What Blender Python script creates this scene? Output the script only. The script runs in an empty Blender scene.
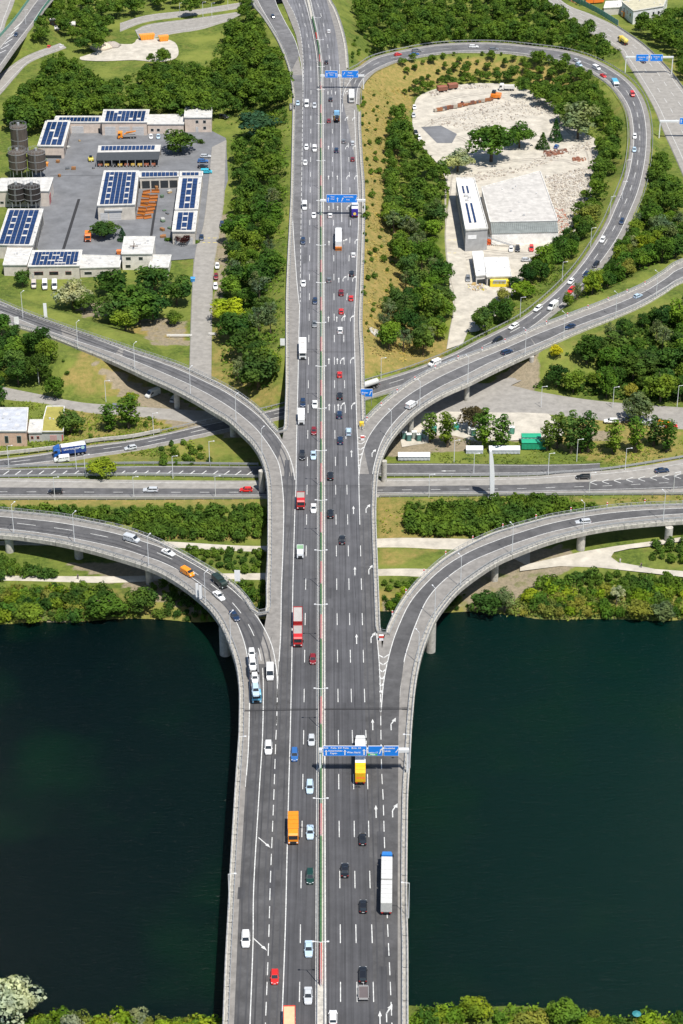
import bpy, math, random
import numpy as np
from mathutils import Vector, Matrix, kdtree
random.seed(7); rnd = random.Random(11)
S = bpy.context.scene
C = S.collection
R = math.radians
# ------------------------------------------------------------ camera
PITCH, F, CZ, W, H = R(30.0), 2013.0, 309.0, 683, 1024
cam = bpy.data.cameras.new('camera'); co = bpy.data.objects.new('camera', cam); C.objects.link(co)
co.location = (0, 0, CZ); co.rotation_euler = (R(90) - PITCH, 0, 0)
cam.sensor_fit = 'VERTICAL'; cam.sensor_height = 36; cam.sensor_width = 24; cam.lens = F / H * 36
cam.clip_start = 1; cam.clip_end = 20000
S.camera = co
# ------------------------------------------------------------ world, sun, exposure
w = bpy.data.worlds.new('World'); S.world = w; w.use_nodes = True
nt = w.node_tree; bg = nt.nodes['Background']; sky = nt.nodes.new('ShaderNodeTexSky')
SHX, SHY = -0.25, 0.41                      # shadow of a metre of height
EL = math.atan(1 / math.hypot(SHX, SHY)); AZ = math.atan2(-SHX, -SHY)
sky.sky_type = 'NISHITA'; sky.sun_disc = False; sky.sun_elevation = EL; sky.sun_rotation = AZ
sky.air_density = 1.0; sky.dust_density = 0.6
nt.links.new(sky.outputs[0], bg.inputs[0]); bg.inputs[1].default_value = 0.085
sl = bpy.data.lights.new('sun', 'SUN'); so = bpy.data.objects.new('sun', sl); C.objects.link(so)
sl.energy = 4.6; sl.angle = R(0.5); sl.color = (1.0, 0.955, 0.88)
so.rotation_euler = Vector((SHX, SHY, -1)).to_track_quat('-Z', 'Y').to_euler()
S.view_settings.view_transform = 'Standard'; S.view_settings.look = 'None'
S.view_settings.exposure = 0.42; S.view_settings.gamma = 1
# ------------------------------------------------------------ helpers
CPI, SPI = math.cos(PITCH), math.sin(PITCH)
def at(px, py, z=0.0):
    u = (px - W / 2) / F; v = (py - H / 2) / F
    d = Vector((u, CPI - v * SPI, -SPI - v * CPI)); k = (z - CZ) / d.z
    return Vector((d.x * k, d.y * k, z))
def proj(x, y, z):
    zz = z - CZ; depth = y * CPI - zz * SPI; up = y * SPI + zz * CPI
    return W / 2 + F * x / depth, H / 2 - F * up / depth
def tag(o, label=None, cat=None, group=None, kind=None):
    if label: o['label'] = label
    if cat: o['category'] = cat
    if group: o['group'] = group
    if kind: o['kind'] = kind
    return o
def empty(name, loc=(0, 0, 0), rz=0):
    o = bpy.data.objects.new(name, None); C.objects.link(o); o.location = loc; o.rotation_euler = (0, 0, rz); o.empty_display_size = .5
    return o
def link(name, me, parent=None, mat=None, color=None):
    o = bpy.data.objects.new(name, me); C.objects.link(o); o.parent = parent
    if color: o.color = (*color, 1)
    return o
def cpy(o, parent=None):
    c = o.copy(); C.objects.link(c); c.parent = parent
    for ch in KIDS.get(o, []):
        KIDS.setdefault(c, []).append(cpy(ch, c))
    return c
KIDS = {}
def kid(o, parent):
    KIDS.setdefault(parent, []).append(o); return o
class MB:
    def __init__(s): s.v = []; s.f = []; s.m = []
    def add(s, vs, fs, m=0):
        b = len(s.v); s.v += [tuple(q) for q in vs]; s.f += [tuple(i + b for i in f) for f in fs]; s.m += [m] * len(fs); return s
    def quad(s, a, b, c, d, m=0): return s.add([a, b, c, d], [(0, 1, 2, 3)], m)
    def box(s, x0, x1, y0, y1, z0, z1, m=0, tx=0, ty=0, bev=0):
        if bev:
            pts = []
            for z, k in ((z0, bev), (z0 + bev, 0), (z1 - bev, 0), (z1, bev)):
                a0, a1, b0, b1 = x0 + k, x1 - k, y0 + k, y1 - k
                pts.append([(a0, b0 + bev, z), (a0 + bev, b0, z), (a1 - bev, b0, z), (a1, b0 + bev, z), (a1, b1 - bev, z), (a1 - bev, b1, z), (a0 + bev, b1, z), (a0, b1 - bev, z)])
            return s.loft(pts, m)
        return s.add([(x0, y0, z0), (x1, y0, z0), (x1, y1, z0), (x0, y1, z0), (x0 + tx, y0 + ty, z1), (x1 - tx, y0 + ty, z1), (x1 - tx, y1 - ty, z1), (x0 + tx, y1 - ty, z1)],
                     [(0, 3, 2, 1), (4, 5, 6, 7), (0, 1, 5, 4), (1, 2, 6, 5), (2, 3, 7, 6), (3, 0, 4, 7)], m)
    def loft(s, rings, m=0, cap=True):
        n = len(rings[0]); vs = [p for r in rings for p in r]; fs = []
        for i in range(len(rings) - 1):
            for j in range(n):
                k = (j + 1) % n
                fs.append((i * n + j, i * n + k, (i + 1) * n + k, (i + 1) * n + j))
        if cap: fs.append(tuple(range(n - 1, -1, -1))); fs.append(tuple((len(rings) - 1) * n + j for j in range(n)))
        return s.add(vs, fs, m)
    def cyl(s, p0, p1, r0, r1=None, n=8, m=0, cap=True):
        r1 = r0 if r1 is None else r1
        p0, p1 = Vector(p0), Vector(p1); d = (p1 - p0).normalized()
        a = d.orthogonal().normalized(); b = d.cross(a)
        rr = [[p + (a * math.cos(t) + b * math.sin(t)) * r for t in [2 * math.pi * j / n for j in range(n)]] for p, r in ((p0, r0), (p1, r1))]
        return s.loft(rr, m, cap)
    def bar(s, p0, p1, w, h, m=0):       # horizontal-ish bar: w wide, h high
        p0, p1 = Vector(p0), Vector(p1); d = (p1 - p0); d.z = 0; d.normalize(); n = Vector((-d.y, d.x, 0)) * w / 2; u = Vector((0, 0, h / 2))
        return s.loft([[p + n + u, p - n + u, p - n - u, p + n - u] for p in (p0, p1)], m)
    def prism(s, poly, z0, z1, m=0, mtop=None):   # poly: xy list
        n = len(poly)
        if sum(poly[i][0] * poly[(i + 1) % n][1] - poly[(i + 1) % n][0] * poly[i][1] for i in range(n)) < 0: poly = poly[::-1]
        s.add([(x, y, z0) for x, y in poly] + [(x, y, z1) for x, y in poly], [(i, (i + 1) % n, n + (i + 1) % n, n + i) for i in range(n)] + [tuple(range(n - 1, -1, -1))], m)
        return s.add([(x, y, z1) for x, y in poly], [tuple(range(n))], m if mtop is None else mtop)
    def mesh(s, name, mats, smooth=False):
        me = bpy.data.meshes.new(name); me.from_pydata(s.v, [], s.f)
        for m in (mats if isinstance(mats, (list, tuple)) else [mats]): me.materials.append(m)
        me.polygons.foreach_set('material_index', s.m)
        if smooth: me.polygons.foreach_set('use_smooth', [True] * len(s.f))
        me.update(); return me
    def build(s, name, mats, parent=None, color=None, smooth=False):
        o = link(name, s.mesh(name, mats, smooth), parent, None, color)
        if parent is not None: kid(o, parent)
        return o
# ------------------------------------------------------------ materials
MATS = {}
def mat(name, col=(.5, .5, .5), rough=.7, metal=0, var=.12, scale=1.0, objcol=False, bump=0, emit=None, spec=.5, col2=None, stretch=(1, 1, 1), coat=0, detail=6, world=False):
    if name in MATS: return MATS[name]
    m = bpy.data.materials.new(name); m.use_nodes = True; n = m.node_tree; L = n.links; p = n.nodes['Principled BSDF']
    p.inputs['Roughness'].default_value = rough; p.inputs['Metallic'].default_value = metal; p.inputs['Specular IOR Level'].default_value = spec
    if coat: p.inputs['Coat Weight'].default_value = coat; p.inputs['Coat Roughness'].default_value = .06
    tc = n.nodes.new('ShaderNodeTexCoord'); mp = n.nodes.new('ShaderNodeMapping'); mp.inputs['Scale'].default_value = stretch
    if world:
        g = n.nodes.new('ShaderNodeNewGeometry'); L.new(g.outputs['Position'], mp.inputs[0])
    else: L.new(tc.outputs['Object'], mp.inputs[0])
    no = n.nodes.new('ShaderNodeTexNoise'); no.inputs['Scale'].default_value = scale; no.inputs['Detail'].default_value = detail; no.inputs['Roughness'].default_value = .65
    L.new(mp.outputs[0], no.inputs[0])
    mr = n.nodes.new('ShaderNodeMapRange'); mr.inputs[1].default_value = .3; mr.inputs[2].default_value = .7; L.new(no.outputs[0], mr.inputs[0])
    if col2:
        mx = n.nodes.new('ShaderNodeMix'); mx.data_type = 'RGBA'; mx.inputs[6].default_value = (*col, 1); mx.inputs[7].default_value = (*col2, 1)
        L.new(mr.outputs[0], mx.inputs[0]); out = mx.outputs[2]
    else:
        mr.inputs[3].default_value = 1 - var; mr.inputs[4].default_value = 1 + var
        vm = n.nodes.new('ShaderNodeVectorMath'); vm.operation = 'SCALE'; L.new(mr.outputs[0], vm.inputs['Scale'])
        if objcol:
            oi = n.nodes.new('ShaderNodeObjectInfo'); L.new(oi.outputs['Color'], vm.inputs[0])
        else: vm.inputs[0].default_value = col
        out = vm.outputs[0]
    L.new(out, p.inputs['Base Color'])
    if bump:
        b = n.nodes.new('ShaderNodeBump'); b.inputs['Strength'].default_value = bump; b.inputs['Distance'].default_value = .1; L.new(no.outputs[0], b.inputs['Height']); L.new(b.outputs[0], p.inputs['Normal'])
    if emit: p.inputs['Emission Color'].default_value = (*emit, 1); p.inputs['Emission Strength'].default_value = 1
    MATS[name] = m; return m
def leafmat(name):
    m = bpy.data.materials.new(name); m.use_nodes = True; n = m.node_tree; L = n.links
    n.nodes.remove(n.nodes['Principled BSDF']); out = n.nodes['Material Output']
    oi = n.nodes.new('ShaderNodeObjectInfo'); tc = n.nodes.new('ShaderNodeTexCoord'); no = n.nodes.new('ShaderNodeTexNoise'); no.inputs['Scale'].default_value = .55; no.inputs['Detail'].default_value = 5
    L.new(tc.outputs['Object'], no.inputs[0])
    mr = n.nodes.new('ShaderNodeMapRange'); mr.inputs[1].default_value = .3; mr.inputs[2].default_value = .7; mr.inputs[3].default_value = .65; mr.inputs[4].default_value = 1.7; L.new(no.outputs[0], mr.inputs[0])
    vm = n.nodes.new('ShaderNodeVectorMath'); vm.operation = 'SCALE'; L.new(oi.outputs['Color'], vm.inputs[0]); L.new(mr.outputs[0], vm.inputs['Scale'])
    g = n.nodes.new('ShaderNodeNewGeometry'); n2 = n.nodes.new('ShaderNodeTexNoise'); n2.inputs['Scale'].default_value = .11; n2.inputs['Detail'].default_value = 3; L.new(g.outputs['Position'], n2.inputs[0])
    cr = n.nodes.new('ShaderNodeMapRange'); cr.inputs[1].default_value = .35; cr.inputs[2].default_value = .65; L.new(n2.outputs[0], cr.inputs[0]); mc = n.nodes.new('ShaderNodeMix'); mc.data_type = 'RGBA'; mc.inputs[6].default_value = (.70, .80, .95, 1); mc.inputs[7].default_value = (1.5, 1.32, .98, 1); L.new(cr.outputs[0], mc.inputs[0])
    v2 = n.nodes.new('ShaderNodeVectorMath'); v2.operation = 'MULTIPLY'; L.new(vm.outputs[0], v2.inputs[0]); L.new(mc.outputs[2], v2.inputs[1]); vm = v2
    d = n.nodes.new('ShaderNodeBsdfDiffuse'); t = n.nodes.new('ShaderNodeBsdfTranslucent'); mx = n.nodes.new('ShaderNodeMixShader'); mx.inputs[0].default_value = .28
    vt = n.nodes.new('ShaderNodeVectorMath'); vt.operation = 'MULTIPLY'; vt.inputs[1].default_value = (1.25, 1.35, .5); L.new(vm.outputs[0], vt.inputs[0])
    L.new(vm.outputs[0], d.inputs[0]); L.new(vt.outputs[0], t.inputs[0]); L.new(d.outputs[0], mx.inputs[1]); L.new(t.outputs[0], mx.inputs[2]); L.new(mx.outputs[0], out.inputs[0])
    MATS[name] = m; return m
LEAF = leafmat('foliage')
ASPH = mat('asphalt_lane', (.054, .054, .058), .85, var=.32, scale=.55, stretch=(1.7, .02, 1), world=True, detail=9)
ASPR = mat('asphalt_ramp', (.060, .059, .060), .85, var=.28, scale=.3, world=True)
def paleY(m, far):        # surfacing turns gradually paler with world Y, broken up by blotchy noise
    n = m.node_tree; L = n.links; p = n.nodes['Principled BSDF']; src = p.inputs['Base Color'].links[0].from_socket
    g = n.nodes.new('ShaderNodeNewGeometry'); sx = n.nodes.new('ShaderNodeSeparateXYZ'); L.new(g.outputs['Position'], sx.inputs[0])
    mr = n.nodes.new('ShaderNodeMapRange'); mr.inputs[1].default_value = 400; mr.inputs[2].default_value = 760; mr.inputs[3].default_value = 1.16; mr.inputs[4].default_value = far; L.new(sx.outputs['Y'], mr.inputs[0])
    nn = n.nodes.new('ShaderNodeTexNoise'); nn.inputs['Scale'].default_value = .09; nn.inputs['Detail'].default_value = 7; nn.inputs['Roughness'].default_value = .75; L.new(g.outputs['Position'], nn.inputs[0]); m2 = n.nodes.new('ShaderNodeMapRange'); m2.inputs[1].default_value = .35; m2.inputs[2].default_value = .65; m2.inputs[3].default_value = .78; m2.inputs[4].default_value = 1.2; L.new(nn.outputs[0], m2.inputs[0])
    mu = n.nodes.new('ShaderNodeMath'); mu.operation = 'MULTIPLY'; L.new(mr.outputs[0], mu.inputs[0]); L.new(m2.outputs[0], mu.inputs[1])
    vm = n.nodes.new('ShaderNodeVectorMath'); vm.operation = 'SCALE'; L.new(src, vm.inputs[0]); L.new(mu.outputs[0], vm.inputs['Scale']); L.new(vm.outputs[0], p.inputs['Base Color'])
paleY(ASPH, 2.6); paleY(ASPR, 2.2)
ASPL = mat('asphalt_light', (.215, .203, .188), .9, var=.24, scale=.45, world=True)
ASPG = mat('asphalt_grey', (.150, .154, .163), .9, var=.26, scale=.14, world=True)
PALE = mat('asphalt_pale', (.27, .255, .232), .9, var=.2, scale=.4, world=True)
PATH = mat('gravel', (.45, .415, .35), .95, var=.26, scale=.22, bump=.4, world=True)
PAINT = mat('road_paint', (.56, .56, .54), .6, var=.35, scale=1.6, world=True)
YELP = mat('yellow_paint', (.75, .6, .06), .6, var=.15)
CONC = mat('concrete', (.31, .295, .265), .9, var=.34, scale=.9, bump=.2, world=True)
CONL = mat('concrete_light', (.42, .40, .355), .9, var=.32, scale=1.1, bump=.15, world=True)
STEEL = mat('galvanised_steel', (.42, .43, .44), .5, .4, var=.1)
STEELW = mat('white_steel', (.72, .73, .74), .45, .1, var=.05)
DARK = mat('dark_joint', (.025, .025, .027), .9)
GLASS = mat('window_glass', (.02, .026, .032), .08, var=.1, spec=.7)
CPAINT = mat('vehicle_paint', rough=.34, objcol=True, var=.1, scale=1.5, coat=.5)
CFLAT = mat('painted_surface', rough=.6, objcol=True, var=.1, scale=.8)
TYRE = mat('rubber', (.02, .02, .02), .8)
RIM = mat('rim_metal', (.45, .45, .46), .35, .6)
HLIGHT = mat('headlight_lens', (.75, .78, .8), .15)
TLIGHT = mat('taillight_lens', (.45, .02, .015), .25)
PLATE = mat('number_plate', (.7, .7, .7), .5)
BARK = mat('bark', (.10, .075, .05), .95, var=.3, scale=3)
PV = mat('solar_panel', (.008, .028, .10), .2, var=.3, scale=.3, spec=.6)
WALLP = mat('plaster', rough=.9, objcol=True, var=.2, scale=.5)
ROOFM = mat('roof_membrane', rough=.85, objcol=True, var=.22, scale=.45, detail=8)
BLUE = mat('sign_blue', (.008, .20, .72), .5, var=.03)
GREEN = mat('sign_green', (.05, .5, .12), .5, var=.03)
WHT = mat('sign_white', (.8, .8, .8), .5, var=.03)
# ------------------------------------------------------------ polylines
def sm(pts, n=8):                       # Catmull-Rom through tuples
    P = [np.array(p, float) for p in pts]; P = [2 * P[0] - P[1]] + P + [2 * P[-1] - P[-2]]; out = []
    for i in range(1, len(P) - 2):
        a, b, c, d = P[i - 1:i + 3]
        for k in range(n):
            t = k / n; out.append(.5 * (2 * b + (c - a) * t + (2 * a - 5 * b + 4 * c - d) * t * t + (3 * b - a - 3 * c + d) * t ** 3))
    out.append(P[-2]); return out
def W3(pts, zf, n=8, dz=0):             # pixel polyline -> smooth world polyline
    if len(pts[0]) == 2: pts = [(x, y, zf(x, y) if callable(zf) else zf) for x, y in pts]
    q = sm(pts, n) if n > 1 else [np.array(p, float) for p in pts]
    return [at(a[0], a[1], a[2]) + Vector((0, 0, dz)) for a in q]
def resample(P, step=None, n=None):
    L = [0]
    for i in range(1, len(P)): L.append(L[-1] + (P[i] - P[i - 1]).length)
    if n is None: n = max(2, int(L[-1] / step) + 1)
    out = []; j = 0
    for k in range(n):
        s = L[-1] * k / (n - 1)
        while j < len(L) - 2 and L[j + 1] < s: j += 1
        t = (s - L[j]) / max(1e-9, L[j + 1] - L[j]); out.append(P[j].lerp(P[j + 1], min(1, max(0, t))))
    return out
def plen(P): return sum((P[i] - P[i - 1]).length for i in range(1, len(P)))
def strip(mb, A, B, dz=0, m=0, step=4):
    n = int(max(plen(A), plen(B)) / step) + 2; A = resample(A, n=n); B = resample(B, n=n); u = Vector((0, 0, dz))
    mb.add([a + u for a in A] + [b + u for b in B], [(i, i + 1, n + i + 1, n + i) for i in range(n - 1)], m)
    return A, B
def normals(P):
    out = []
    for i in range(len(P)):
        d = P[min(i + 1, len(P) - 1)] - P[max(i - 1, 0)]; d.z = 0; d.normalize(); out.append(Vector((-d.y, d.x, 0)))
    return out
def sweep(mb, P, off, wd, z0, z1, m=0):
    N = normals(P)
    mb.loft([[p + n * (off - wd / 2) + Vector((0, 0, z0)), p + n * (off + wd / 2) + Vector((0, 0, z0)), p + n * (off + wd / 2) + Vector((0, 0, z1)), p + n * (off - wd / 2) + Vector((0, 0, z1))] for p, n in zip(P, N)], m)
def lines(mb, P, wd=.2, dz=.02, dash=None, phase=0):
    if dash is None:
        N = normals(P)
        n = len(P); mb.add([p + q * wd / 2 + Vector((0, 0, dz)) for p, q in zip(P, N)] + [p - q * wd / 2 + Vector((0, 0, dz)) for p, q in zip(P, N)], [(i, i + 1, n + i + 1, n + i) for i in range(n - 1)])
        return
    on, off = dash; L = plen(P); Q = resample(P, .5); s = -phase % (on + off) - (on + off)
    while s < L:
        a, b = max(0, s), min(L, s + on)
        if b - a > .3:
            seg = Q[int(a * 2):int(b * 2) + 1]
            if len(seg) > 1: lines(mb, [seg[0], seg[len(seg) // 2], seg[-1]] if len(seg) > 2 else seg, wd, dz)
        s += on + off
def inpoly(x, y, poly):
    c = False; n = len(poly)
    for i in range(n):
        x0, y0 = poly[i]; x1, y1 = poly[(i + 1) % n]
        if (y0 > y) != (y1 > y) and x < (x1 - x0) * (y - y0) / (y1 - y0) + x0: c = not c
    return c
def lerp(x, xs, ys): return float(np.interp(x, xs, ys))
# ------------------------------------------------------------ road geometry traced on the deck planes
ZD = 9.0
zA = lambda x, y: lerp(x, [-60, 0, 95, 200, 284], [3.2, 4, 7, 8.7, 9]); zB = lambda x, y: lerp(x, [-80, 0, 150, 250], [5.8, 6.5, 8.5, 9])
zC = lambda x, y: lerp(x, [363, 450, 545, 683, 740], [9, 8.3, 6.8, 3.5, 2.6]); zDr = lambda x, y: lerp(x, [383, 480, 683, 740], [9, 8.5, 6, 5.4])
def ext(p, zf): return [(x, y, zf(x, y)) for x, y in p]
A_up = [(-40, 286), (0, 301.3), (20.5, 310), (49.2, 320.7), (82, 332), (114.8, 343), (135, 350), (154.9, 356.5), (179.8, 364.9), (204.7, 375.9), (229.5, 388.3), (249.5, 401.5), (264.4, 414.4), (276.8, 429.4)]
A_up2 = [(285, 447), (291, 470), (294, 506)]
A_lo = [(-40, 310), (0, 322.8), (16, 327), (49, 337), (78, 348.4), (106.6, 359.7), (130, 370.2), (145, 377.4), (167.3, 387.3), (189.7, 398.7), (212, 412), (227, 421), (239.5, 432.4), (252, 445), (260.7, 459.8), (265.6, 477.2), (267.4, 502)]
B_in = [(-60, 505.5), (0, 509.8), (30.7, 512.7), (61.5, 516), (92, 521.5), (123, 528.3), (153.4, 538.7), (176.8, 550), (200.3, 563.3), (223.7, 577.4), (237.7, 587.9), (249.4, 600.8), (255.3, 610.2)]
B_in2 = [(262, 625), (270, 645), (276, 668), (278, 700), (278, 722)]
B_out = [(-60, 533), (0, 535.9), (30.7, 539), (61.5, 544), (92, 551.2), (123, 560.2), (153.4, 570.4), (176.8, 583.2), (195.6, 597.3), (209.6, 610.2), (220.2, 625.4), (229.5, 646.5), (235.4, 665.2), (238.2, 684), (238.9, 699.9), (238.6, 722)]
M_left_bot = [(238.4, 735), (234.8, 785), (229.6, 870), (227, 920), (224.6, 965), (222.3, 1024), (219, 1110)]
M_left_top = [(284, 424.4), (285.3, 389.6), (285.5, 330), (285.8, 295), (287.2, 260), (289, 225), (290.5, 195), (292, 130), (292.6, 105)]
G3_l = [(246, -30), (252, 2), (261, 15.4), (269.8, 28.5), (278.6, 44), (287.3, 66), (291.7, 88), (292.8, 110)]
G3_r = [(270, -30), (276, 2), (280, 11), (284.5, 20), (292, 35), (298, 55), (303, 80), (305, 112)]
C_up = [(740, 244), (683, 262), (665.6, 273), (644.7, 286), (615.4, 299), (575.6, 314.5), (540, 328), (520, 337), (500, 345.5), (477, 354), (453.7, 362.2), (430, 372.8), (406.8, 386.8), (383.4, 405.6), (367, 422), (363, 427.5)]
C_up2 = [(359, 445), (357.8, 470), (357.8, 506)]
C_lo = [(740, 262), (683, 282.5), (665.6, 293), (644.7, 305.2), (619.6, 316.5), (577, 333.5), (545, 348), (520, 359), (491, 372.8), (467.7, 384.5), (442, 396), (418.5, 411), (402, 426.7), (390.4, 441.5), (383.4, 455.5), (379.2, 468.8), (377.3, 485), (376.4, 504)]
D_in = [(740, 502.5), (683, 503.8), (649, 504.8), (615.5, 507), (582, 511.5), (551, 516.5), (530, 522), (494.4, 532.3), (469.5, 543.5), (447, 556), (429.7, 569.6), (413.5, 585.8), (401, 602), (392.4, 617), (386, 631)]
D_in2 = [(381, 655), (378.5, 690), (378, 737)]
D_out = [(740, 519.5), (683, 521.5), (634.6, 525.3), (598.8, 530), (567.7, 536.8), (543.9, 543.9), (520, 553), (499.4, 562), (479.5, 574.6), (459.6, 590), (444.6, 607), (434.7, 622), (428.4, 636.8), (423.5, 650), (418.5, 670), (415, 693), (411.8, 730)]
M_right_bot = [(411.6, 736), (410, 765), (408, 800), (407.2, 890), (408.3, 950), (408.5, 1024), (409.5, 1110)]
M_right_mid = [(376.3, 500), (376.3, 520), (377.6, 555.4), (379, 590), (380.4, 627)]
M_right_top = [(361.4, 425.4), (360.6, 390), (360, 355), (358.5, 325), (359.6, 286.7), (360.8, 251.5), (361.6, 216), (361.4, 186), (360, 165.5), (358, 130), (358, 112)]
M_right_far = [(346, 68), (344.4, 48.3), (340, 28.5), (333.5, 9.9), (328, 0), (312, -34)]
def ez(L, zs): return [(x, y, z) for (x, y), z in zip(L, np.interp(np.linspace(0, 1, len(L)), *zs))]
E_out = ez([(345.5, 104), (346.2, 88), (348.2, 74), (353, 69.3), (360, 66), (373, 57.5), (400, 50.5), (440, 43.8), (493, 42.4), (540, 46.7), (571, 51.3), (598.6, 61), (623.8, 76), (638.4, 91), (646, 108), (649.5, 130), (649.3, 150), (646.8, 169), (641.5, 192), (633, 213), (619.6, 240.7), (596.5, 272), (571.4, 299), (552.6, 314), (529, 332), (493.4, 351), (453, 368), (416, 383), (390, 391.5), (360, 401.4), (330, 409), (285, 417.5), (250, 426), (212, 434), (167, 443.6), (130, 451), (92, 456.6), (51, 462.8), (0, 468), (-60, 474)],
           ([0, .08, .15, .3, .45, .6, .72, .8, 1], [8.97, 8.97, 8.6, 6.5, 3.8, 1.6, .7, .35, .35]))
E_in = ez([(358, 110), (358.6, 97), (359.5, 89), (364, 81), (373, 72.5), (386, 66), (400, 61), (440, 53.8), (475, 51.8), (511, 53.4), (540, 57.6), (571.4, 64), (592, 73), (609, 84.5), (620, 97), (627.5, 111), (630.5, 128), (630.5, 146), (627, 169), (620.6, 188), (613.3, 205), (602.8, 228), (581.9, 260.7), (561, 284.7), (540, 303.6), (518, 319.6), (475.6, 341), (453.7, 352.5), (430, 362.5), (402, 372.5), (369.4, 382), (330, 393), (285, 406), (250, 414.5), (204.7, 423.7), (167, 432.7), (130, 440), (92, 445), (51, 452), (0, 459), (-60, 464)],
          ([0, .08, .15, .3, .45, .6, .72, .8, 1], [8.97, 8.97, 8.6, 6.5, 3.8, 1.6, .7, .35, .35]))
def pairup(A, B):
    a = resample([Vector(q) for q in sm(A, 8)], n=220); b = resample([Vector(q) for q in sm(B, 8)], n=1400); j = 0; oa, ob = [], []
    for p in a:
        k = min(range(j, min(j + 60, len(b))), key=lambda i: (b[i].x - p.x) ** 2 + ((b[i].y - p.y) * 1.9) ** 2); j = k; oa.append(tuple(p)); ob.append((b[k].x, b[k].y, p.z))
    return oa, ob
E_out, E_in = pairup(E_out, E_in)
F_l = [(500, -50), (540, -8), (560, 12), (582, 27), (617.5, 48), (623.8, 56), (638.4, 79.6), (653, 105), (663.5, 130), (674, 153), (690, 190), (712, 240)]
F_r = [(530, -40), (561, 0), (592.3, 14.7), (617.5, 27), (644.7, 46), (669.8, 71), (683, 88), (705, 115), (730, 160), (750, 210)]
G1_l = [(60, -40), (29.7, 0), (13, 22.5), (-10, 48), (-50, 95)]; G1_r = [(90, -40), (51, 0), (34, 23.6), (16, 47), (0, 69.7), (-30, 110)]
G2_l = [(60, 43), (26, 56), (0, 73.5), (-30, 92)]; G2_r = [(66, 47), (31, 61.5), (16, 76), (0, 94.3), (-30, 124)]
G0_l = [(2, -40), (-4, 0), (-14, 30), (-60, 80)]; G0_r = [(24, -40), (14, 0), (6, 20), (-2, 40), (-40, 90)]
T1_u = [(120, 23), (147.6, 15), (196, 9.5), (235.4, 3.2), (300, -6)]; T1_l = [(120, 31), (148, 21), (196, 14.5), (236, 8.5), (300, -1)]
T2_u = [(135, 30), (150, 24), (196, 18), (240, 11.5), (300, 2)]; T2_l = [(140, 40), (175, 33), (200, 29), (236, 19), (300, 8)]
R1_u = [(-60, 370), (0, 386), (41, 394.5), (82, 402.5), (130, 406), (172, 409), (205, 411), (240, 413)]; R1_l = [(-60, 384), (0, 398), (41, 401.7), (82, 410.5), (130, 415), (172, 419), (205, 423), (235, 424)]
H1_u = [(-60, 469), (0, 469), (140, 466), (259, 466), (381, 463.5), (450, 463.5), (520, 464.5), (575, 464), (600, 463)]; H1_l = [(-60, 476.5), (0, 476), (140, 474), (259, 476), (381, 475), (450, 475), (520, 474), (570, 472.5), (600, 470)]
H3_u = [(-60, 478.5), (0, 478), (140, 480), (265, 480.5), (378, 478.5), (520, 476.5), (560, 473.8), (611, 470), (652, 464.5), (683, 459), (750, 446)]; H3_l = [(-60, 498.6), (0, 498.6), (130, 498.4), (265, 497.8), (378, 496), (520, 494.6), (611, 494), (683, 493.6), (750, 493)]
SV_u = [(395, 396), (440, 385), (500, 384), (540, 392), (600, 401), (683, 407.5), (750, 412)]; SV_l = [(395, 412), (440, 411), (500, 412), (540, 412.5), (600, 419), (683, 428), (750, 436)]
ST_l = [(212, 147), (207, 200), (203, 228), (196, 250), (192.5, 290), (189.7, 364.7), (189, 385)]; ST_r = [(226, 140), (223, 200), (217, 240), (212.8, 270), (211.8, 300), (211, 370), (211, 400)]
YR_l = [(452, 186), (446, 230), (449, 270), (455, 300), (450, 330), (447, 349)]; YR_r = [(462, 186), (460, 240), (466, 262), (470, 290), (468, 325), (462, 344)]
P1l_u = [(-60, 541), (0, 541), (100, 541), (167, 541.5), (266, 546), (378, 538.5), (440, 538.3), (500, 541), (530, 553)]; P1l_l = [(-60, 544), (0, 544), (100, 544), (167, 546.5), (266, 550), (378, 546.5), (440, 547.5), (500, 552), (530, 566)]
P2_u = [(-60, 574), (0, 575.5), (45, 576), (110, 576.3), (165, 575), (223, 573.5), (265, 573), (378, 569), (427, 569), (470, 573)]; P2_l = [(-60, 578), (0, 579.5), (45, 580), (110, 580.5), (165, 579), (223, 578), (265, 578), (378, 575), (427, 576), (470, 577)]
GR_out = [(520, 548), (560, 545), (600, 541), (650, 536), (683, 534), (740, 530)]
# ------------------------------------------------------------ terrain
YN = at(341, 621, -1.5).y; YS = at(341, 1019, -1.5).y
YARDS = {  # flat polygons: name -> (px polygon, z, material)
 'depot_yard': ([(34, 168), (60, 150), (72, 132), (212, 131), (226, 138), (228, 180), (222, 200), (213, 235), (200, 258), (150, 262), (80, 262), (40, 262), (30, 210)], .12, ASPG),
 'storage_yard': ([(413, 112), (417, 98), (432, 90), (455, 85), (490, 83), (520, 87), (548, 99), (562, 112), (575, 128), (600, 143), (600, 170), (586, 200), (571, 230), (556, 250), (532, 266), (517, 290), (508, 300), (492, 320), (470, 332), (452, 300), (449, 270), (446, 230), (450, 200), (442, 170), (425, 150), (413, 130)], .12, PATH),
 'gravel_lot': ([(80, 57), (95, 52), (107, 44), (132, 44), (140, 38), (170, 40), (178, 48), (176, 58), (158, 62), (135, 60), (105, 61), (82, 60)], .1, PATH),
}
road_samples = []      # x, y, z, halfwidth, kind(0 grade,1 embankment)
def reg(L, Rr, z=None, kind=0, n=None, keep=None, slope=None):
    a = resample(W3(L, z, 6), 2.0); b = resample(W3(Rr, z, 6), n=len(a))
    if z is None and kind == 0: a, b = W3(L, None, 2), W3(Rr, None, 2)
    for p, q in zip(a, b):
        c = (p + q) / 2
        if keep and not keep(*proj(*c)): continue
        road_samples.append((c.x, c.y, c.z, (p - q).length / 2, kind))
zF = 2.5; zG = 7.0
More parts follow.
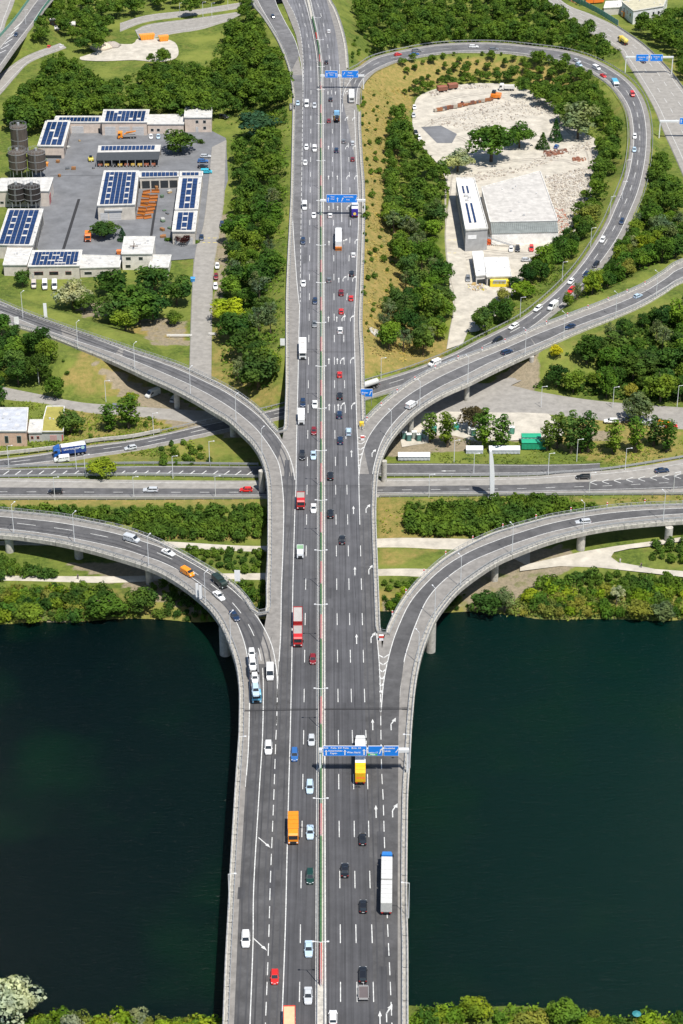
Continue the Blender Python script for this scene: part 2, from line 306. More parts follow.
mainz = lambda x, y: ZD
reg(M_left_top, M_right_top[::-1][:1] + M_right_top[::-1][1:] if False else list(reversed(M_right_top))[::-1], mainz, 1, keep=lambda x, y: y < 352)
reg([(292.8, 110), (303, 66), (294, 20), (281, 0), (265, -34)], [(358, 110), (346, 66), (340, 28.5), (328, 0), (312, -34)], mainz, 1)
reg(G3_l, G3_r, mainz, 1)
reg(A_up, A_lo, zA, 1, keep=lambda x, y: x < 88)
reg(C_up, C_lo, zC, 1, keep=lambda x, y: x > 553)
reg(E_out, E_in, None, 0)
reg(F_l, F_r, zF, 0); reg(G1_l, G1_r, zG, 1, keep=lambda x, y: y > 22); reg(G2_l, G2_r, 1.0, 0); reg(G0_l, G0_r, zG, 1)
for a, b in ((T1_u, T1_l), (T2_u, T2_l), (R1_u, R1_l), (H1_u, H1_l), (H3_u, H3_l), (SV_u, SV_l), (ST_l, ST_r), (YR_l, YR_r), (P1l_u, P1l_l)): reg(a, b, .3, 0)
RS = np.array(road_samples)
def bank(x): return 3.0 * math.sin(x * .021 + 1) + 1.6 * math.sin(x * .067) + .8 * math.sin(x * .19)
def base_h(x, y):
    b = np.vectorize(bank)(x); n1 = YN + b; n0 = YS + b
    h = np.zeros_like(x)
    d = np.minimum(n1 - y, y - n0)          # >0 in the river
    h = np.where(d > -7, -1.5 - np.clip((d + 7) / 7 - 1, -1, 0) * -1.5 * -1, h)
    h = np.where(d > -7, -1.5 * (d + 7) / 7, h); h = np.where(d > 0, np.maximum(-5, -1.5 - d * .5), h)
    h = h + np.where(d < -8, .25 * np.sin(x * .11 + y * .05) * np.sin(y * .09), 0)
    return h
def terrain(x, y):
    x = np.asarray(x, float); y = np.asarray(y, float); h = base_h(x, y)
    g = RS[:]; e = RS[:]
    for arr, mode in ((e, 'emb'), (g, 'cut')):
        for i in range(0, len(x), 4000):
            X = x[i:i + 4000, None]; Y = y[i:i + 4000, None]
            d = np.hypot(X - arr[None, :, 0], Y - arr[None, :, 1]) - arr[None, :, 3]
            if mode == 'emb':
                c = arr[None, :, 2] - .35 - np.maximum(0, d - 1.2) * .52
                # only raised roads lift the ground
                h[i:i + 4000] = np.maximum(h[i:i + 4000], np.where(arr[None, :, 2] > .5, c, np.where(d < 1, arr[None, :, 2] - .3, -9)).max(1))
            else:
                c = arr[None, :, 2] - .25 + np.maximum(0, d - .8) * .75
                h[i:i + 4000] = np.minimum(h[i:i + 4000], c.min(1))
    return h
def th(x, y): return float(terrain([x], [y])[0])
POLYW = {k: ([tuple(at(a, b, z)[:2]) for a, b in p], z) for k, (p, z, m) in YARDS.items()}
DRY = [([(359, 60), (380, 62), (400, 62), (480, 57), (540, 64), (590, 80), (560, 95), (520, 80), (450, 78), (415, 95), (408, 120), (395, 200), (420, 290), (400, 320), (455, 345), (440, 360), (375, 376), (358, 378)], .75),
       ([(85, 345), (150, 375), (150, 400), (100, 395), (60, 385)], .55), ([(60, 405), (140, 415), (200, 424), (140, 436), (62, 438)], .5), ([(380, 500), (410, 500), (408, 532), (470, 532), (470, 538), (380, 538)], .6),
       ([(0, 500), (262, 500), (262, 505), (0, 508)], .55), ([(100, 530), (262, 535), (262, 541), (160, 541)], .6), ([(380, 497), (683, 496), (683, 503), (560, 505), (380, 503)], .45), ([(600, 415), (683, 432), (683, 462), (600, 462), (545, 445)], .55),
       ([(165, 318), (189, 330), (188, 345), (120, 330)], .8), ([(212, 300), (232, 330), (283, 395), (270, 408), (212, 395)], .5), ([(560, 345), (683, 296), (683, 300), (560, 352)], .2), ([(380, 548), (440, 548), (400, 566), (380, 566)], .45), ([(610, 60), (683, 60), (683, 90), (660, 70)], .3), ([(100, 425), (262, 430), (262, 462), (0, 466)], .25), ([(0, 590), (683, 590), (683, 622), (0, 625)], .4)]
BARE = [([(175, 560), (225, 575), (215, 618), (150, 600), (60, 562)], .7), ([(470, 555), (560, 545), (590, 560), (500, 610), (450, 600)], .6), ([(40, 612), (75, 612), (80, 626), (40, 625)], .7), ([(380, 600), (392, 595), (386, 625), (380, 625)], .6), ([(90, 360), (190, 405), (250, 432), (240, 440), (170, 425), (120, 395)], .9), ([(130, 316), (189, 320), (189, 345), (150, 345)], .6), ([(395, 410), (520, 412), (520, 440), (395, 450)], .75), ([(213, 200), (225, 200), (232, 260), (222, 300), (213, 300)], .6), ([(75, 300), (110, 300), (120, 318), (80, 318)], .7), ([(590, 432), (612, 430), (612, 440), (590, 440)], .8), ([(380, 430), (460, 400), (540, 350), (540, 385), (480, 450), (380, 458)], .8), ([(420, 600), (683, 612), (683, 624), (420, 624)], .35)]
def grid(x0, x1, y0, y1, st):
    xs = np.arange(x0, x1 + .1, st); ys = np.arange(y0, y1 + .1, st); X, Y = np.meshgrid(xs, ys); return X, Y
X, Y = grid(-330, 330, 180, 1340, 2.5)
hh = terrain(X.ravel(), Y.ravel()).reshape(X.shape)
for k, (pw, z) in POLYW.items():
    x0, x1 = min(p[0] for p in pw), max(p[0] for p in pw); y0, y1 = min(p[1] for p in pw), max(p[1] for p in pw)
    for i, j in zip(*np.where((X > x0 - 3) & (X < x1 + 3) & (Y > y0 - 3) & (Y < y1 + 3))):
        if any(inpoly(X[i, j] + a, Y[i, j] + b, pw) for a, b in ((0, 0), (2.5, 0), (-2.5, 0), (0, 2.5), (0, -2.5))): hh[i, j] = min(hh[i, j], z - .25)
ny, nx = X.shape
GX0, GY0, GST = X[0, 0], Y[0, 0], 2.5
def gh(x, y):
    i = min(max((y - GY0) / GST, 0), ny - 1.001); j = min(max((x - GX0) / GST, 0), nx - 1.001); a, b = int(i), int(j); u, v = i - a, j - b
    return float((hh[a, b] * (1 - v) + hh[a, b + 1] * v) * (1 - u) + (hh[a + 1, b] * (1 - v) + hh[a + 1, b + 1] * v) * u)
def ground(px, py):                     # pixel -> point on the terrain
    z = 0.0
    for _ in range(6):
        p = at(px, py, z); z = gh(p.x, p.y)
    return at(px, py, z)
verts = np.stack([X.ravel(), Y.ravel(), hh.ravel()], 1)
idx = np.arange(ny * nx).reshape(ny, nx)
faces = np.stack([idx[:-1, :-1].ravel(), idx[:-1, 1:].ravel(), idx[1:, 1:].ravel(), idx[1:, :-1].ravel()], 1)
me = bpy.data.meshes.new('ground'); 
vl = verts.tolist(); fl = faces.tolist()
# coarse surround out to the horizon
B0 = len(vl); xs = [-9000, -330, 330, 9000]; ys = [-400, 180, YS - 4, YN + 4, 1340, 12000]
for yy in ys:
    for xx in xs: vl.append((xx, yy, -.6))
for i in range(5):
    for j in range(3):
        if i == 2 or (j == 1 and i in (1, 3)): continue
        fl.append((B0 + i * 4 + j, B0 + i * 4 + j + 1, B0 + i * 4 + j + 5, B0 + i * 4 + j + 4))
me.from_pydata(vl, [], fl)
pp = [proj(*v) for v in vl[:B0]]
def mask(polys):
    m = np.zeros(len(vl)); P = np.array(pp)
    for poly, val in polys:
        q = np.array(poly); sel = np.where((P[:, 0] > q[:, 0].min()) & (P[:, 0] < q[:, 0].max()) & (P[:, 1] > q[:, 1].min()) & (P[:, 1] < q[:, 1].max()))[0]
        for s in sel:
            if inpoly(P[s, 0], P[s, 1], poly): m[s] = max(m[s], val)
    return m
for nm, polys in (('dry', DRY), ('bare', BARE)):
    at_ = me.attributes.new(nm, 'FLOAT', 'POINT'); at_.data.foreach_set('value', mask(polys))
me.polygons.foreach_set('use_smooth', [True] * len(fl))
gm = bpy.data.materials.new('grass_ground'); gm.use_nodes = True; n = gm.node_tree; L = n.links; p = n.nodes['Principled BSDF']; p.inputs['Roughness'].default_value = .95; p.inputs['Specular IOR Level'].default_value = .15
geo = n.nodes.new('ShaderNodeNewGeometry')
def noise(sc, det=6, ro=.6):
    q = n.nodes.new('ShaderNodeTexNoise'); q.inputs['Scale'].default_value = sc; q.inputs['Detail'].default_value = det; q.inputs['Roughness'].default_value = ro; L.new(geo.outputs['Position'], q.inputs[0]); return q.outputs[0]
def mix(f, a, b):
    q = n.nodes.new('ShaderNodeMix'); q.data_type = 'RGBA'; L.new(f, q.inputs[0])
    for i, c in ((6, a), (7, b)):
        if isinstance(c, tuple): q.inputs[i].default_value = (*c, 1)
        else: L.new(c, q.inputs[i])
    return q.outputs[2]
def mth(op, a, b, clamp=False):
    q = n.nodes.new('ShaderNodeMath'); q.operation = op; q.use_clamp = clamp
    for i, c in ((0, a), (1, b)):
        if isinstance(c, (int, float)): q.inputs[i].default_value = c
        else: L.new(c, q.inputs[i])
    return q.outputs[0]
def rng(f, a, b):
    q = n.nodes.new('ShaderNodeMapRange'); L.new(f, q.inputs[0]); q.inputs[1].default_value = a; q.inputs[2].default_value = b; return q.outputs[0]
def attr(nm):
    q = n.nodes.new('ShaderNodeAttribute'); q.attribute_name = nm; return q.outputs['Fac']
g1 = mix(rng(noise(.6, 8, .7), .3, .7), (.035, .062, .012), (.155, .20, .035))
g1 = mix(rng(noise(.05, 4), .42, .66), g1, (.19, .215, .045))
dr = mix(rng(noise(.5, 8, .7), .35, .65), (.33, .235, .085), (.17, .165, .042))
ba = mix(rng(noise(.8, 8, .7), .3, .7), (.33, .27, .19), (.17, .15, .10))
fd = mth('MULTIPLY', mth('ADD', mth('MULTIPLY', attr('dry'), 1.6), mth('SUBTRACT', rng(noise(.12, 5), .3, .7), .62), True), 1, True)
fb = rng(mth('ADD', attr('bare'), mth('SUBTRACT', noise(.25, 6), .5)), .35, .6)
c_ = mix(fb, mix(fd, g1, dr), ba)
L.new(c_, p.inputs['Base Color'])
bp = n.nodes.new('ShaderNodeBump'); bp.inputs['Strength'].default_value = .7; bp.inputs['Distance'].default_value = .5; L.new(noise(1.2, 8, .75), bp.inputs['Height']); L.new(bp.outputs[0], p.inputs['Normal'])
me.materials.append(gm); go = link('ground', me); tag(go, kind='structure')
# water
wm = bpy.data.materials.new('river_water'); wm.use_nodes = True; n = wm.node_tree; L = n.links; p = n.nodes['Principled BSDF']; geo = n.nodes.new('ShaderNodeNewGeometry')
p.inputs['Roughness'].default_value = .12; p.inputs['IOR'].default_value = 1.33; p.inputs['Specular IOR Level'].default_value = .16
sx = n.nodes.new('ShaderNodeSeparateXYZ'); L.new(geo.outputs['Position'], sx.inputs[0])
c0 = mix(rng(sx.outputs['X'], -70, 90), (.0003, .0042, .0046), (.0006, .0130, .0100))
c0 = mix(mth('MULTIPLY', rng(noise(.02, 3), .5, .7), .7), c0, (.0010, .0150, .0065))
L.new(c0, p.inputs['Base Color'])
mp = n.nodes.new('ShaderNodeMapping'); mp.inputs['Scale'].default_value = (.45, 1.5, 1); mp.inputs['Rotation'].default_value = (0, 0, R(25)); L.new(geo.outputs['Position'], mp.inputs[0])
q1 = n.nodes.new('ShaderNodeTexNoise'); q1.inputs['Scale'].default_value = .75; q1.inputs['Detail'].default_value = 8; q1.inputs['Roughness'].default_value = .7; L.new(mp.outputs[0], q1.inputs[0])
bp = n.nodes.new('ShaderNodeBump'); bp.inputs['Strength'].default_value = .8; bp.inputs['Distance'].default_value = .8; L.new(q1.outputs[0], bp.inputs['Height']); L.new(bp.outputs[0], p.inputs['Normal'])
mb = MB(); ya, yb = YS - 12, YN + 12
mb.quad((-9000, ya, -1.5), (9000, ya, -1.5), (9000, yb, -1.5), (-9000, yb, -1.5)); tag(mb.build('river', wm), kind='structure')
# yards and roads at grade
def sheet(name, poly, z, m):
    mb = MB(); pw = [at(a, b, z) for a, b in poly]
    if sum(pw[i].x * pw[(i + 1) % len(pw)].y - pw[(i + 1) % len(pw)].x * pw[i].y for i in range(len(pw))) < 0: pw = pw[::-1]
    mb.add(pw, [tuple(range(len(pw)))]); return tag(mb.build(name, m), kind='structure')
for k, (pl, z, m) in YARDS.items(): sheet(k, [tuple(q[:2]) for q in sm(pl + pl[:1], 3)][:-1] if m is PATH else pl, z, m)
def pstrip(mb, A, B, dz=0):
    n_ = len(A); u = Vector((0, 0, dz)); mb.add([a + u for a in A] + [b + u for b in B], [(i, i + 1, n_ + i + 1, n_ + i) for i in range(n_ - 1)]); return A, B
def road(name, L_, R_, z, m, skirt=.7, dz=0):
    mb = MB(); a, b = strip(mb, W3(L_, z), W3(R_, z), dz) if z is not None else pstrip(mb, W3(L_, None, 1), W3(R_, None, 1), dz)
    for P, s in ((a, 1), (b, -1)):
        n_ = len(P); N = normals(P); u = Vector((0, 0, dz)); d = [(P[i] - (b if P is a else a)[i]).normalized() for i in range(n_)]
        mb.add([p + u for p in P] + [p + u + q * skirt * 1.2 + Vector((0, 0, -skirt)) for p, q in zip(P, d)], [(i, i + 1, n_ + i + 1, n_ + i) for i in range(n_ - 1)])
    return tag(mb.build(name, m), kind='structure')
def mixpl(A, B, t): # interpolate polylines (3-D world)
    n_ = 120; a = resample(A, n=n_); b = resample(B, n=n_); return [p.lerp(q, t) for p, q in zip(a, b)]
def ml(L_, R_, z, t): return mixpl(W3(L_, z), W3(R_, z), t)
for nm, a, b, z, m in (('link_road', R1_u, R1_l, .3, PALE), ('embankment_road', H1_u, H1_l, .3, ASPR), ('riverside_road', H3_u, H3_l, .3, PALE), ('service_road', SV_u, SV_l, .304, PALE), ('depot_street', ST_l, ST_r, .3, PALE),
                       ('yard_road', YR_l, YR_r, .3, PATH), ('cycle_path', P1l_u, P1l_l, .3, PATH), ('tow_path', P2_u, P2_l, .32, PATH), ('side_street', T1_u, T1_l, .3, PALE), ('side_street', T2_u, T2_l, .3, PALE),
                       ('loop_road', E_out, E_in, None, ASPL), ('expressway', F_l, F_r, zF, PALE), ('flyover_road', G1_l, G1_r, zG, ASPL), ('slip_road', G2_l, G2_r, 1.0, PALE), ('slip_road', G0_l, G0_r, zG, PALE)):
    road(nm, a, b, z, m)
sheet('gravel_track', [(520, 566), (545, 560), (580, 552), (615.5, 546), (653.6, 541), (683, 537), (750, 531), (750, 535), (683, 541), (655, 545.5), (630, 548.5), (614, 552), (611, 557), (618, 562), (640, 566), (655, 569), (683, 571), (750, 577), (750, 584), (683, 577), (650, 573), (600, 567.5), (560, 566), (520, 571)], .33, PATH)
sheet('gravel_track', [(395, 412), (440, 411.5), (520, 412.5), (548, 413.5), (560, 424), (565, 436), (540, 439), (500, 441), (440, 441), (402, 447)], .16, PATH)
sheet('slip_road', [(540, 366), (553, 346), (560, 350), (540, 372), (505, 388), (480, 388)], .31, PALE)
# ------------------------------------------------------------ bridges: decks, girders, piers
def deck(name, label, Lp, Rp, z, thick=1.1, step=4, girder=True, piers=(), keep=None, dz=0, bridge=True):
    """road surface is structure; the bridge under it a thing with fascia, girder and piers"""
    A, B = W3(Lp, z), W3(Rp, z); mb = MB(); a, b = strip(mb, A, B, dz)
    if bridge:
        idx = [i for i in range(len(a)) if keep is None or keep(*proj(*((a[i] + b[i]) / 2)))]
        a2 = [a[i] for i in idx]; b2 = [b[i] for i in idx]
        root = empty(name, tuple((a2[0] + b2[0]) / 2 - Vector((0, 0, ZD)))); tag(root, label, 'bridge')
        o = root.location
        m2 = MB(); d = Vector((0, 0, -.02 + dz)); m2.loft([[p + d - o, q + d - o, q + Vector((0, 0, -thick)) - o, p + Vector((0, 0, -thick)) - o] for p, q in zip(a2, b2)]); m2.build('deck_slab', CONC, root)
        if girder:
            m3 = MB(); m3.loft([[p.lerp(q, .22) + Vector((0, 0, -thick)) - o, p.lerp(q, .78) + Vector((0, 0, -thick)) - o, p.lerp(q, .7) + Vector((0, 0, -thick - 1.3)) - o, p.lerp(q, .3) + Vector((0, 0, -thick - 1.3)) - o] for p, q in zip(a2, b2)]); m3.build('box_girder', CONC, root)
        for (px, py, r_) in piers:
            c = at(px, py, -1.5 if 626 < py < 1010 else 0); t = min(range(len(a2)), key=lambda i: ((a2[i] + b2[i]) / 2 - Vector((c.x, c.y, a2[i].z))).length); top = a2[t].z - thick - .3
            m4 = MB(); m4.cyl(Vector((c.x, c.y, -5)) - o, Vector((c.x, c.y, top)) - o, r_, r_ * .96, 18); m4.build('pier', CONL, root, smooth=False)
    return mb, a, b
M_left_all = M_left_bot[::-1] + [(245, 712), (252, 680), (262, 640), (267.2, 612), (265.6, 580), (267.4, 544.4), (267.4, 505)] + [(273, 480), (280, 452), (284, 430)] + M_left_top + [(296, 100), (302, 66), (296, 35), (288, 15), (281, -2), (266, -40)]
M_right_all = M_right_bot[::-1] + [(404, 715), (392, 680), (382, 650), (380.4, 627)] + [(379, 590), (377.6, 555.4), (376.3, 520), (376.3, 504)] + [(370, 478), (364, 450), (361.5, 430)] + M_right_top + [(354, 95), (347, 72), (344.4, 48.3), (340, 28.5), (333.5, 9.9), (328, -2), (312, -40)]
def bycurve(pts, ys):           # main deck: same image row on both sides -> same distance along the road
    pts = sorted(pts, key=lambda q: q[1]); return [float(np.interp(y, [q[1] for q in pts], [q[0] for q in pts])) for y in ys]
ys_ = list(range(-36, 1110, 4)); xl = bycurve(M_left_all, ys_); xr = bycurve(M_right_all, ys_)
def rows(lab, zoff, cond, part=None):
    return [(at(x0, y, ZD), at(x1, y, ZD)) for y, x0, x1 in zip(ys_, xl, xr) if cond(y)]
q = rows('', 0, lambda y: True); mb = MB(); n_ = len(q)
mb.add([a for a, b in q] + [b for a, b in q], [(i, n_ + i, n_ + i + 1, i + 1) for i in range(n_ - 1)]); tag(mb.build('motorway', ASPL), kind='structure')
q = rows('', 0, lambda y: 352 < y); root = empty('motorway_bridge', (0, q[0][0].y, 0)); tag(root, 'wide concrete motorway bridge carrying both carriageways over the river', 'bridge'); o = root.location
m2 = MB(); m2.loft([[a + Vector((0, 0, -.02)) - o, b + Vector((0, 0, -.02)) - o, b + Vector((0, 0, -1.1)) - o, a + Vector((0, 0, -1.1)) - o] for a, b in q]); m2.build('deck_slab', CONC, root)
for t0, t1 in ((.12, .34), (.42, .6), (.68, .9)):
    m3 = MB(); m3.loft([[a.lerp(b, t0) + Vector((0, 0, -1.1)) - o, a.lerp(b, t1) + Vector((0, 0, -1.1)) - o, a.lerp(b, t1 - .04) + Vector((0, 0, -2.4)) - o, a.lerp(b, t0 + .04) + Vector((0, 0, -2.4)) - o] for a, b in q]); m3.build('box_girder', CONC, root)
for yy in (455, 520, 585, 648, 735, 850, 990):
    yw = at(321, yy, ZD).y; i = min(range(len(q)), key=lambda k: abs(q[k][0].y - yw)); a, b = q[i]
    for t in (.22, .5, .78):
        c = a.lerp(b, t); m4 = MB(); m4.cyl(Vector((c.x, c.y, -5)) - o, Vector((c.x, c.y, 6.9)) - o, 1.2, 1.15, 16); m4.build('pier', CONL, root)
mb, *_ = deck('ramp_bridge', 'curved concrete ramp bridge joining the motorway from the north-west', A_up + A_up2, A_lo, zA, piers=[(108, 374, .9), (177.3, 408, 1.0), (233, 436, 1.0), (262, 492, 1.0)], keep=lambda x, y: x > 86, dz=-.012)
tag(mb.build('ramp_road', ASPL), kind='structure')
mb, *_ = deck('ramp_bridge', 'curved concrete ramp bridge leaving the motorway over the left riverbank', B_in + B_in2, B_out, zB, piers=[(79, 557, 1.3), (10, 552, 1.3), (150, 583, 1.2), (225.5, 654, 1.6)], dz=-.018)
tag(mb.build('ramp_road', ASPL), kind='structure')
mb, *_ = deck('ramp_bridge', 'curved concrete ramp bridge joining the motorway from the north-east', C_up + C_up2, C_lo, zC, piers=[(531, 372, .9), (466.6, 401, .9), (410.8, 435, .9), (384, 482, .9)], keep=lambda x, y: x < 556, dz=-.012)
tag(mb.build('ramp_road', ASPL), kind='structure')
mb, *_ = deck('ramp_bridge', 'curved concrete ramp bridge rising over the right riverbank', D_in + D_in2, D_out, zDr, piers=[(430.5, 651, 1.4), (494.4, 580, 1.1), (580.4, 550, 1.3), (668, 541, 1.2)], dz=-.018)
tag(mb.build('ramp_road', ASPL), kind='structure')
mb, *_ = deck('link_road_joint', '', G3_l, G3_r, ZD, bridge=False, dz=-.012); tag(mb.build('slip_road', ASPL), kind='structure')
root = empty('flyover_bridge', tuple(at(40, 10, 0))); tag(root, 'narrow flyover with green railings at the top left corner', 'bridge'); o = root.location
m2 = MB(); a, b = W3(G1_l[:3], zG), W3(G1_r[:3], zG); a = resample(a, n=10); b = resample(b, n=10); m2.loft([[p + Vector((0, 0, -.03)) - o, q_ + Vector((0, 0, -.03)) - o, q_ + Vector((0, 0, -1.3)) - o, p + Vector((0, 0, -1.3)) - o] for p, q_ in zip(a, b)]); m2.build('deck_slab', CONC, root)
# ------------------------------------------------------------ painted lines (pixel polylines on the decks)
LLs = [(278, 1100), (281.8, 1024), (285.3, 929), (286.7, 870), (288.4, 800), (290.2, 735), (291.8, 663), (292.8, 590), (294.6, 520), (296, 485), (296.4, 450), (298, 381), (299, 330), (299.8, 304)]
LL_n = [(300.2, 302), (300.8, 240), (301.6, 185), (303, 95), (303.4, 66), (302, 44), (299.4, 28.5), (294, 13), (286, -2), (270, -40)]
MEDL = [(315.6, 1100), (316, 1024), (316, 980), (316.3, 870), (316.7, 800), (317.2, 700), (317.5, 600), (317.8, 520), (318, 400), (318.3, 250), (318.5, 120), (318.2, 80), (316.5, 55), (313.2, 35), (309.3, 17), (304, -2), (291, -40)]
MEDR = [(326, 1100), (325.8, 1024), (325.4, 930), (325, 800), (324.8, 600), (324.6, 450), (324, 300), (323.5, 200), (323.2, 120), (323, 85), (322.4, 65), (319.8, 45), (316, 25), (312.2, 8), (310, -2), (299, -40)]
MC = [(320.6, 1100), (320.8, 1024), (321, 870), (321.1, 700), (321.2, 500), (321.2, 300), (321, 150), (320.9, 90), (319.7, 58), (316, 36), (312, 18), (308, 0), (296, -40)]
G3L = [(242, -40), (257.7, 0), (269.8, 22), (278.6, 37.3), (286.2, 55), (290.6, 72.5), (292.8, 92), (293.2, 130), (292.6, 200), (293, 225), (296.6, 278), (299.2, 304)]
G3R = [(262, -40), (275, 0), (284, 20), (294, 38), (299.4, 55), (302.4, 72.5), (303, 92)]
AL = [(-40, 298), (0, 311.5), (41, 328), (77.9, 341.2), (114.8, 353.5), (140, 363), (167.3, 374.6), (192.2, 385.8), (217, 399.2), (237, 412.3), (254.4, 427), (264.4, 439), (271.8, 450), (278.8, 464), (282.3, 485), (283.7, 511.5), (282.8, 555), (281.4, 590), (280.6, 635.6), (278, 674.6)]
AR = [(-40, 291), (0, 304.4), (41, 319.5), (82, 334), (114.8, 346), (135, 353.8), (154.9, 360.5), (179.8, 370), (204.7, 381.5), (229.5, 394.5), (254.4, 412.5), (269.4, 427.5), (279.3, 439.5), (287.5, 452), (292.5, 466), (295, 480)]
ABd = [(278, 674.6), (276.5, 724.6), (275.6, 745), (273.7, 799.5), (270.4, 880), (268.6, 943), (265.4, 1024), (262, 1100)]
BL = [(-60, 525.5), (0, 528.7), (41, 533), (82, 540), (123, 549.2), (143, 555.6), (165, 563.5), (193.2, 578.5), (216.7, 597.3), (233, 616), (242.5, 637), (247.5, 658), (249.6, 685), (249.3, 715), (248.3, 750), (245.4, 790), (239.8, 885), (237.4, 943), (234, 1024), (230, 1100)]
BR = [(-60, 513), (0, 516.6), (30, 519.3), (61.5, 523), (100, 530), (123, 535.5), (143, 541.5), (165, 549.3), (200.3, 568), (228.4, 586.7), (247, 604.3), (261, 623), (270.5, 641.8), (275.2, 660.5), (277.3, 684), (276.7, 724)]
BMd = [(-60, 519), (0, 521.8), (31, 524.9), (71.7, 530.3), (108.6, 537.3), (130, 543), (171, 558.6), (202.6, 578), (228.4, 598.5), (247, 622), (257.6, 645.5), (262.5, 668)]
BMs = [(262.5, 668), (263.4, 690), (262.4, 740), (259.6, 785), (253.8, 885), (253, 943), (250, 1024), (247, 1100)]
L1d = [(296.5, 1100), (299.4, 1000), (300.8, 900), (302.5, 800), (303.7, 731.6), (304.6, 658), (305.7, 585), (306.6, 520), (307.4, 464), (308.1, 408), (308.8, 341), (309.2, 318), (309.9, 207), (310.4, 180), (311, 88), (310.3, 60), (307, 35), (302.5, 15), (297, -2), (282, -40)]
RA = [(341, 1100), (340.6, 1024), (340.3, 930), (339.2, 830), (338.8, 786), (338, 697), (336.9, 600), (336.4, 554), (335.4, 463), (334.9, 436), (334.3, 341), (334, 299), (333.6, 225), (332.8, 190), (332.4, 128), (331.5, 90), (330.5, 68), (327.5, 45), (323.5, 25), (318, 5), (303, -40)]
RB = [(359, 1100), (357.3, 1010), (356, 934), (354.9, 880), (353.6, 783), (351.8, 715), (350.4, 658), (349, 586), (347.9, 530), (346.4, 463), (345.9, 436), (344.7, 387), (343.8, 341), (344.4, 315), (346.8, 299), (349, 260), (350.3, 225), (350, 195), (349.4, 174), (347.8, 125), (348.5, 108)]
RCs = [(339.4, 64), (340.3, 95), (340.8, 148), (341.5, 190), (341.8, 222)]
RD1 = [(357.6, 440), (358.6, 470), (359.2, 500), (359.6, 515)]
RD2 = [(359.6, 515), (360.5, 547), (361.4, 586), (362.9, 640), (364.6, 697), (366.5, 750), (367.7, 783), (369.9, 880), (372, 934), (373.6, 1000), (376.5, 1100)]
CRr = [(740, 257), (683, 277), (665.6, 287), (644.7, 299), (619.6, 310.5), (577, 326), (545, 340.5), (520, 350.5), (491, 362), (465.4, 375), (442, 386), (420.9, 398.5), (404.5, 411.5), (390.4, 427), (381, 443), (374.5, 464), (371.5, 485), (371.2, 510), (372, 538), (374.4, 580), (376.6, 633)]
CRl = [(740, 249), (683, 267.5), (665.6, 278.5), (644.7, 291.5), (615.4, 304.5), (575.6, 319.5), (540, 333), (520, 341.8), (500, 350.5), (477, 360), (453.7, 370.2), (430, 382), (406.8, 396.3), (390.4, 410.5), (376.4, 425.5), (366.5, 441.5), (361, 460), (359, 476)]
DRe = [(376.6, 633), (379.2, 663), (380.3, 690), (380.4, 712)]
RE = [(380.6, 700), (381, 740), (381.7, 772), (383.2, 800), (384.6, 847), (387.6, 925), (389.8, 972), (391.6, 1016), (395, 1100)]
DLl = [(740, 512), (683, 513.8), (634.6, 517.6), (591.6, 523.4), (551, 532), (520, 541.6), (499.4, 549.3), (469.5, 562.3), (444.6, 579.8), (427.2, 599.5), (415.5, 625), (409.5, 642), (404.4, 660), (400, 690), (398.4, 730), (398, 813), (397.8, 890), (397.7, 960), (398, 1024), (399, 1100)]
DLu = [(740, 506.8), (683, 508.2), (634.6, 510.6), (591.6, 515.4), (551, 523.4), (520, 532.4), (499.4, 539.4), (472, 550.5), (447, 565), (427, 582.5), (409.8, 603), (397.3, 629.4), (390, 652), (384, 680), (381, 712)]
RR = [(354.4, 110), (355.2, 130), (356.6, 165), (358, 190), (358.7, 216), (357.2, 251), (356, 286), (354.2, 321), (354.8, 355), (355.8, 390), (356.8, 425), (357.6, 440)]
EL1 = [(342, 112), (343.4, 95), (348, 84), (356, 74.5)]
def wl(p, z=ZD, n=5): return W3(p, z, n)
def wa(p, zf): return [at(x, y, zf(x, y)) for x, y in [tuple(q[:2]) for q in sm(p, 5)]]
zAB = lambda x, y: zB(x, y) if y > 500 and x < 260 else ZD
PL = {}
for k, p, z in (('LLs', LLs, None), ('LL_n', LL_n, None), ('MEDL', MEDL, None), ('MEDR', MEDR, None), ('G3L', G3L, None), ('G3R', G3R, None), ('AL', AL, zA), ('AR', AR, zA), ('ABd', ABd, None), ('BL', BL, zB), ('BR', BR, zB), ('BMd', BMd, zB), ('BMs', BMs, None),
                ('L1d', L1d, None), ('RA', RA, None), ('RB', RB, None), ('RCs', RCs, None), ('RD1', RD1, None), ('RD2', RD2, None), ('CRr', CRr, zC), ('CRl', CRl, zC), ('DRe', DRe, None), ('RE', RE, None), ('DLl', DLl, zDr), ('DLu', DLu, zDr), ('RR', RR, None), ('EL1', EL1, None), ('MC', MC, None)):
    PL[k] = wa(p, z or (lambda x, y: ZD))
# dark running surface between the solid lines
def rowstrip(mb, LP, RP, y0, y1, dz, st=6):
    ys = list(np.arange(y0, y1, st)) + [y1]
    a = bycurve(LP, ys); b = bycurve(RP, ys); n_ = len(ys)
    mb.add([at(x, y, ZD + dz) for x, y in zip(a, ys)] + [at(x, y, ZD + dz) for x, y in zip(b, ys)], [(i, n_ + i, n_ + i + 1, i + 1) for i in range(n_ - 1)])
mb = MB(); rowstrip(mb, LLs + LL_n, MEDL, -38, 1098, .008); rowstrip(mb, MEDR, [(320, -40), (326, -2), (330, 12), (335, 30), (338, 48), (339.3, 64), (340.5, 90)] + RR[2:], -38, 440, .008)
rowstrip(mb, MEDR, RD1 + RD2, 440, 1098, .008)
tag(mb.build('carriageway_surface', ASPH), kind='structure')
mb = MB(); rowstrip(mb, ABd + AL[12:], LLs, 476, 1098, .004); rowstrip(mb, BL[8:], BR[-4:] + ABd[1:], 664, 1098, .004)
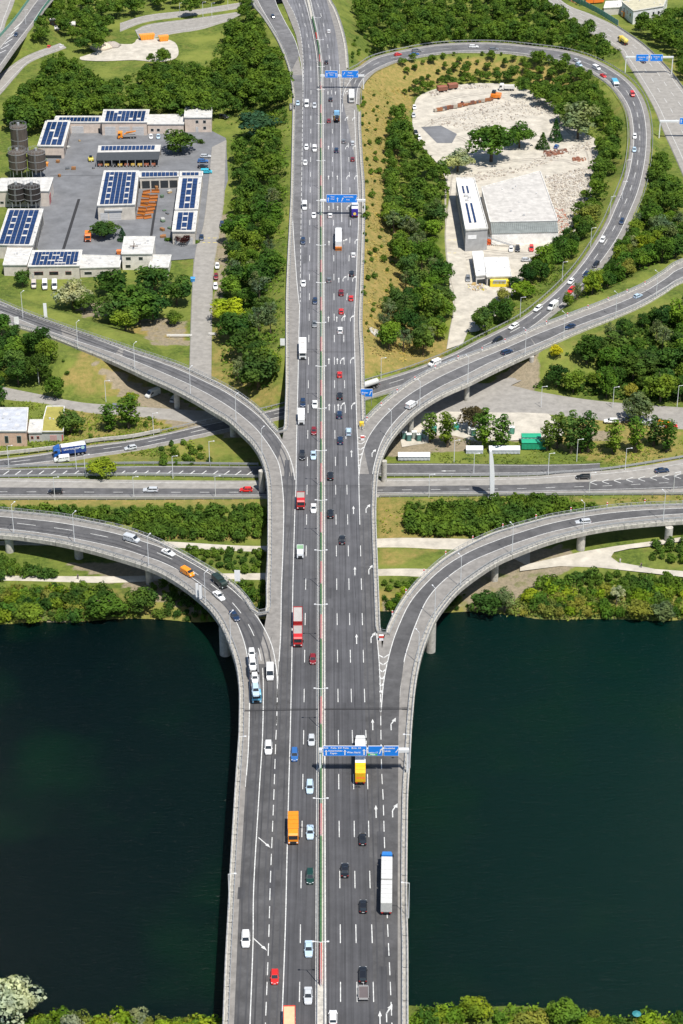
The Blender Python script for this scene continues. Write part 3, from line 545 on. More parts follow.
rowstrip(mb, RD1 + RD2, CRr[13:] + DRe[1:] + RE, 474, 1098, .004); rowstrip(mb, [(388, 660), (384, 680), (381.3, 700)] + RE[1:], DLl[12:], 662, 1098, .002)
rowstrip(mb, G3L[5:], G3R[-2:] + LL_n[:3] + [(299.6, 304)], 75, 303, .004)
rowstrip(mb, RCs, RR, 112, 222, .005) if False else None
def dstrip(a, b, dz, cut=None):
    strip(mb, a, b, dz, step=3)
dstrip(wa(AL[:15] + [(282.4, 489)], zA), wa(AR + [(296, 489)], zA), 0); dstrip(wa(BL[:12] + [(249.5, 694)], zB), wa(BR[:15] + [(277.2, 694)], zB), 0.0); dstrip(wa(CRr[:17] + [(371.2, 503)], zC), wa(CRl + [(359.3, 503)], zC), 0); dstrip(wa(DLl[:15] + [(398.6, 718)], zDr), wa(DLu + [(381, 718)], zDr), 0)
dstrip(wl(G3L[:6]), wl(G3R[:5]), 0)
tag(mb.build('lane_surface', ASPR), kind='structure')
mb = MB(); Ei, Eo = W3(E_in, None, 1), W3(E_out, None, 1); EM = lambda t: [p.lerp(q, t) for p, q in zip(Ei, Eo)]; pstrip(mb, EM(.17), EM(.80), .01); tag(mb.build('loop_lane_surface', ASPR), kind='structure')
mb = MB(); strip(mb, ml(G1_l, G1_r, zG, .42), ml(G1_l, G1_r, zG, .84), .01); h3a, h3b = W3(H3_u, .3), W3(H3_l, .3); strip(mb, mixpl(h3a, h3b, .46), mixpl(h3a, h3b, .86), .01); tag(mb.build('riverside_lane_surface', ASPR), kind='structure')
pm = MB()
for k in ('LLs', 'MEDL', 'MEDR', 'G3L', 'G3R', 'AL', 'AR', 'BL', 'BR', 'BMs', 'RD1', 'CRl', 'DRe', 'DLl', 'DLu', 'RR', 'EL1', 'RCs'): lines(pm, PL[k], .22, .022)
lines(pm, PL['CRr'], .22, .022)
def ydash(P, on=6, per=18, ref=at(321, 981.9, ZD).y, dz=.022, wd=.2, back=False):   # dashes phased on world Y, first end nearest the camera
    P = sorted([(p.y, p.x, p.z) for p in P]); Y = [p[0] for p in P]; X_ = [p[1] for p in P]; k = math.floor((Y[0] - ref) / per)
    while True:
        y1 = ref + k * per; y0 = y1 - on; k += 1
        if y0 > Y[-1]: break
        if y1 < Y[0]: continue
        a, b = max(y0, Y[0]), min(y1, Y[-1])
        if b - a > .3: lines(pm, [Vector((np.interp(t, Y, X_), t, np.interp(t, Y, [p[2] for p in P]))) for t in (a, (a + b) / 2, b)], wd, dz)
for k in ('L1d', 'RA', 'RB', 'RD2'): ydash(PL[k])
for k in ('LL_n', 'ABd', 'RE'): ydash(PL[k], 4, 6)
for k in ('BMd',): lines(pm, PL[k], .2, .022, (6, 6))
lines(pm, EM(.15), .2, .022); lines(pm, EM(.82), .2, .022); lines(pm, EM(.47), .2, .022, (6, 9)); 
for t in (.14, .82): lines(pm, mixpl(h3a, h3b, t), .18, .022)
h1a, h1b = W3(H1_u, .3), W3(H1_l, .3)
for t in (.1, .86): lines(pm, mixpl(h1a, h1b, t), .18, .022)
lines(pm, mixpl(h3a, h3b, .67), .18, .022, (3, 6))
for t in (.12, .9): lines(pm, ml(F_l, F_r, zF, t), .2, .022)
for t in (.36, .63): lines(pm, ml(F_l, F_r, zF, t), .2, .022, (6, 9))
lines(pm, ml(G1_l, G1_r, zG, .38), .2, .022); lines(pm, ml(G1_l, G1_r, zG, .88), .2, .022)
for t in (.2, .8): lines(pm, ml(G2_l, G2_r, 1.0, t), .2, .022); lines(pm, ml(G0_l, G0_r, zG, t), .2, .022)
for a, b in ((T1_u, T1_l), (T2_u, T2_l)): lines(pm, ml(a, b, .3, .12), .2, .02); lines(pm, ml(a, b, .3, .85), .2, .02)
# hatched chevrons
def seg(p, q, z, wd=.35, dz=.026): a, b = at(*p, z), at(*q, z); lines(pm, [a, b], wd, dz)
for i in range(6):
    y = 436 + i * 5.6; t = (y - 436) / 34; xa = 357.8 + .2 * i * .3; xb = 366 - 7 * t
    seg((xa, y + 1.5), ((xa + xb) / 2, y + 2.4), ZD); seg(((xa + xb) / 2, y + 2.4), (xb, y), ZD)
for i in range(6):
    y = 655 + i * 7.2; xb = 389 - i * 1.45; xa = 378.6 + i * .25; seg((xa, y), ((xa + xb) / 2, y + 2.8), ZD); seg(((xa + xb) / 2, y + 2.8), (xb, y - .5), ZD)
for i in range(6): y = 78 + i * 4; seg((340.5, y), (347.5 - i * .9, y + 1.2), ZD, .3)
for i in range(26):
    x = -20 + i * 11.6
    if x < 258: seg((x, 475), (x + 6, 470.8), .3, .35)
for i in range(9): x = 590 + i * 12; y = 474.5 - i * .9; seg((x, y + 8), (x + 7, y + 5.5), .3, .28); seg((x, y + 8), (x + 7, y + 10.4), .3, .28)
for i in range(6): seg((-2 + i * 3.2, 54 - i * 5), (6 + i * 3.2, 50 - i * 5.6), zG, .5)
# lane arrows
def arrow(px, py, z=ZD, ang=0, bend=0, s=.8):
    c = at(px, py, z); pts = []
    def T(x, y): ca, sa = math.cos(ang), math.sin(ang); return (c.x + (x * ca - y * sa) * s, c.y + (x * sa + y * ca) * s, z + .024)
    if bend:
        pm.add([T(-.16, -3), T(.16, -3), T(.16, .2), T(-.16, .2)], [(0, 1, 2, 3)]); pm.add([T(-.16, .2), T(.16, .0), T(1.0, 1.8), T(.65, 2.0)], [(0, 1, 2, 3)]); pm.add([T(.25, 2.2), T(1.5, 1.4), T(1.6, 3.6)], [(0, 1, 2)])
    else:
        pm.add([T(-.16, -3), T(.16, -3), T(.16, 1), T(-.16, 1)], [(0, 1, 2, 3)]); pm.add([T(-.5, 1), T(.5, 1), T(0, 3)], [(0, 1, 2)])
for x, y in ((353.5, 510), (354.9, 571), (351.5, 453.5), (356.6, 639), (372.7, 724.6), (376, 811.5), (328.9, 361), (337.3, 361), (329.2, 407), (338.2, 407), (328.5, 319), (336.8, 319), (338.8, 280), (329, 243), (343.8, 242), (328.9, 208), (337.6, 208), (328, 93), (335.4, 93), (328.5, 147.5), (328.5, 177.4), (337.3, 177.4), (380, 1019)): arrow(x, y)
for x, y in ((366, 509), (368.8, 570), (372, 453.5), (371, 638), (391, 724.6), (392.5, 811), (386.5, 1014), (340.5, 361), (350.5, 360.5), (341, 406), (351.5, 406), (342, 318.5), (350.4, 318.5), (343, 279), (352.6, 279), (344, 241.5), (355, 241.5), (347, 207.5), (345.6, 92.5), (345.2, 119), (352.6, 119), (345.6, 147.5), (353, 147.5), (346.8, 177.4), (354.7, 177.4)): arrow(x, y, bend=1)
arrow(260.4, 944.7, ang=R(-142)); arrow(264.5, 842.7, ang=R(-142)); arrow(448, 471, .3, R(90))
tag(pm.build('road_marking', PAINT), kind='structure')
# wheel tracks, repaired patches, sealed cracks
WEAR = mat('worn_asphalt', (.046, .046, .049), .75, var=.35, scale=.9, stretch=(1.5, .03, 1), world=True, detail=8); paleY(WEAR, 2.25); SEAL = mat('crack_seal', (.02, .02, .022), .6)
wm_ = MB(); YL_ = at(321, 470, ZD).y
def offl(mb, P, off, wd, dz): N = normals(P); lines(mb, [p + q * off for p, q in zip(P, N)], wd, dz)
sgn = lambda k: 1 if PL[k][0].y < PL[k][-1].y else -1
for k, offs in (('L1d', (-1.75, 1.75)), ('RA', (-1.75, 1.75)), ('RB', (-1.75,)), ('RD2', (1.75,)), ('LLs', (1.9,)), ('BMs', (1.75, -1.75)), ('BMd', (1.7, -1.7)), ('AR', (-1.9,)), ('CRr', (-1.9,)), ('DLl', (-1.8,))):
    for o_ in offs:
        for w2 in (-.78, .78): offl(wm_, [p for p in PL[k] if k != 'LLs' or p.y < YL_] if k != 'RB' else PL[k][:-32], o_ + w2, .36, .014)
for t in (.27, .36, .58, .68): lines(wm_, EM(t), .4, .016)
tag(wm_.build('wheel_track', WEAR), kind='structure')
sr = random.Random(21); sm_ = MB(); pt = MB()
for _ in range(70):
    y = sr.uniform(20, 1015); a_, b_ = float(np.interp(y, ys_, xl)), float(np.interp(y, ys_, xr)); x = sr.uniform(a_ + 10, b_ - 10)
    if abs(x - 321) < 8: continue
    p = at(x, y, ZD); 
    if sr.random() < .55:
        pts_ = [p]; [pts_.append(pts_[-1] + Vector((sr.uniform(-.12, .12), sr.uniform(.8, 2.2), 0))) for _ in range(sr.randint(3, 9))]; lines(sm_, pts_, .09, .017 + .00005 * _)
    else: l_, w_ = sr.uniform(3, 16), sr.uniform(.8, 1.7); lines(pt, [p, p + Vector((0, l_ / 2, 0)), p + Vector((0, l_, 0))], w_, .0095 + .00006 * _)
tag(sm_.build('crack_seal', SEAL), kind='structure'); tag(pt.build('asphalt_patch', WEAR), kind='structure')
ym = MB(); 
for y in (238, 242.6): lines(ym, [at(202.5, y, .3), at(218, y, .3)], .3, .02, (1.2, 1.0))
for y in (240, 253): lines(ym, [at(448, y, .3), at(459, y, .3)], .25, .03, (1.2, 1.0))
tag(ym.build('road_marking', YELP), kind='structure')
# expansion joint across the whole bridge, and dark crack-sealing strips
jm = MB(); lines(jm, [at(238.8, 711, ZD), at(321, 709.5, ZD), at(412, 709, ZD)], .5, .03); lines(jm, [at(238.8, 709.3, ZD), at(412, 707.4, ZD)], .12, .03)
for y in (485.5, 487): lines(jm, [at(268, y, ZD), at(376, y, ZD)], .1, .03)
lines(jm, [at(285.6, 352, ZD), at(360, 352, ZD)], .2, .03)
lines(jm, [at(79, 199, .13), at(63.5, 249, .13)], 1.2, .01); lines(jm, [at(157, 197, .13), at(151, 237, .13)], 1.0, .01); lines(jm, [at(50, 175.5, .13), at(104, 175.5, .13)], .25, .01)
tag(jm.build('drain_and_joint', DARK), kind='structure')
# ------------------------------------------------------------ median strip with screen, and its lamps
root = empty('median_barrier', tuple(at(321, 600, ZD))); tag(root, 'long concrete median barrier with a slim screen in red and green stretches', 'barrier'); o = root.location
P = resample(PL['MC'], 4); P = [p - o for p in P]
m = MB(); sweep(m, P, 0, 1.7, .0, .14); m.build('kerb', CONL, root)
for s in (-.75, .75):
    m = MB(); sweep(m, P, s, .12, .55, .85)
    m.build('guard_rail', STEEL, root)
Yc = [p.y for p in PL['MC']]
lampY = [at(321, h, ZD + 12.4).y for h in (942.4, 799, 689, 605, 550.7, 500.6, 451, 408.7, 366.6, 323, 283, 245.5, 201, 161, 124, 90, 67, 40, 18)]
REDM = mat('red_screen', (.42, .04, .022), .7, var=.3, scale=1.5, world=True); GRNM = mat('green_screen', (.045, .125, .045), .7, var=.35, scale=1.5, world=True); red = grn = None; pts = [p for p in PL['MC']]; ys2 = [p.y for p in pts]; xs2 = [p.x for p in pts]
srt = sorted(zip(ys2, xs2)); ys2 = [a for a, b in srt]; xs2 = [b for a, b in srt]
X_at = lambda y: float(np.interp(y, ys2, xs2))
lampY.sort(); lampY = [lampY[0] - 31] + lampY
for i, y in enumerate(lampY):
    y1 = lampY[i + 1] if i + 1 < len(lampY) else y + 40; L_ = y1 - y
    for mb_, s0, s1 in ((red, .5 / L_, 12 / L_), (grn, 12 / L_, 1)):
        if i == 0: continue
        mb_ = MB()
        for k in range(3):
            a, b = y + L_ * (s0 + (s1 - s0) * k / 3), y + L_ * (s0 + (s1 - s0) * (k + 1) / 3)
            mb_.bar(Vector((X_at(a), a, ZD + .95)) - o, Vector((X_at(b), b, ZD + .95)) - o, .42, 1.5)
        mb_.build('screen', REDM if s0 * L_ < 1 else GRNM, root)
def lamp_meshes(hgt, arms):
    pole = MB(); pole.cyl((0, 0, 0), (0, 0, hgt), .12, .07, 8)
    parts = [('pole', pole.mesh('pole', STEELW))]
    for s in arms:
        a = MB(); a.cyl((0, 0, hgt - .05), (s * 1.4, 0, hgt + .15), .06, .05, 6); parts.append(('arm', a.mesh('arm', STEELW)))
        h = MB(); h.box(s * 1.4 - .4 if s < 0 else s * 1.3, s * 1.3 if s < 0 else s * 1.4 + .4, -.17, .17, hgt + .08, hgt + .22); h2 = h.mesh('lamp_head', STEELW); parts.append(('lamp_head', h2))
    return parts
def lamp(parts, loc, rz, label, group):
    r = empty('street_lamp', loc, rz); tag(r, label, 'street lamp', group)
    for nm, me_ in parts: link(nm, me_, r)
    return r
dbl = lamp_meshes(12.4, (-1, 1)); sg = lamp_meshes(10, (1,)); sgs = lamp_meshes(8, (1,))
for y in lampY[1:]: lamp(dbl, (X_at(y), y, ZD + .1), 0, 'double-armed pale street lamp standing on the motorway median', 'double lamps along the median')
RAMPL = [('on the river side rail of the ramp at upper left', zA, [(23, 318), (78, 348.5), (135, 370.5), (190.5, 395), (236, 423), (262, 457)], R(60)),
         ('on the outer rail of the ramp above the left riverbank', zB, [(74.6, 543.5), (148.7, 566.5), (205.4, 604), (230.7, 645), (14, 534)], R(60)),
         ('on the lower rail of the ramp at upper right', zC, [(391, 439.4), (419.7, 409), (467.7, 384), (525, 356), (563.6, 339), (615.4, 318.5), (656, 297)], R(120)),
         ('on the outer rail of the ramp above the right riverbank', zDr, [(418.5, 664), (434.7, 619.4), (460.5, 587), (512, 555), (582.8, 532.5), (663, 521.5)], R(120)),
         ('on the edge of the bridge over the river', lambda x, y: ZD, [(229.5, 909), (240, 770), (409.8, 768), (408.5, 918)], None)]
for txt, zf, pts_, rz in RAMPL:
    for x, y in pts_:
        r_ = rz if rz is not None else (0 if x < 300 else math.pi); p = at(x, y, zf(x, y)); lamp(sg, tuple(p), r_, 'single-arm pale street lamp ' + txt, 'street lamps ' + txt)
GL = [('beside the riverside roads left of the motorway', [(76.5, 470), (85.5, 477), (9, 468), (55, 500), (134, 499.5), (209.6, 463.5), (173, 478.5), (215.6, 498.8), (153.6, 435), (106, 402), (39, 385)]),
      ('beside the riverside roads right of the motorway', [(473.6, 476), (428.9, 497.3), (454, 462.5), (548, 475.8), (625, 470.6), (589, 495.4), (673, 495), (576.6, 461.5), (612.6, 408.5), (541, 408), (677, 407)]),
      ('beside the loop road around the storage yard', [(590.5, 247), (562, 281.5), (520, 317.5), (610, 215), (625.5, 178), (622, 200), (381, 379)]),
      ('in the grass by the top left roads', [(212, 18), (203, 17), (228, 10), (180, 18), (26, 25), (8, 50)])]
for txt, pts_ in GL:
    for x, y in pts_: lamp(sgs, tuple(ground(x, y)), 0, 'slim pale street lamp ' + txt, 'street lamps ' + txt)
# ------------------------------------------------------------ edge barriers
def edge(name, label, P, side, base=0, railing=True, step=2.0, beam=True, col=None):
    """P world polyline on the deck edge; side=+1 when the road lies to the left of its direction"""
    P = resample(P, step); o = P[len(P) // 2].copy(); root = empty(name, tuple(o)); tag(root, label, 'railing'); Q = [p - o for p in P]; s = side
    if beam:
        m = MB(); sweep(m, Q, s * .28, .56, -1.0, .22); m.build('edge_beam', CONL, root)
        m = MB(); sweep(m, Q, s * 1.0, .8, -.05, .16); m.build('kerb', CONC, root)
        m = MB(); N = normals(Q)
        for i in range(3, len(Q) - 1, 5): m.bar(Q[i] + N[i] * s * -.03 + Vector((0, 0, -.38)), Q[i] + N[i] * s * 1.42 + Vector((0, 0, -.38)), .1, 1.22)
        m.build('joint', DARK, root) if len(m.f) else None
    N = normals(Q)
    if railing:
        m = MB(); sweep(m, Q, s * .22, .1, 1.1, 1.2); sweep(m, Q, s * .22, .05, .62, .67); m.build('rail', STEEL, root)
        m = MB()
        for i, (p, n_) in enumerate(zip(Q, N)):
            c = p + n_ * s * .22; m.cyl(c + Vector((0, 0, .2)), c + Vector((0, 0, 1.12)), .09, .09, 4)
        tag(m.build('post', STEEL, root), kind='stuff')
    m = MB(); sweep(m, Q, s * 1.35, .1, .5, .84); m.build('guard_rail', STEEL, root)
    m = MB()
    for i, (p, n_) in enumerate(zip(Q, N)):
        c = p + n_ * s * 1.22; m.box(c.x - .09, c.x + .09, c.y - .09, c.y + .09, c.z, c.z + .75)
    tag(m.build('guard_rail_post', STEEL, root), kind='stuff')
def WP(*lists):
    out = []
    for p, zf in lists: out += [at(x, y, zf(x, y)) for x, y in [tuple(q[:2]) for q in sm([tuple(q[:2]) for q in p], 6)]]
    return out
z9 = lambda x, y: ZD
edge('bridge_railing', 'steel railing on the left edge of the river bridge and the left bank ramp', WP((B_out, zB), (M_left_bot, z9)), 1)
edge('bridge_railing', 'steel railing round the tapered gap between the two left ramps', WP((B_in, zB), ([(257, 611.5), (261.5, 613.6), (265, 611.8), (266, 607)], z9), ([(265.8, 590), (267, 560)] + [tuple(q) for q in A_lo[::-1]], zA)), -1)
edge('bridge_railing', 'steel railing along the upper side of the upper left ramp and the motorway edge', WP((A_up, zA), ([(279, 432), (282, 431.5), (283.8, 428)] + M_left_top + G3_l[::-1], z9)), -1, railing=True)
edge('bridge_railing', 'steel railing along the outside of the loop ramp at upper right', W3(E_out, None, 1)[:-62], 1, railing=False, beam=False)
edge('bridge_railing', 'steel guard rail along the inside of the loop ramp round the storage yard', W3(E_in, None, 1)[:-40], -1, railing=False, beam=False)
edge('bridge_railing', 'steel railing right of the motorway running onto the upper right ramp', WP((M_right_top[::-1] + [(361.2, 429), (362.4, 430.8), (363.6, 428.4)], z9), (C_up[::-1], zC)), 1)
edge('bridge_railing', 'steel railing round the tapered gap between the two right ramps', WP((C_lo + M_right_mid[1:], zC), ([(380.6, 629), (382.4, 634), (385.6, 633.6)], z9), (D_in[::-1], zDr)), -1)
edge('bridge_railing', 'steel railing on the right edge of the river bridge and the right bank ramp', WP((D_out, zDr), (M_right_bot, z9)), -1)
edge('guard_rail', 'steel guard rail by the motorway top right of the split', WP((M_right_far[::-1], z9)), 1, railing=False)
GRN = mat('green_rail', (.10, .30, .22), .6)
def fence(name, label, P, hgt, m, cat='fence', th_=.12, step=3):
    P = resample(P, step); o = P[len(P) // 2].copy(); root = empty(name, tuple(o)); tag(root, label, cat); Q = [p - o for p in P]
    a = MB(); sweep(a, Q, 0, th_, .1, hgt); a.build('panel', m, root); a = MB()
    for p in Q: a.box(p.x - .1, p.x + .1, p.y - .1, p.y + .1, -.5 + p.z, p.z + hgt + .1)
    tag(a.build('post', STEEL, root), kind='stuff' if len(Q) > 100 else None)
fence('bridge_railing', 'green railing on the left side of the corner flyover', W3(G1_l[:4], zG), 1.6, GRN, 'railing'); fence('bridge_railing', 'green railing on the right side of the corner flyover', W3(G1_r[:3], zG), 1.6, GRN, 'railing')
fence('noise_barrier', 'green noise barrier along the upper right expressway', W3([(545, -12), (566, -2), (595, 12), (618, 26)], zF), 3, GRN, 'barrier')
fence('guard_rail', 'grey guard rail on the right side of the expressway', W3(F_r[3:], zF), .8, STEEL, 'guard rail'); fence('guard_rail', 'grey guard rail between the upper road and the riverside road at right', W3([(385, 476), (520, 475.8), (560, 473), (611, 469), (683, 457.5), (720, 450)], .3), .8, STEEL, 'guard rail')
fence('guard_rail', 'grey guard rail below the upper riverside road at left', W3([(-40, 477.4), (0, 477), (140, 475.5), (262, 477.6)], .3), .8, STEEL, 'guard rail'); fence('guard_rail', 'grey guard rail along the grass above the hatched lane at left', W3([(-10, 467.8), (60, 466), (140, 463.8), (258, 465)], .3), .8, STEEL, 'guard rail')
fence('concrete_wall', 'low pale concrete wall above the road with the blue lorry', W3([(-20, 457), (51, 449.5), (92, 442), (130, 438), (160, 432)], .6), 1.2, CONL, 'wall', .4)
fence('guard_rail', 'grey guard rail on the riverside edge of the lower left road', W3([(-20, 499.5), (130, 499.2), (262, 498.6)], .3), .8, STEEL, 'guard rail'); fence('guard_rail', 'grey guard rail on the riverside edge of the lower right road', W3([(380, 496.8), (520, 495.4), (683, 494.4), (720, 494)], .3), .8, STEEL, 'guard rail')
# ------------------------------------------------------------ sign gantries
def text(s, size, mtl, parent, x, y, z, name='lettering', rz=0):
    cu = bpy.data.curves.new(name, 'FONT'); cu.body = s; cu.size = size; cu.extrude = .01; cu.align_x = 'CENTER'; cu.align_y = 'CENTER'; cu.offset = .012
    t = bpy.data.objects.new('t', cu); me_ = bpy.data.meshes.new_from_object(t); bpy.data.objects.remove(t); me_.materials.append(mtl) if not me_.materials else None
    me_.materials.clear(); me_.materials.append(mtl)
    o = link(name, me_, parent); o.location = (x, y, z); o.rotation_euler = (R(90), 0, rz); return o
def uparrow(parent, x, y, z, h, bend=0):
    m = MB(); t = .12 * h / 1.6; dx = bend * .45 * h
    m.add([(x - t, y, z - h / 2), (x + t, y, z - h / 2), (x + t + dx, y, z + h * .2), (x - t + dx, y, z + h * .2)], [(0, 1, 2, 3)]); m.add([(x - 3 * t + dx, y, z + h * .15), (x + 3 * t + dx, y, z + h * .15), (x + dx * 1.4, y, z + h / 2)], [(0, 1, 2)]); m.build('arrow', WHT, parent)
def gantry(label, xl_, xr_, pyb, z, pyTop, panels, beamz, left=True, ph=None):
    """posts at pixel xl_, xr_ on row pyb of plane z; panels: (px0, px1, z0, z1, texts, arrows)"""
    a, b = at(xl_, pyb, z), at(xr_, pyb, z); root = empty('sign_gantry', (a.x, a.y, z)); tag(root, label, 'sign gantry')
    for p in ((a, b) if left else (b,)):
        m = MB(); m.box(p.x - a.x - .22, p.x - a.x + .22, -.22, .22, 0, beamz + .6); m.build('post', STEELW, root)
    m = MB(); m.box(-.3, b.x - a.x + .3, -.45, .3, beamz - .15, beamz + .65); m.box(-.3, b.x - a.x + .3, .7, .8, beamz - .1, beamz + .5); m.build('beam', STEELW, root)
    for (p0, p1, z0, z1, tx, ar) in panels:
        x0 = at(p0, pyTop, z + beamz).x * 1.0 - a.x; x1 = at(p1, pyTop, z + beamz).x - a.x; y = -.62
        m = MB(); m.box(x0, x1, y, y + .12, z0, z1); pn = m.build('sign_panel', WHT, root); m = MB(); m.box(x0 + .08, x1 - .08, y - .02, y, z0 + .08, z1 - .08); m.build('sign_face', BLUE, pn)
        for s, fx, fz, sz, c in tx:
            if c: m = MB(); m.box(x0 + (x1 - x0) * (fx - .32), x0 + (x1 - x0) * (fx + .32), y - .04, y - .02, z0 + (z1 - z0) * fz - sz * .5, z0 + (z1 - z0) * fz + sz * .5); m.build('sign_strip', GREEN, pn)
            text(s, sz, WHT, pn, x0 + (x1 - x0) * fx, y - .05, z0 + (z1 - z0) * fz)
        for fx, fz, h_, bd in ar: uparrow(pn, x0 + (x1 - x0) * fx, y - .045, z0 + (z1 - z0) * fz, h_, bd)
    return root
gantry('wide white gantry with four blue direction signs over the river bridge', 320.4, 407.2, 773, ZD, 748, [
    (323.2, 366.6, 5.6, 8.6, [('A22', .06, .82, .7, 0), ('Praha  E49', .30, .80, .62, 0), ('Praha', .52, .8, .62, 0), ('Brno  A5', .76, .8, .62, 0), ('Kaisermühlen', .28, .52, .62, 0), ('Kagran', .24, .28, .6, 0), ('Wien Nord', .70, .36, .68, 0)], [(.07, .36, 1.6, 0), (.50, .36, 1.6, 0), (.94, .42, 1.8, 0)]),
    (367.9, 382.4, 5.6, 8.6, [('Region 17', .32, .34, .62, 0), ('Messe', .32, .15, .5, 1)], [(.78, .5, 1.7, .55)]),
    (383.6, 398.4, 5.6, 8.6, [('Handelskai', .38, .78, .6, 0), ('Lände', .25, .5, .6, 0)], [(.8, .6, 1.4, 1.0)])], 6.6)
gantry('white gantry with one long blue sign over the right carriageway, in the middle distance', 321.2, 364.6, 215.5, ZD, 196, [
    (326.6, 357.0, 5.7, 9.1, [('Wien', .2, .72, .7, 0), ('Prater', .2, .45, .6, 0), ('Kaisermühlen', .72, .72, .7, 0), ('Praha', .70, .36, .6, 0)], [(.06, .4, 1.7, 0), (.36, .4, 1.7, 0), (.49, .4, 1.7, .6), (.95, .5, 1.5, .8)])], 6.2)
gantry('far white gantry with two blue signs where the loop ramp leaves', 321.0, 363.6, 89, ZD, 71, [
    (325.2, 337.8, 5.6, 9.0, [('Zentrum', .5, .7, .8, 0), ('Wien', .5, .4, .8, 0)], [(.14, .45, 1.8, 0), (.86, .45, 1.8, 0)]),
    (341.8, 358.2, 5.6, 9.0, [('Prater', .5, .7, .8, 0), ('Simmering', .5, .32, .7, 0)], [(.1, .6, 1.4, .7), (.9, .5, 1.2, .7)])], 6.2)
gantry('white portal with two light blue signs over the upper right expressway', 625, 671.5, 74, zF, 58, [
    (636.0, 648.6, 6.6, 10.0, [('Schwechat', .45, .6, .8, 0), ('Airport', .4, .3, .6, 0)], [(.88, .5, 1.6, 0)]), (650.2, 662.8, 6.6, 10.0, [('Budapest', .5, .65, .8, 0), ('A4', .5, .35, .8, 0)], [(.1, .5, 1.5, 0), (.9, .5, 1.5, 0)])], 8.2)
gantry('white portal at the right edge with a light blue sign over the expressway', 659, 712, 138, zF, 122, [(679.5, 695, 6.6, 9.6, [('Airport', .5, .5, .9, 0)], [(.1, .5, 1.6, 0)])], 7.6)
p = at(366.5, 412, 3); root = empty('direction_sign', (p.x, p.y + .5, ZD)); tag(root, 'single blue exit sign beside the motorway in the gap before the upper right ramp', 'sign')
m = MB(); m.box(-2.0, 2.0, 0, .1, -.6, 2.3); pn = m.build('sign_panel', WHT, root); m = MB(); m.box(-1.92, 1.92, -.02, 0, -.52, 2.22); m.build('sign_face', BLUE, pn); text('Prater', .8, WHT, pn, -.5, -.04, .9); uparrow(pn, .95, -.04, .9, 1.6, .6)
for s in (-1.6, 1.6): m = MB(); m.cyl((s, .15, -4), (s, .15, 2.2), .1, .1, 6); m.build('post', STEEL, root)
# back-to-back roadside panels
def panel(px, py, z, w_, h_, label, lift=1.0):
    p = at(px, py, z); r = empty('road_sign', tuple(p)); tag(r, label, 'sign'); m = MB(); m.box(-w_ / 2, w_ / 2, -.05, .05, lift, lift + h_); m.build('sign_panel', WHT, r)
    for s in (-w_ / 3, w_ / 3): m = MB(); m.cyl((s, .12, 0), (s, .12, lift + h_), .07, .07, 6); m.build('post', STEEL, r)
panel(17, 327, 4, 1.7, 3.0, 'pale grey sign panel seen from behind beside the upper left ramp, near the edge'); panel(46, 320.5, 4, 1.2, 5.6, 'tall narrow white sign panel above the upper left ramp', 1.2)
panel(197.5, 599, 8.8, .8, 4.5, 'tall grey sign panel on the lower left ramp, left of a pair', .6); panel(201, 601, 8.8, .8, 4.5, 'tall grey sign panel on the lower left ramp, right of a pair', .6); panel(237.5, 583, 8.8, 1.6, 3.6, 'grey sign panel on the inner rail of the lower left ramp', .6)
panel(282.6, 347, ZD, 1.6, 2.6, 'white sign on the left edge of the motorway near the slope', .6)
# small red and white delineators on the inner rails
dm = MB(); dm.box(-.18, .18, -.1, .1, 0, 1.3); dm.box(-.2, .2, -.12, .12, .75, 1.25, 1); dme = dm.mesh('delineator', [WHT, mat('delineator_red', (.6, .05, .03), .5)])
for lst, zf, txt in ((C_up[3:-1], zC, 'the upper right ramp'), (D_in[1:-1], zDr, 'the ramp over the right bank')):
    P = resample(WP((lst, zf)), 11)
    for p in P: o_ = link('delineator', dme); o_.location = p + Vector((0, 0, .7)); tag(o_, 'red and white delineator post on the inner rail of ' + txt, 'delineator', 'delineators on ' + txt)
for x, y, z in ((362.5, 440, ZD), (381.3, 640, ZD)):
    o_ = link('delineator', dme); o_.location = at(x, y, z); o_.scale = (3.2, 3, 1.2); tag(o_, 'white crash cushion with a red stripe at the tip of the ' + ('upper' if y < 500 else 'lower') + ' right gore', 'crash cushion'); o_.name = 'crash_cushion'
m = MB(); m.box(-.7, .7, -.5, .5, 0, 1.9, bev=.06); m.box(-.3, .3, -.56, -.5, .8, 1.5); o_ = m.build('control_box', mat('yellow_box', (.75, .52, .03), .5)); o_.location = at(361.6, 427, ZD); tag(o_, 'yellow roadside box at the tip of the upper right gore', 'box')
# white leaning mast
p = at(492, 499, .3); root = empty('mast', tuple(p)); tag(root, 'tall white tapering mast on a square base beside the riverside road', 'mast'); m = MB(); m.box(-1.3, 1.3, -1.6, .8, -.6, .9); m.build('base', CONL, root)
m = MB(); m.loft([[(x0 - w_, -.9, z), (x0 + w_, -.9, z), (x0 + w_, .5 + dy, z), (x0 - w_, .5 + dy, z)] for z, x0, w_, dy in ((.8, 0, .62, 0), (9, -.3, .72, 1.2), (14, -.7, .62, 1.4), (17.3, -1.1, .3, .4))]); m.build('fin', WHT, root)
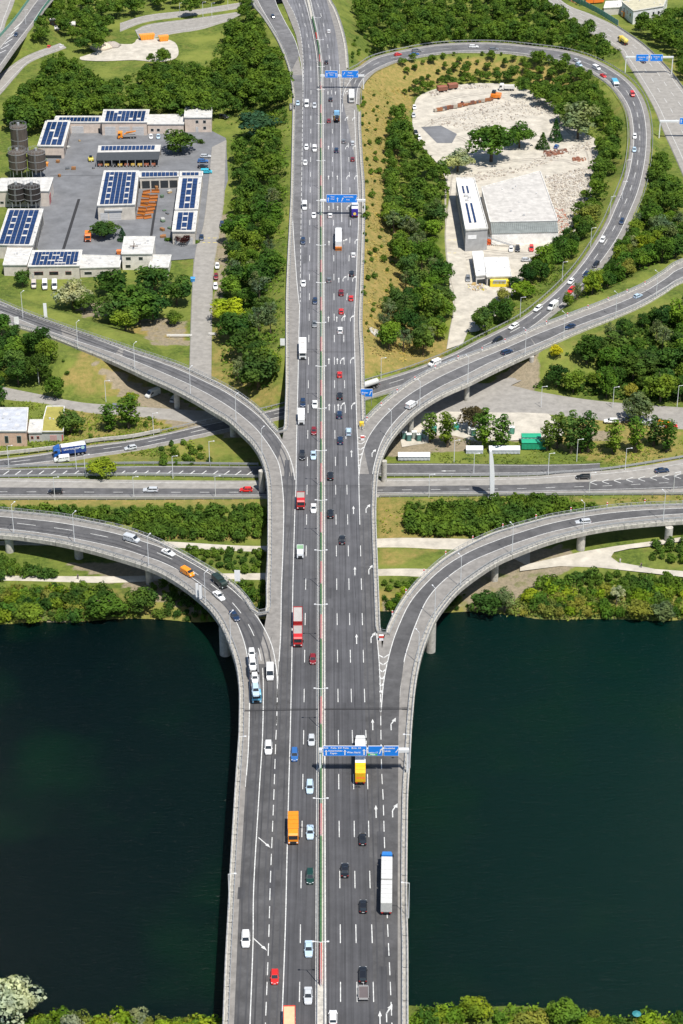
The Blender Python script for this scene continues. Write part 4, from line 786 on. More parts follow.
# ------------------------------------------------------------ buildings
PINK, CREAM, ROOFW, ROOFG = (.56, .47, .40), (.52, .48, .42), (.50, .49, .465), (.40, .41, .43)
def quadpt(q, u, v): return q[0].lerp(q[1], u).lerp(q[3].lerp(q[2], u), v)
DARKW = mat('dark_opening', (.03, .035, .04), .5)
def building(name, label, roof, h, wall=PINK, rcol=ROOFW, z0=.0, pv=(), front=(), right=(), left=(), rim=.35, over=.25, cat='building', skylight=(), units=()):
    """roof: TL TR BR BL in pixels at height h. pv: (u0,v0,u1,v1,nu,nv). front/right: (kind, u0, u1, z0, z1)"""
    q = [at(x, y, z0 + h) for x, y in roof]; c = (q[2] + q[3]) / 2; root = empty(name, (c.x, c.y, z0)); tag(root, label, cat); o = root.location
    q = [p - o for p in q]; ctr = sum(q, Vector()) / 4
    m = MB(); m.prism([(p.x, p.y) for p in q], -.6, h - .02); m.build('wall', WALLP, root, wall)
    e = [p + (p - ctr).normalized() * over for p in q]; m = MB(); m.prism([(p.x, p.y) for p in e], h - .25, h + rim * .4); rf = m.build('roof', ROOFM, root, rcol)
    m = MB()
    for i in range(len(e)):
        a, b = e[i], e[(i + 1) % len(e)]; m.bar(Vector((a.x, a.y, h + rim * .5 + .14)), Vector((b.x, b.y, h + rim * .5 + .14)), .3, rim)
    m.build('parapet', ROOFM, rf, (.60, .59, .56))
    zr = h + rim * .4
    for (u0, v0, u1, v1, nu, nv, skip) in pv:
        for j in range(nv):
            for i in range(nu):
                m = MB(); g = .05; lo_ = .58 if skip and (i, j) in skip else g
                a = [quadpt(q, u0 + (u1 - u0) * (i + x) / nu, v0 + (v1 - v0) * (j + y) / nv) for x, y in ((g, lo_), (1 - g, lo_), (1 - g, 1 - g), (g, 1 - g))]
                m.loft([[Vector((p.x, p.y, zr + .12 + dz)) for p in a[::-1]] for dz in (0, .12)]); m.build('solar_panel', PV, rf)
    ur = random.Random(int(roof[0][0] * 7) & 255); Lr = (q[1] - q[0]).length
    for _ in range(int(2 + Lr / 6) if not pv else 3): units = tuple(units) + ((ur.choice((.03, .97)) if pv else ur.uniform(.08, .92), ur.uniform(.1, .9), ur.uniform(.15, .45), ur.uniform(.15, .35), ur.uniform(.3, .8)),)
    for (u, v, sx_, sy_, sz) in units:
        p = quadpt(q, u, v); m = MB(); m.box(p.x - sx_, p.x + sx_, p.y - sy_, p.y + sy_, zr - .02, zr + sz, bev=.04); m.build('rooftop_unit', ROOFM, rf, (.5, .5, .5))
    for side, (a, b), items in (('f', (q[3], q[2]), front), ('r', (q[2], q[1]), right), ('l', (q[0], q[3]), left)):
        d = (b - a); d.z = 0; L_ = d.length; d.normalize(); nn = Vector((d.y, -d.x, 0))
        for it in items:
            kind, u0, u1, a0, a1 = it[:5]; p0, p1 = a + d * L_ * u0, a + d * L_ * u1; col = it[5] if len(it) > 5 else None
            def slab(mb, off0, off1, e0=0.0, zz0=a0, zz1=a1):
                A_, B_ = p0 + d * e0, p1 - d * e0
                mb.loft([[Vector((*(P_ + nn * off0)[:2], zz)) for P_ in (A_, B_)] + [Vector((*(P_ + nn * off1)[:2], zz)) for P_ in (B_, A_)] for zz in (zz0, zz1)])
            if kind == 'window':
                m = MB(); slab(m, -.05, .06); fr = m.build('window', CFLAT, root, col or (.6, .6, .58)); m = MB(); slab(m, .05, .08, .1, a0 + .1, a1 - .1); m.build('pane', GLASS, fr)
            elif kind == 'door':
                m = MB(); slab(m, -.05, .07); dr = m.build('door', CFLAT, root, col or (.5, .5, .5)); m = MB()
                for k in range(1, 5): slab(m, .06, .09, .08, a0 + (a1 - a0) * k / 5 - .04, a0 + (a1 - a0) * k / 5 + .04)
                m.build('door_rail', CFLAT, dr, (.3, .3, .3))
            elif kind == 'opening': m = MB(); slab(m, -.05, .04); m.build('opening', DARKW, root)
            elif kind == 'band': m = MB(); slab(m, .0, .5); m.build('canopy', CFLAT, root, col or (.5, .5, .5))
            elif kind == 'sign': m = MB(); slab(m, 0, .12); m.build('sign', CFLAT, root, col or (.75, .75, .75))
    return root
def many(kind, n, u0, u1, z0, z1, fill=.6, col=None): return [(kind, u0 + (u1 - u0) * (i + .5 - fill / 2) / n, u0 + (u1 - u0) * (i + .5 + fill / 2) / n, z0, z1) + ((col,) if col else ()) for i in range(n)]
building('workshop', 'narrow workshop with two rows of solar panels, left end of the depot yard', [(46, 121.4), (70.3, 121.4), (63.3, 146.6), (37.8, 146.4)], 5.6, pv=[(.08, .04, .48, .96, 2, 6, {(1, 2)}), (.5, .04, .92, .96, 2, 6, {(0, 4)})], front=[('opening', .1, .9, .2, 1.6)], right=many('opening', 5, .05, .95, .3, 3.4))
building('garage_row', 'low back garage with one strip of solar panels behind the depot yard', [(56.2, 116.9), (102, 116.9), (101, 123), (54, 123)], 4.9, pv=[(.08, .15, .95, .85, 11, 1, None)], front=[('door', .36, .62, 0, 3.4), ('opening', .93, .98, 0, 2.4)])
building('garage', 'garage with three wide doors under a large solar roof at the back of the yard', [(104.2, 110.5), (149, 110.5), (146.5, 122.8), (101.7, 122.8)], 6, pv=[(.06, .08, .94, .92, 10, 3, {(3, 1), (6, 2), (8, 2), (2, 0)})], front=[('door', .06, .3, 0, 4.2), ('door', .38, .62, 0, 4.2), ('door', .68, .93, 0, 4.2)])
building('office', 'low pink office with a plain white roof between the garage and the two-storey house', [(149.5, 115.6), (184, 115.2), (183.4, 124.6), (147.5, 124.6)], 4.4, front=[('window', .08, .17, 1.2, 2.6), ('window', .25, .34, 1.2, 2.6), ('door', .52, .6, 0, 2.4)])
building('house', 'two-storey pink house with white roof at the end of the depot row', [(185.7, 108), (211.8, 108), (211.3, 118), (184.6, 118)], 6.8, front=[('window', .4, .52, 4.3, 5.8), ('window', .68, .8, 4.3, 5.8), ('window', .68, .8, 1.4, 2.9), ('door', .4, .5, 0, 2.6)], right=many('window', 2, .1, .9, 4.2, 5.6), units=[(.45, .4, .4, .4, .8)])
building('solar_hall', 'large white hall fully covered in solar panels in the middle of the depot', [(104.4, 171.7), (138.7, 171.7), (134.7, 205), (97.6, 206)], 6.4, wall=CREAM, pv=[(.05, .03, .93, .97, 7, 11, {(1, 1), (1, 3), (1, 5), (1, 7), (1, 9), (5, 1), (5, 3), (5, 5), (5, 7), (5, 9)})], front=[('door', .06, .26, 0, 3.4), ('band', .18, .66, 4.2, 4.9), ('door', .3, .62, 0, 4)], right=many('opening', 7, .05, .95, .3, 3.6))
building('link_building', 'low connecting garage with a strip of solar panels and open bays', [(140.2, 172.3), (179, 172.3), (179, 177), (139.8, 178)], 5.0, wall=CREAM, pv=[(.04, .1, .96, .9, 9, 1, None)], front=many('opening', 4, .03, .97, .3, 3.6, .85))
building('link_building', 'short solar roofed link at the top right corner of the courtyard', [(179.8, 172.3), (202.3, 172.3), (202, 176.5), (179.8, 176.8)], 5.0, wall=CREAM, pv=[(.1, .15, .85, .85, 4, 1, None)])
building('solar_hall', 'long right-hand depot hall with white rooflights between solar panels', [(179.5, 178), (201.4, 178), (197.8, 209.6), (175.2, 210)], 5.8, wall=CREAM, pv=[(.14, .03, .86, .97, 3, 9, {(1, 1), (1, 3), (1, 5), (1, 7)})], front=[('opening', .1, .5, .3, 3)])
building('solar_hall', 'short right-hand hall with solar panels behind the dark red tree', [(175, 212), (197.2, 212), (194.7, 231.9), (172.4, 231.9)], 5.4, wall=CREAM, pv=[(.14, .05, .86, .93, 3, 6, {(1, 1), (1, 3), (1, 5)})], front=[('door', .1, .3, 0, 3), ('door', .6, .9, 0, 3)])
building('gatehouse', 'two-storey white gatehouse with an aerial on its roof at the depot entrance', [(124.8, 237.6), (154.7, 237.6), (151.8, 254.3), (121.8, 254.5)], 6.6, wall=(.66, .62, .56), front=[('window', .12, .3, 4.2, 5.6), ('window', .55, .7, 4.2, 5.6), ('window', .1, .28, 1, 2.4)], units=[(.5, .42, .9, .9, .5), (.8, .25, .4, .4, .7)])
building('annex', 'single-storey white annex in front of the gatehouse', [(153, 256), (170.9, 256), (168, 268), (149, 268)], 3.4, wall=(.66, .62, .56), front=[('door', .25, .5, 0, 2.4)])
building('annex', 'long low annex with a plain white roof behind the clump of depot trees', [(82.6, 256), (121, 257), (119, 267.6), (80, 268.6)], 3.6, wall=CREAM, front=[('window', .1, .3, 1, 2.3), ('window', .5, .7, 1, 2.3)])
building('solar_office', 'low office with solar roof and red framed windows by the parked vans', [(33, 251.5), (81.7, 251), (79, 266.4), (28.6, 267.0)], 5.0, wall=CREAM, pv=[(.05, .08, .95, .92, 12, 5, {(2, 1), (3, 1), (5, 1), (6, 1), (9, 1), (2, 3), (4, 3), (5, 3), (7, 3), (7, 4), (8, 4), (11, 4), (6, 4), (7, 2)})], front=[('window', .1, .28, 1.6, 3, (.2, .03, .03)), ('window', .4, .58, 1.6, 3, (.2, .03, .03)), ('window', .72, .84, 1.6, 3, (.2, .03, .03)), ('door', .06, .09, 0, 2.3)], units=[(.56, .65, .4, .3, .4)])
building('shed', 'plain white roofed shed at the lower left corner of the depot', [(8.4, 247.8), (32.2, 248), (26.4, 265.4), (3.5, 265.4)], 4.4, wall=(.58, .53, .47), units=[(.35, .4, .25, .2, .5)])
building('solar_hall', 'big solar roofed hall on the left edge of the photo, below the dark tanks', [(8.5, 210), (43, 210), (32.8, 245.6), (-3, 245.2)], 5.6, wall=CREAM, pv=[(.04, .02, .9, .98, 6, 11, {(1, 2), (1, 4), (1, 6), (1, 8), (4, 2), (4, 4), (4, 6), (4, 8)})], right=many('opening', 8, .03, .97, .3, 4.2, .7))
silo_b = building('silo_house', 'pale flat roofed building with two dark tanks in front, left edge', [(1.5, 179.3), (52.7, 178.4), (48.3, 191.6), (-5, 191.6)], 6.6, wall=(.55, .49, .43), right=[('door', .1, .4, 0, 4, (.4, .05, .05))], front=many('window', 2, .05, .3, 1.2, 2.4))
# canopy shed: open front under an awning
q = [at(x, y, 4.6) for x, y in ((98.4, 145.4), (161, 144.7), (159.9, 151.4), (97.4, 152.4))]; o = Vector((q[3].x, q[3].y, .1)); root = empty('carport', tuple(o)); tag(root, 'open fronted vehicle shelter with a solar strip and dark sloping awning', 'shelter'); qq = [p - o for p in q]
m = MB(); m.prism([(p.x, p.y) for p in qq], 4.2, 4.5); rf = m.build('roof', ROOFM, root, ROOFW)
for i in range(14):
    m = MB(); a = [quadpt(qq, .05 + .86 * (i + x) / 14, y) for x, y in ((.06, .15), (.94, .15), (.94, .75), (.06, .75))]; m.loft([[Vector((p.x, p.y, 4.6 + dz)) for p in a[::-1]] for dz in (0, .1)]); m.build('solar_panel', PV, rf)
a, b = qq[3], qq[2]; m = MB(); m.loft([[Vector((p.x, p.y - .05, 4.45)), Vector((p.x, p.y - 6.5, 3.2)), Vector((p.x, p.y - 6.5, 3.05)), Vector((p.x, p.y - .05, 4.3))] for p in (a, b)]); m.build('awning', CFLAT, root, (.05, .055, .06))
m = MB(); m.box(qq[0].x, qq[1].x, qq[0].y - .3, qq[0].y, 0, 4.2); m.build('wall', WALLP, root, (.2, .19, .18))
for i in range(9): x = a.x + (b.x - a.x) * i / 8; m = MB(); m.box(x - .12, x + .12, a.y - 6.4, a.y - 6.15, 0, 3.1); m.build('post', STEEL, root)
def machine(px, py, col, label, z=.12, s=1, rz=0, group=None, nm='road_machine'):
    p = at(px, py, z); r = empty(nm, tuple(p), rz); tag(r, label, 'machine', group); m = MB(); m.box(-1.1 * s, 1.1 * s, -1.5 * s, 1.5 * s, .5, 1.5 * s, bev=.1 * s, tx=0); m.build('body', CPAINT, r, col); m = MB(); m.box(-.7 * s, .7 * s, .1, 1.3 * s, 1.45 * s, 2.3 * s, tx=.15, ty=.15); m.build('cab', GLASS, r)
    for sx in (-1, 1):
        for sy in (-1, 1): m = MB(); m.cyl((sx * 1.0 * s, sy * s, .45), (sx * 1.3 * s, sy * s, .45), .45, .45, 12); m.build('wheel', TYRE, r)
    m = MB(); m.bar((0, -1.4 * s, .9), (0, -2.6 * s, .5), .2, .2); m.build('arm', STEEL, r); return r
rr = random.Random(3)
for i in range(9): machine(100.5 + i * 6.6, 166.2 + rr.uniform(-.4, .4), rr.choice([(.05, .05, .05), (.25, .08, .04), (.2, .2, .2), (.45, .3, .06)]), 'winter service machine parked under the awning of the open shelter', s=.9, group='machines under the awning')
machine(91, 161, (.6, .5, .05), 'yellow and green tractor beside the left end of the open shelter', rz=.2, nm='tractor')
# silos
def silo(px, py, h, r_, label, dark, z=.1, legs=True, col=(.085, .068, .055)):
    p = at(px, py, z); t = empty('silo', tuple(p)); tag(t, label, 'silo'); b = 2.6 if legs else 0
    m = MB(); m.loft([[(math.cos(a) * rr_, math.sin(a) * rr_, zz) for a in [2 * math.pi * k / 24 for k in range(24)]] for zz, rr_ in ((b, r_ * .55 if legs else r_), (b + 1.6, r_), (h - .8, r_), (h, r_ * .55))]); m.build('tank', mat('silo_steel' + dark, col, .75, .1, var=.35, scale=.5, stretch=(3, 3, .4)), t)
    for k in range(3): zz = b + 2 + (h - b - 3) * k / 2; m = MB(); m.cyl((0, 0, zz), (0, 0, zz + .16), r_ + .08, r_ + .08, 24); m.build('band', STEEL, t)
    if legs:
        for k in range(6): a = k * math.pi / 3; m = MB(); m.cyl((math.cos(a) * r_ * .92, math.sin(a) * r_ * .92, 0), (math.cos(a) * r_ * .92, math.sin(a) * r_ * .92, b + 2), .14, .14, 6); m.build('leg', STEEL, t)
    m = MB()
    for k in range(16):
        a, a2 = 2 * math.pi * k / 16, 2 * math.pi * (k + 1) / 16; p0, p1 = Vector((math.cos(a) * r_ * .96, math.sin(a) * r_ * .96, h)), Vector((math.cos(a2) * r_ * .96, math.sin(a2) * r_ * .96, h)); m.cyl(p0 + Vector((0, 0, -.9)), p0 + Vector((0, 0, .9)), .05, .05, 4)
        for dz in (.45, .9): m.bar(p0 + Vector((0, 0, dz)), p1 + Vector((0, 0, dz)), .06, .06)
    m.build('railing', STEEL, t); m = MB(); m.cyl((0, 0, h - .1), (0, 0, h + 1.1), .6, .6, 12); m.build('hatch', STEEL, t)
    m = MB()
    for sx in (-.25, .25): m.bar((sx, -r_ - .25, b), (sx, -r_ - .25 + .001, h), .06, .06); m.box(sx - .04, sx + .04, -r_ - .3, -r_ - .22, b, h)
    for k in range(int((h - b) / .5)): m.box(-.25, .25, -r_ - .29, -r_ - .24, b + k * .5, b + k * .5 + .06)
    m.build('ladder', STEEL, t)
silo(21, 160, 16, 3.7, 'tall brown silo standing behind the other two on the left of the depot', 'a')
silo(19, 177, 12, 3.9, 'brown silo front left of the group of three', 'a'); silo(38, 177, 12, 3.9, 'brown silo front right of the group of three', 'a')
silo(17.8, 208.5, 10.6, 3.5, 'dark round tank on the left in front of the pale flat roofed building', 'b', col=(.025, .02, .018)); silo(33.4, 208.5, 10.6, 3.5, 'dark round tank on the right in front of the pale flat roofed building', 'b', col=(.025, .02, .018))
# left brick house and annexes
root = building('brick_house', 'pink brick house with grey pitched metal roof and skylights, left edge', [(-10, 409), (27.7, 409), (26, 431.5), (-12, 431.5)], 5.2, wall=(.52, .36, .27), rcol=(.42, .44, .48), front=[('window', .42, .52, 1, 3.6, (.25, .35, .35)), ('window', .74, .86, 1, 3.6, (.25, .35, .35)), ('window', .1, .22, 1, 3.6, (.25, .35, .35))], units=[(.42, .25, .8, .9, .1), (.75, .25, .8, .9, .1), (.42, .75, .8, .9, .1), (.75, .75, .8, .9, .1)])
building('annex', 'small white roofed link between the brick house and the green roof', [(30.5, 421), (43, 421), (41.5, 432.8), (28.6, 433)], 3.2, wall=(.45, .43, .40), front=[('window', .15, .35, 1, 2, (.5, .1, .08)), ('window', .6, .8, 1, 2, (.5, .1, .08))])
building('garage', 'low grey building with a grass covered roof beside the brick house', [(47, 407.4), (64, 407.4), (63, 432), (40.6, 432)], 3.4, wall=(.42, .41, .39), rcol=(.30, .27, .06), front=[('door', .4, .7, .2, 2.2, (.55, .3, .28)), ('door', .93, .98, 0, 2.3, (.6, .08, .06))])
# right yard halls
building('office_block', 'long pale office block with narrow solar rows, at the left of the storage yard', [(456.2, 179.5), (474, 179.5), (487.6, 229), (465.7, 230.5)], 9.0, wall=(.34, .34, .34), rcol=(.62, .60, .56), rim=.6, pv=[(.22, .15, .32, .3, 1, 4, None), (.45, .15, .55, .3, 1, 4, None), (.22, .50, .33, .88, 1, 9, None), (.46, .50, .57, .88, 1, 9, None)], front=[('sign', .1, .5, 5.2, 6.8)], right=many('window', 10, .03, .8, 5.2, 7, .8) + many('window', 10, .03, .8, 1.5, 3.4, .8), left=many('window', 14, .02, .98, 4.5, 6.5, .8), units=[(.4, .36, 1.2, .8, .8), (.5, .4, .6, .6, 1.1), (.35, .44, .6, .6, .6)])
hall = building('warehouse', 'wide flat roofed warehouse with a white front wall in the storage yard', [(482, 188), (540, 172), (557.4, 221), (490.5, 222.4)], 5.6, wall=(.74, .72, .68), rcol=(.46, .44, .41), rim=.3)
q = [at(x, y, 5.3) for x, y in ((490.7, 223.2), (557.6, 221.9), (558.4, 231), (491.8, 232.6))]; root = empty('warehouse_bay', (q[3].x, q[3].y, .1)); tag(root, 'front bay of the warehouse with ridged grey roof and plain white wall', 'building'); o = root.location; qq = [p - o for p in q]
m = MB(); m.prism([(p.x, p.y) for p in qq], -.5, 4.7); m.build('wall', WALLP, root, (.82, .80, .76)); m = MB()
for i in range(34): u0, u1 = i / 34, (i + .86) / 34; a = [quadpt(qq, u, v) for u, v in ((u0, 0), (u1, 0), (u1, 1.02), (u0, 1.02))]; m.loft([[Vector((p.x, p.y, zz + (.35 if k > 1 else 0))) for k, p in enumerate(a[::-1])] for zz in (4.72, 4.9)])
m2 = MB(); m2.prism([(p.x, p.y) for p in qq], 4.7, 4.78); rf = m2.build('roof', ROOFM, root, (.24, .26, .25)); m.build('roof_rib', ROOFM, rf, (.21, .23, .22))
m = MB(); a, b = qq[3], qq[2]; m.box(a.x - 2.4, a.x - .3, a.y - .1, a.y + .2, 0, 2.4); m.build('door', CFLAT, root, (.75, .12, .02))
p0, p1 = Vector((a.x - 3, a.y - 1.5, 4.2)), Vector((a.x + 9.5, a.y - 2.2, .2)); root2 = empty('outside_stair', tuple(o + Vector((p1.x, p1.y, 0)))); tag(root2, 'grey steel stair slanting down along the white wall of the warehouse', 'stairs'); d0 = Vector((p1.x, p1.y, 0))
for s in (-.6, .6): m = MB(); m.bar(p0 - d0 + Vector((0, s, 0)), p1 - d0 + Vector((0, s, 0)), .08, .3); m.build('stringer', STEEL, root2); m = MB(); m.bar(p0 - d0 + Vector((0, s, 1)), p1 - d0 + Vector((0, s, 1)), .06, .06); m.build('handrail', STEEL, root2)
m = MB()
for i in range(18): p = p0.lerp(p1, (i + .5) / 18) - d0; m.box(p.x - .15, p.x + .15, -.6 + p.y, .6 + p.y, p.z, p.z + .05)
m.build('tread', STEEL, root2)
building('pavilion', 'narrow white roofed shed left of the yellow kiosk', [(472.4, 252.8), (482.6, 252), (486, 275.4), (476.2, 276.4)], 3.6, wall=(.6, .58, .55), rcol=(.76, .76, .75), front=[('opening', .1, .9, .2, 2.2)], left=many('opening', 4, .1, .9, .3, 2.6))
building('pavilion', 'square white roofed shed directly behind the yellow kiosk', [(484.9, 258.6), (507.6, 258.2), (510.8, 276.8), (486.8, 277.2)], 3.6, wall=(.5, .48, .45), rcol=(.78, .78, .77), front=[('opening', .05, .18, .2, 2.8), ('opening', .9, .98, .2, 2.8)])
p = at(499.5, 287, .15); root = empty('kiosk', tuple(p)); tag(root, 'bright yellow kiosk with a white name board, in front of the white sheds', 'kiosk'); m = MB(); m.box(-3.6, 3.6, 0, 3.0, 0, 2.6, bev=.08); m.build('wall', CFLAT, root, (.80, .62, .02)); m = MB()
for i in range(4): m = MB(); m.box(-2.6 + i * 1.35, -1.6 + i * 1.35, -.06, .0, 1.3, 2.2); m.build('window', CFLAT, root, (.7, .68, .45))
m = MB(); m.box(-2.4, 2.4, -.5, .0, 2.5, 3.0); m.build('awning', CFLAT, root, (.42, .42, .40))
building('office_block', 'white office with dark square windows at the top right edge', [(622, 2), (668, -6), (663, 6.5), (633.5, 11.5)], 6.5, z0=.5, wall=(.66, .66, .66), rcol=(.45, .42, .3), front=many('window', 4, .25, .95, 2.6, 4.6, .4), right=many('window', 3, .1, .9, 2.6, 4.6, .4), left=many('window', 3, .1, .9, 2.6, 4.6, .4))
building('tent', 'wide pale canopy tent in front of the white office at the top', [(606, 2), (622, 1), (622, 7.5), (604, 8.5)], 3.4, z0=.4, wall=(.55, .52, .48), rcol=(.68, .66, .60), cat='tent')
for i, (x, y, c, l) in enumerate([(590, 2.5, (.8, .2, .03), 'orange container nearest the green noise barrier at the top'), (598, 2, (.8, .22, .04), 'orange container left of the pale canopy tent'), (603, -2, (.7, .7, .68), 'white container behind the orange containers'), (627, 16, (.85, .3, .04), 'orange excavator in front of the white office'), (575, 3.5, (.5, .2, .12), 'rust red container beside the expressway at the very top')]):
    p = at(x, y, .5); r = empty('excavator' if 'excavator' in l else 'container', tuple(p), .3); tag(r, l, 'container' if 'cont' in l else 'excavator'); m = MB(); m.box(-3, 3, -1.3, 1.3, 0, 2.6, bev=.05); m.build('body', CPAINT, r, c); m = MB(); m.box(-3.05, -3, -1.1, 1.1, .2, 2.4); m.build('door', CFLAT, r, (.4, .4, .4))
    if 'exca' in l: m = MB(); m.bar((2.5, 0, 2), (5, 0, 3.4), .4, .5); m.bar((5, 0, 3.4), (6.5, 0, .8), .35, .4); m.build('arm', CPAINT, r, c)
for i, (x, y, w_, c, l) in enumerate([(53, 19.5, 7, (.55, .5, .45), 'small pale roofed shed among the trees at upper left'), (72.5, 24, 5, (.6, .58, .53), 'tiny white shed in the trees left of the gravel lot'), (57, 28, 4, (.6, .58, .55), 'little flat hut below the pale roofed shed')]):
    dx = w_ / 2; building('shed', l, [(x - dx, y - 1.6), (x + dx, y - 1.8), (x + dx, y + 1.2), (x - dx, y + 1.4)], 3, wall=(.5, .3, .22), rcol=c, front=[('door', .3, .6, 0, 2.2)])
# market tents, portable toilets and containers between the roads at right
for i, (x0, x1, y, c, l) in enumerate([(398, 430, 452.5, (.5, .52, .55), 'long low white tent roof by the ramp pier'), (466, 483, 446, (.5, .52, .55), 'short white tent roof left of the mast'), (489, 520, 446, (.5, .52, .55), 'white tent roof right of the mast'), (521.5, 546, 441.5, (.015, .30, .16), 'long green container with a corrugated side by the poplars'), (521.5, 541, 436, (.68, .70, .66), 'white container stacked behind the green container')]):
    p0, p1 = at(x0, y, 2.4), at(x1, y, 2.4); r = empty('container' if 'cont' in l else 'tent', ((p0.x + p1.x) / 2, p0.y, .15)); tag(r, l, 'container' if 'cont' in l else 'tent'); hw = (p1.x - p0.x) / 2
    zt_ = 2.5 if 'cont' in l else 1.5; m = MB(); m.box(-hw, hw, -1.3, 1.3, 0, zt_, bev=.05); m.build('wall', CFLAT, r, c)
    m = MB(); n_ = int(hw * 2 / 1.2)
    for k in range(n_): xk = -hw + (k + .5) * 2 * hw / n_; m.box(xk - .25, xk + .25, -1.36, -1.3, .2, zt_ - .2)
    m.build('rib', CFLAT, r, tuple(v * .9 for v in c)); m = MB(); m.loft([[(sx * hw, -1.5, zt_), (sx * hw, 0, zt_ + (.9 if 'tent' in l else .12)), (sx * hw, 1.5, zt_)] for sx in (-1, 1)]); m.build('roof', CFLAT, r, (.70, .72, .75) if 'green' not in l else (.02, .33, .18))
for i, (x, y, c) in enumerate([(404, 438, (.06, .14, .12)), (409, 440, (.05, .12, .11)), (414, 437.5, (.2, .22, .2)), (419, 440, (.05, .13, .11)), (424, 437, (.2, .3, .28)), (434, 431, (.05, .3, .25)), (470, 433.5, (.5, .5, .48)), (473.5, 435, (.05, .13, .1)), (512, 433, (.06, .2, .14)), (456, 429, (.04, .3, .24))]):
    p = at(x, y, .2); r = empty('portable_toilet', tuple(p), rr.uniform(-.2, .2)); tag(r, 'small portable cabin on the dirt lot right of the motorway', 'portable toilet', 'portable cabins on the dirt lot'); m = MB(); m.box(-.8, .8, -.8, .8, 0, 2.3, bev=.05); m.build('wall', CFLAT, r, c); m = MB(); m.box(-.5, .5, -.86, -.8, .1, 2.0); m.build('door', CFLAT, r, tuple(v * 1.6 for v in c)); m = MB(); m.loft([[(sx * .85, -.85, 2.3), (sx * .85, 0, 2.6), (sx * .85, .85, 2.3)] for sx in (-1, 1)]); m.build('roof', CFLAT, r, (.6, .62, .6))
# rail wagons, tanker, conveyor in the storage yard
for i, (x, y, l) in enumerate([(442, 91.5, 'rust red wagon on the left of two at the top of the storage yard'), (452.5, 89, 'rust red wagon on the right of two at the top of the storage yard')]):
    p = at(x, y, .2); r = empty('wagon', tuple(p), .35); tag(r, l, 'wagon'); m = MB(); m.box(-2.4, 2.4, -1.4, 1.4, .8, 2.8, bev=.08); m.build('body', CFLAT, r, (.28, .10, .06))
    for sx in (-1.5, 1.5): m = MB(); m.cyl((sx, -1.2, .5), (sx, 1.2, .5), .5, .5, 14); m.build('wheelset', TYRE, r)
    m = MB(); m.box(-2.2, 2.2, -1.44, -1.4, 1.0, 2.6); m.build('side_door', CFLAT, r, (.2, .08, .05))
p0, p1 = at(437, 111, .4), at(492, 99.5, .4); root = empty('scrap_train', tuple(p0)); tag(root, 'long rusty row of steel parts lying across the storage yard', 'scrap row'); d = p1 - p0
for i in range(26): q0 = d * (i / 26); m = MB(); a_ = rr.uniform(0, 3); hgt = rr.uniform(.6, 1.6); m.bar(q0 + Vector((-1.5 * math.cos(a_ * .2), -.8, hgt * .5)), q0 + Vector((1.5, rr.uniform(-.6, .8), hgt * .6)), rr.uniform(.5, 1.3), hgt); m.build('steel_part', CFLAT, root, rr.choice([(.22, .08, .04), (.16, .07, .05), (.3, .12, .05), (.4, .36, .3), (.12, .1, .1)]))
machine(496, 98, (.8, .22, .02), 'orange crane at the right end of the rusty row', s=1.6, rz=1.3, nm='loader'); machine(462, 106, (.75, .16, .04), 'small orange loader in the middle of the rusty row', s=.9, nm='loader')
# rubble, stone and scrap heaps: uncountable debris
def debris(name, label, poly, n, cols, smin, smax, z=.12, seed=1):
    r = random.Random(seed); xs = [q[0] for q in poly]; ysl = [q[1] for q in poly]; mbs = MB(); k = 0
    while k < n:
        x, y = r.uniform(min(xs), max(xs)), r.uniform(min(ysl), max(ysl))
        if not inpoly(x, y, poly): continue
        k += 1; p = at(x, y, z); s = r.uniform(smin, smax) * (1.6 if r.random() < .1 else 1); h = s * r.uniform(.4, 1); a = r.uniform(0, 3.1); ca, sa = math.cos(a) * s, math.sin(a) * s; e = r.uniform(.4, 1)
        b = [(p.x + ca, p.y + sa), (p.x - sa * e, p.y + ca * e), (p.x - ca, p.y - sa), (p.x + sa * e, p.y - ca * e)]
        mbs.loft([[(u, v, z - .05) for u, v in b], [(p.x + (u - p.x) * .75, p.y + (v - p.y) * .75, z + h) for u, v in b]], r.randrange(len(cols)))
    o_ = mbs.build(name, [mat('debris_%d_%d_%d' % tuple(int(v * 100) for v in c), c, .95, var=.2) for c in cols]); tag(o_, label, 'rubble', kind='stuff'); return o_
STN = [(.46, .42, .36), (.50, .46, .40), (.40, .36, .31), (.54, .51, .46), (.36, .31, .26)]
debris('stone_rubble', 'pale stone rubble covering the right part of the storage yard', [(545, 178), (594, 165), (590, 195), (572, 222), (560, 246), (556, 215), (546, 195)], 2000, STN, .18, .65)
debris('scrap_pile', 'red and grey scrap between the stone rubble and the warehouse', [(552, 208), (566, 210), (570, 224), (560, 234), (558, 225)], 220, [(.42, .2, .15), (.5, .45, .4), (.25, .22, .2), (.38, .16, .1)], .2, .6, seed=2)
debris('stone_rubble', 'rows of pale stones across the upper part of the storage yard', [(425, 122), (500, 100), (540, 98), (556, 112), (480, 128), (470, 132)], 700, STN, .2, .6, seed=3)
debris('stone_rubble', 'stones and planks lined up along the upper rim of the yard', [(428, 92), (455, 86.5), (490, 85), (490, 88), (456, 90), (432, 97)], 110, STN, .4, 1.0, seed=4)
debris('stone_rubble', 'loose rubble below the big trees in the storage yard', [(455, 180), (472, 172), (520, 168), (552, 150), (590, 142), (596, 150), (560, 158), (522, 172), (476, 182)], 420, STN, .2, .7, seed=5)
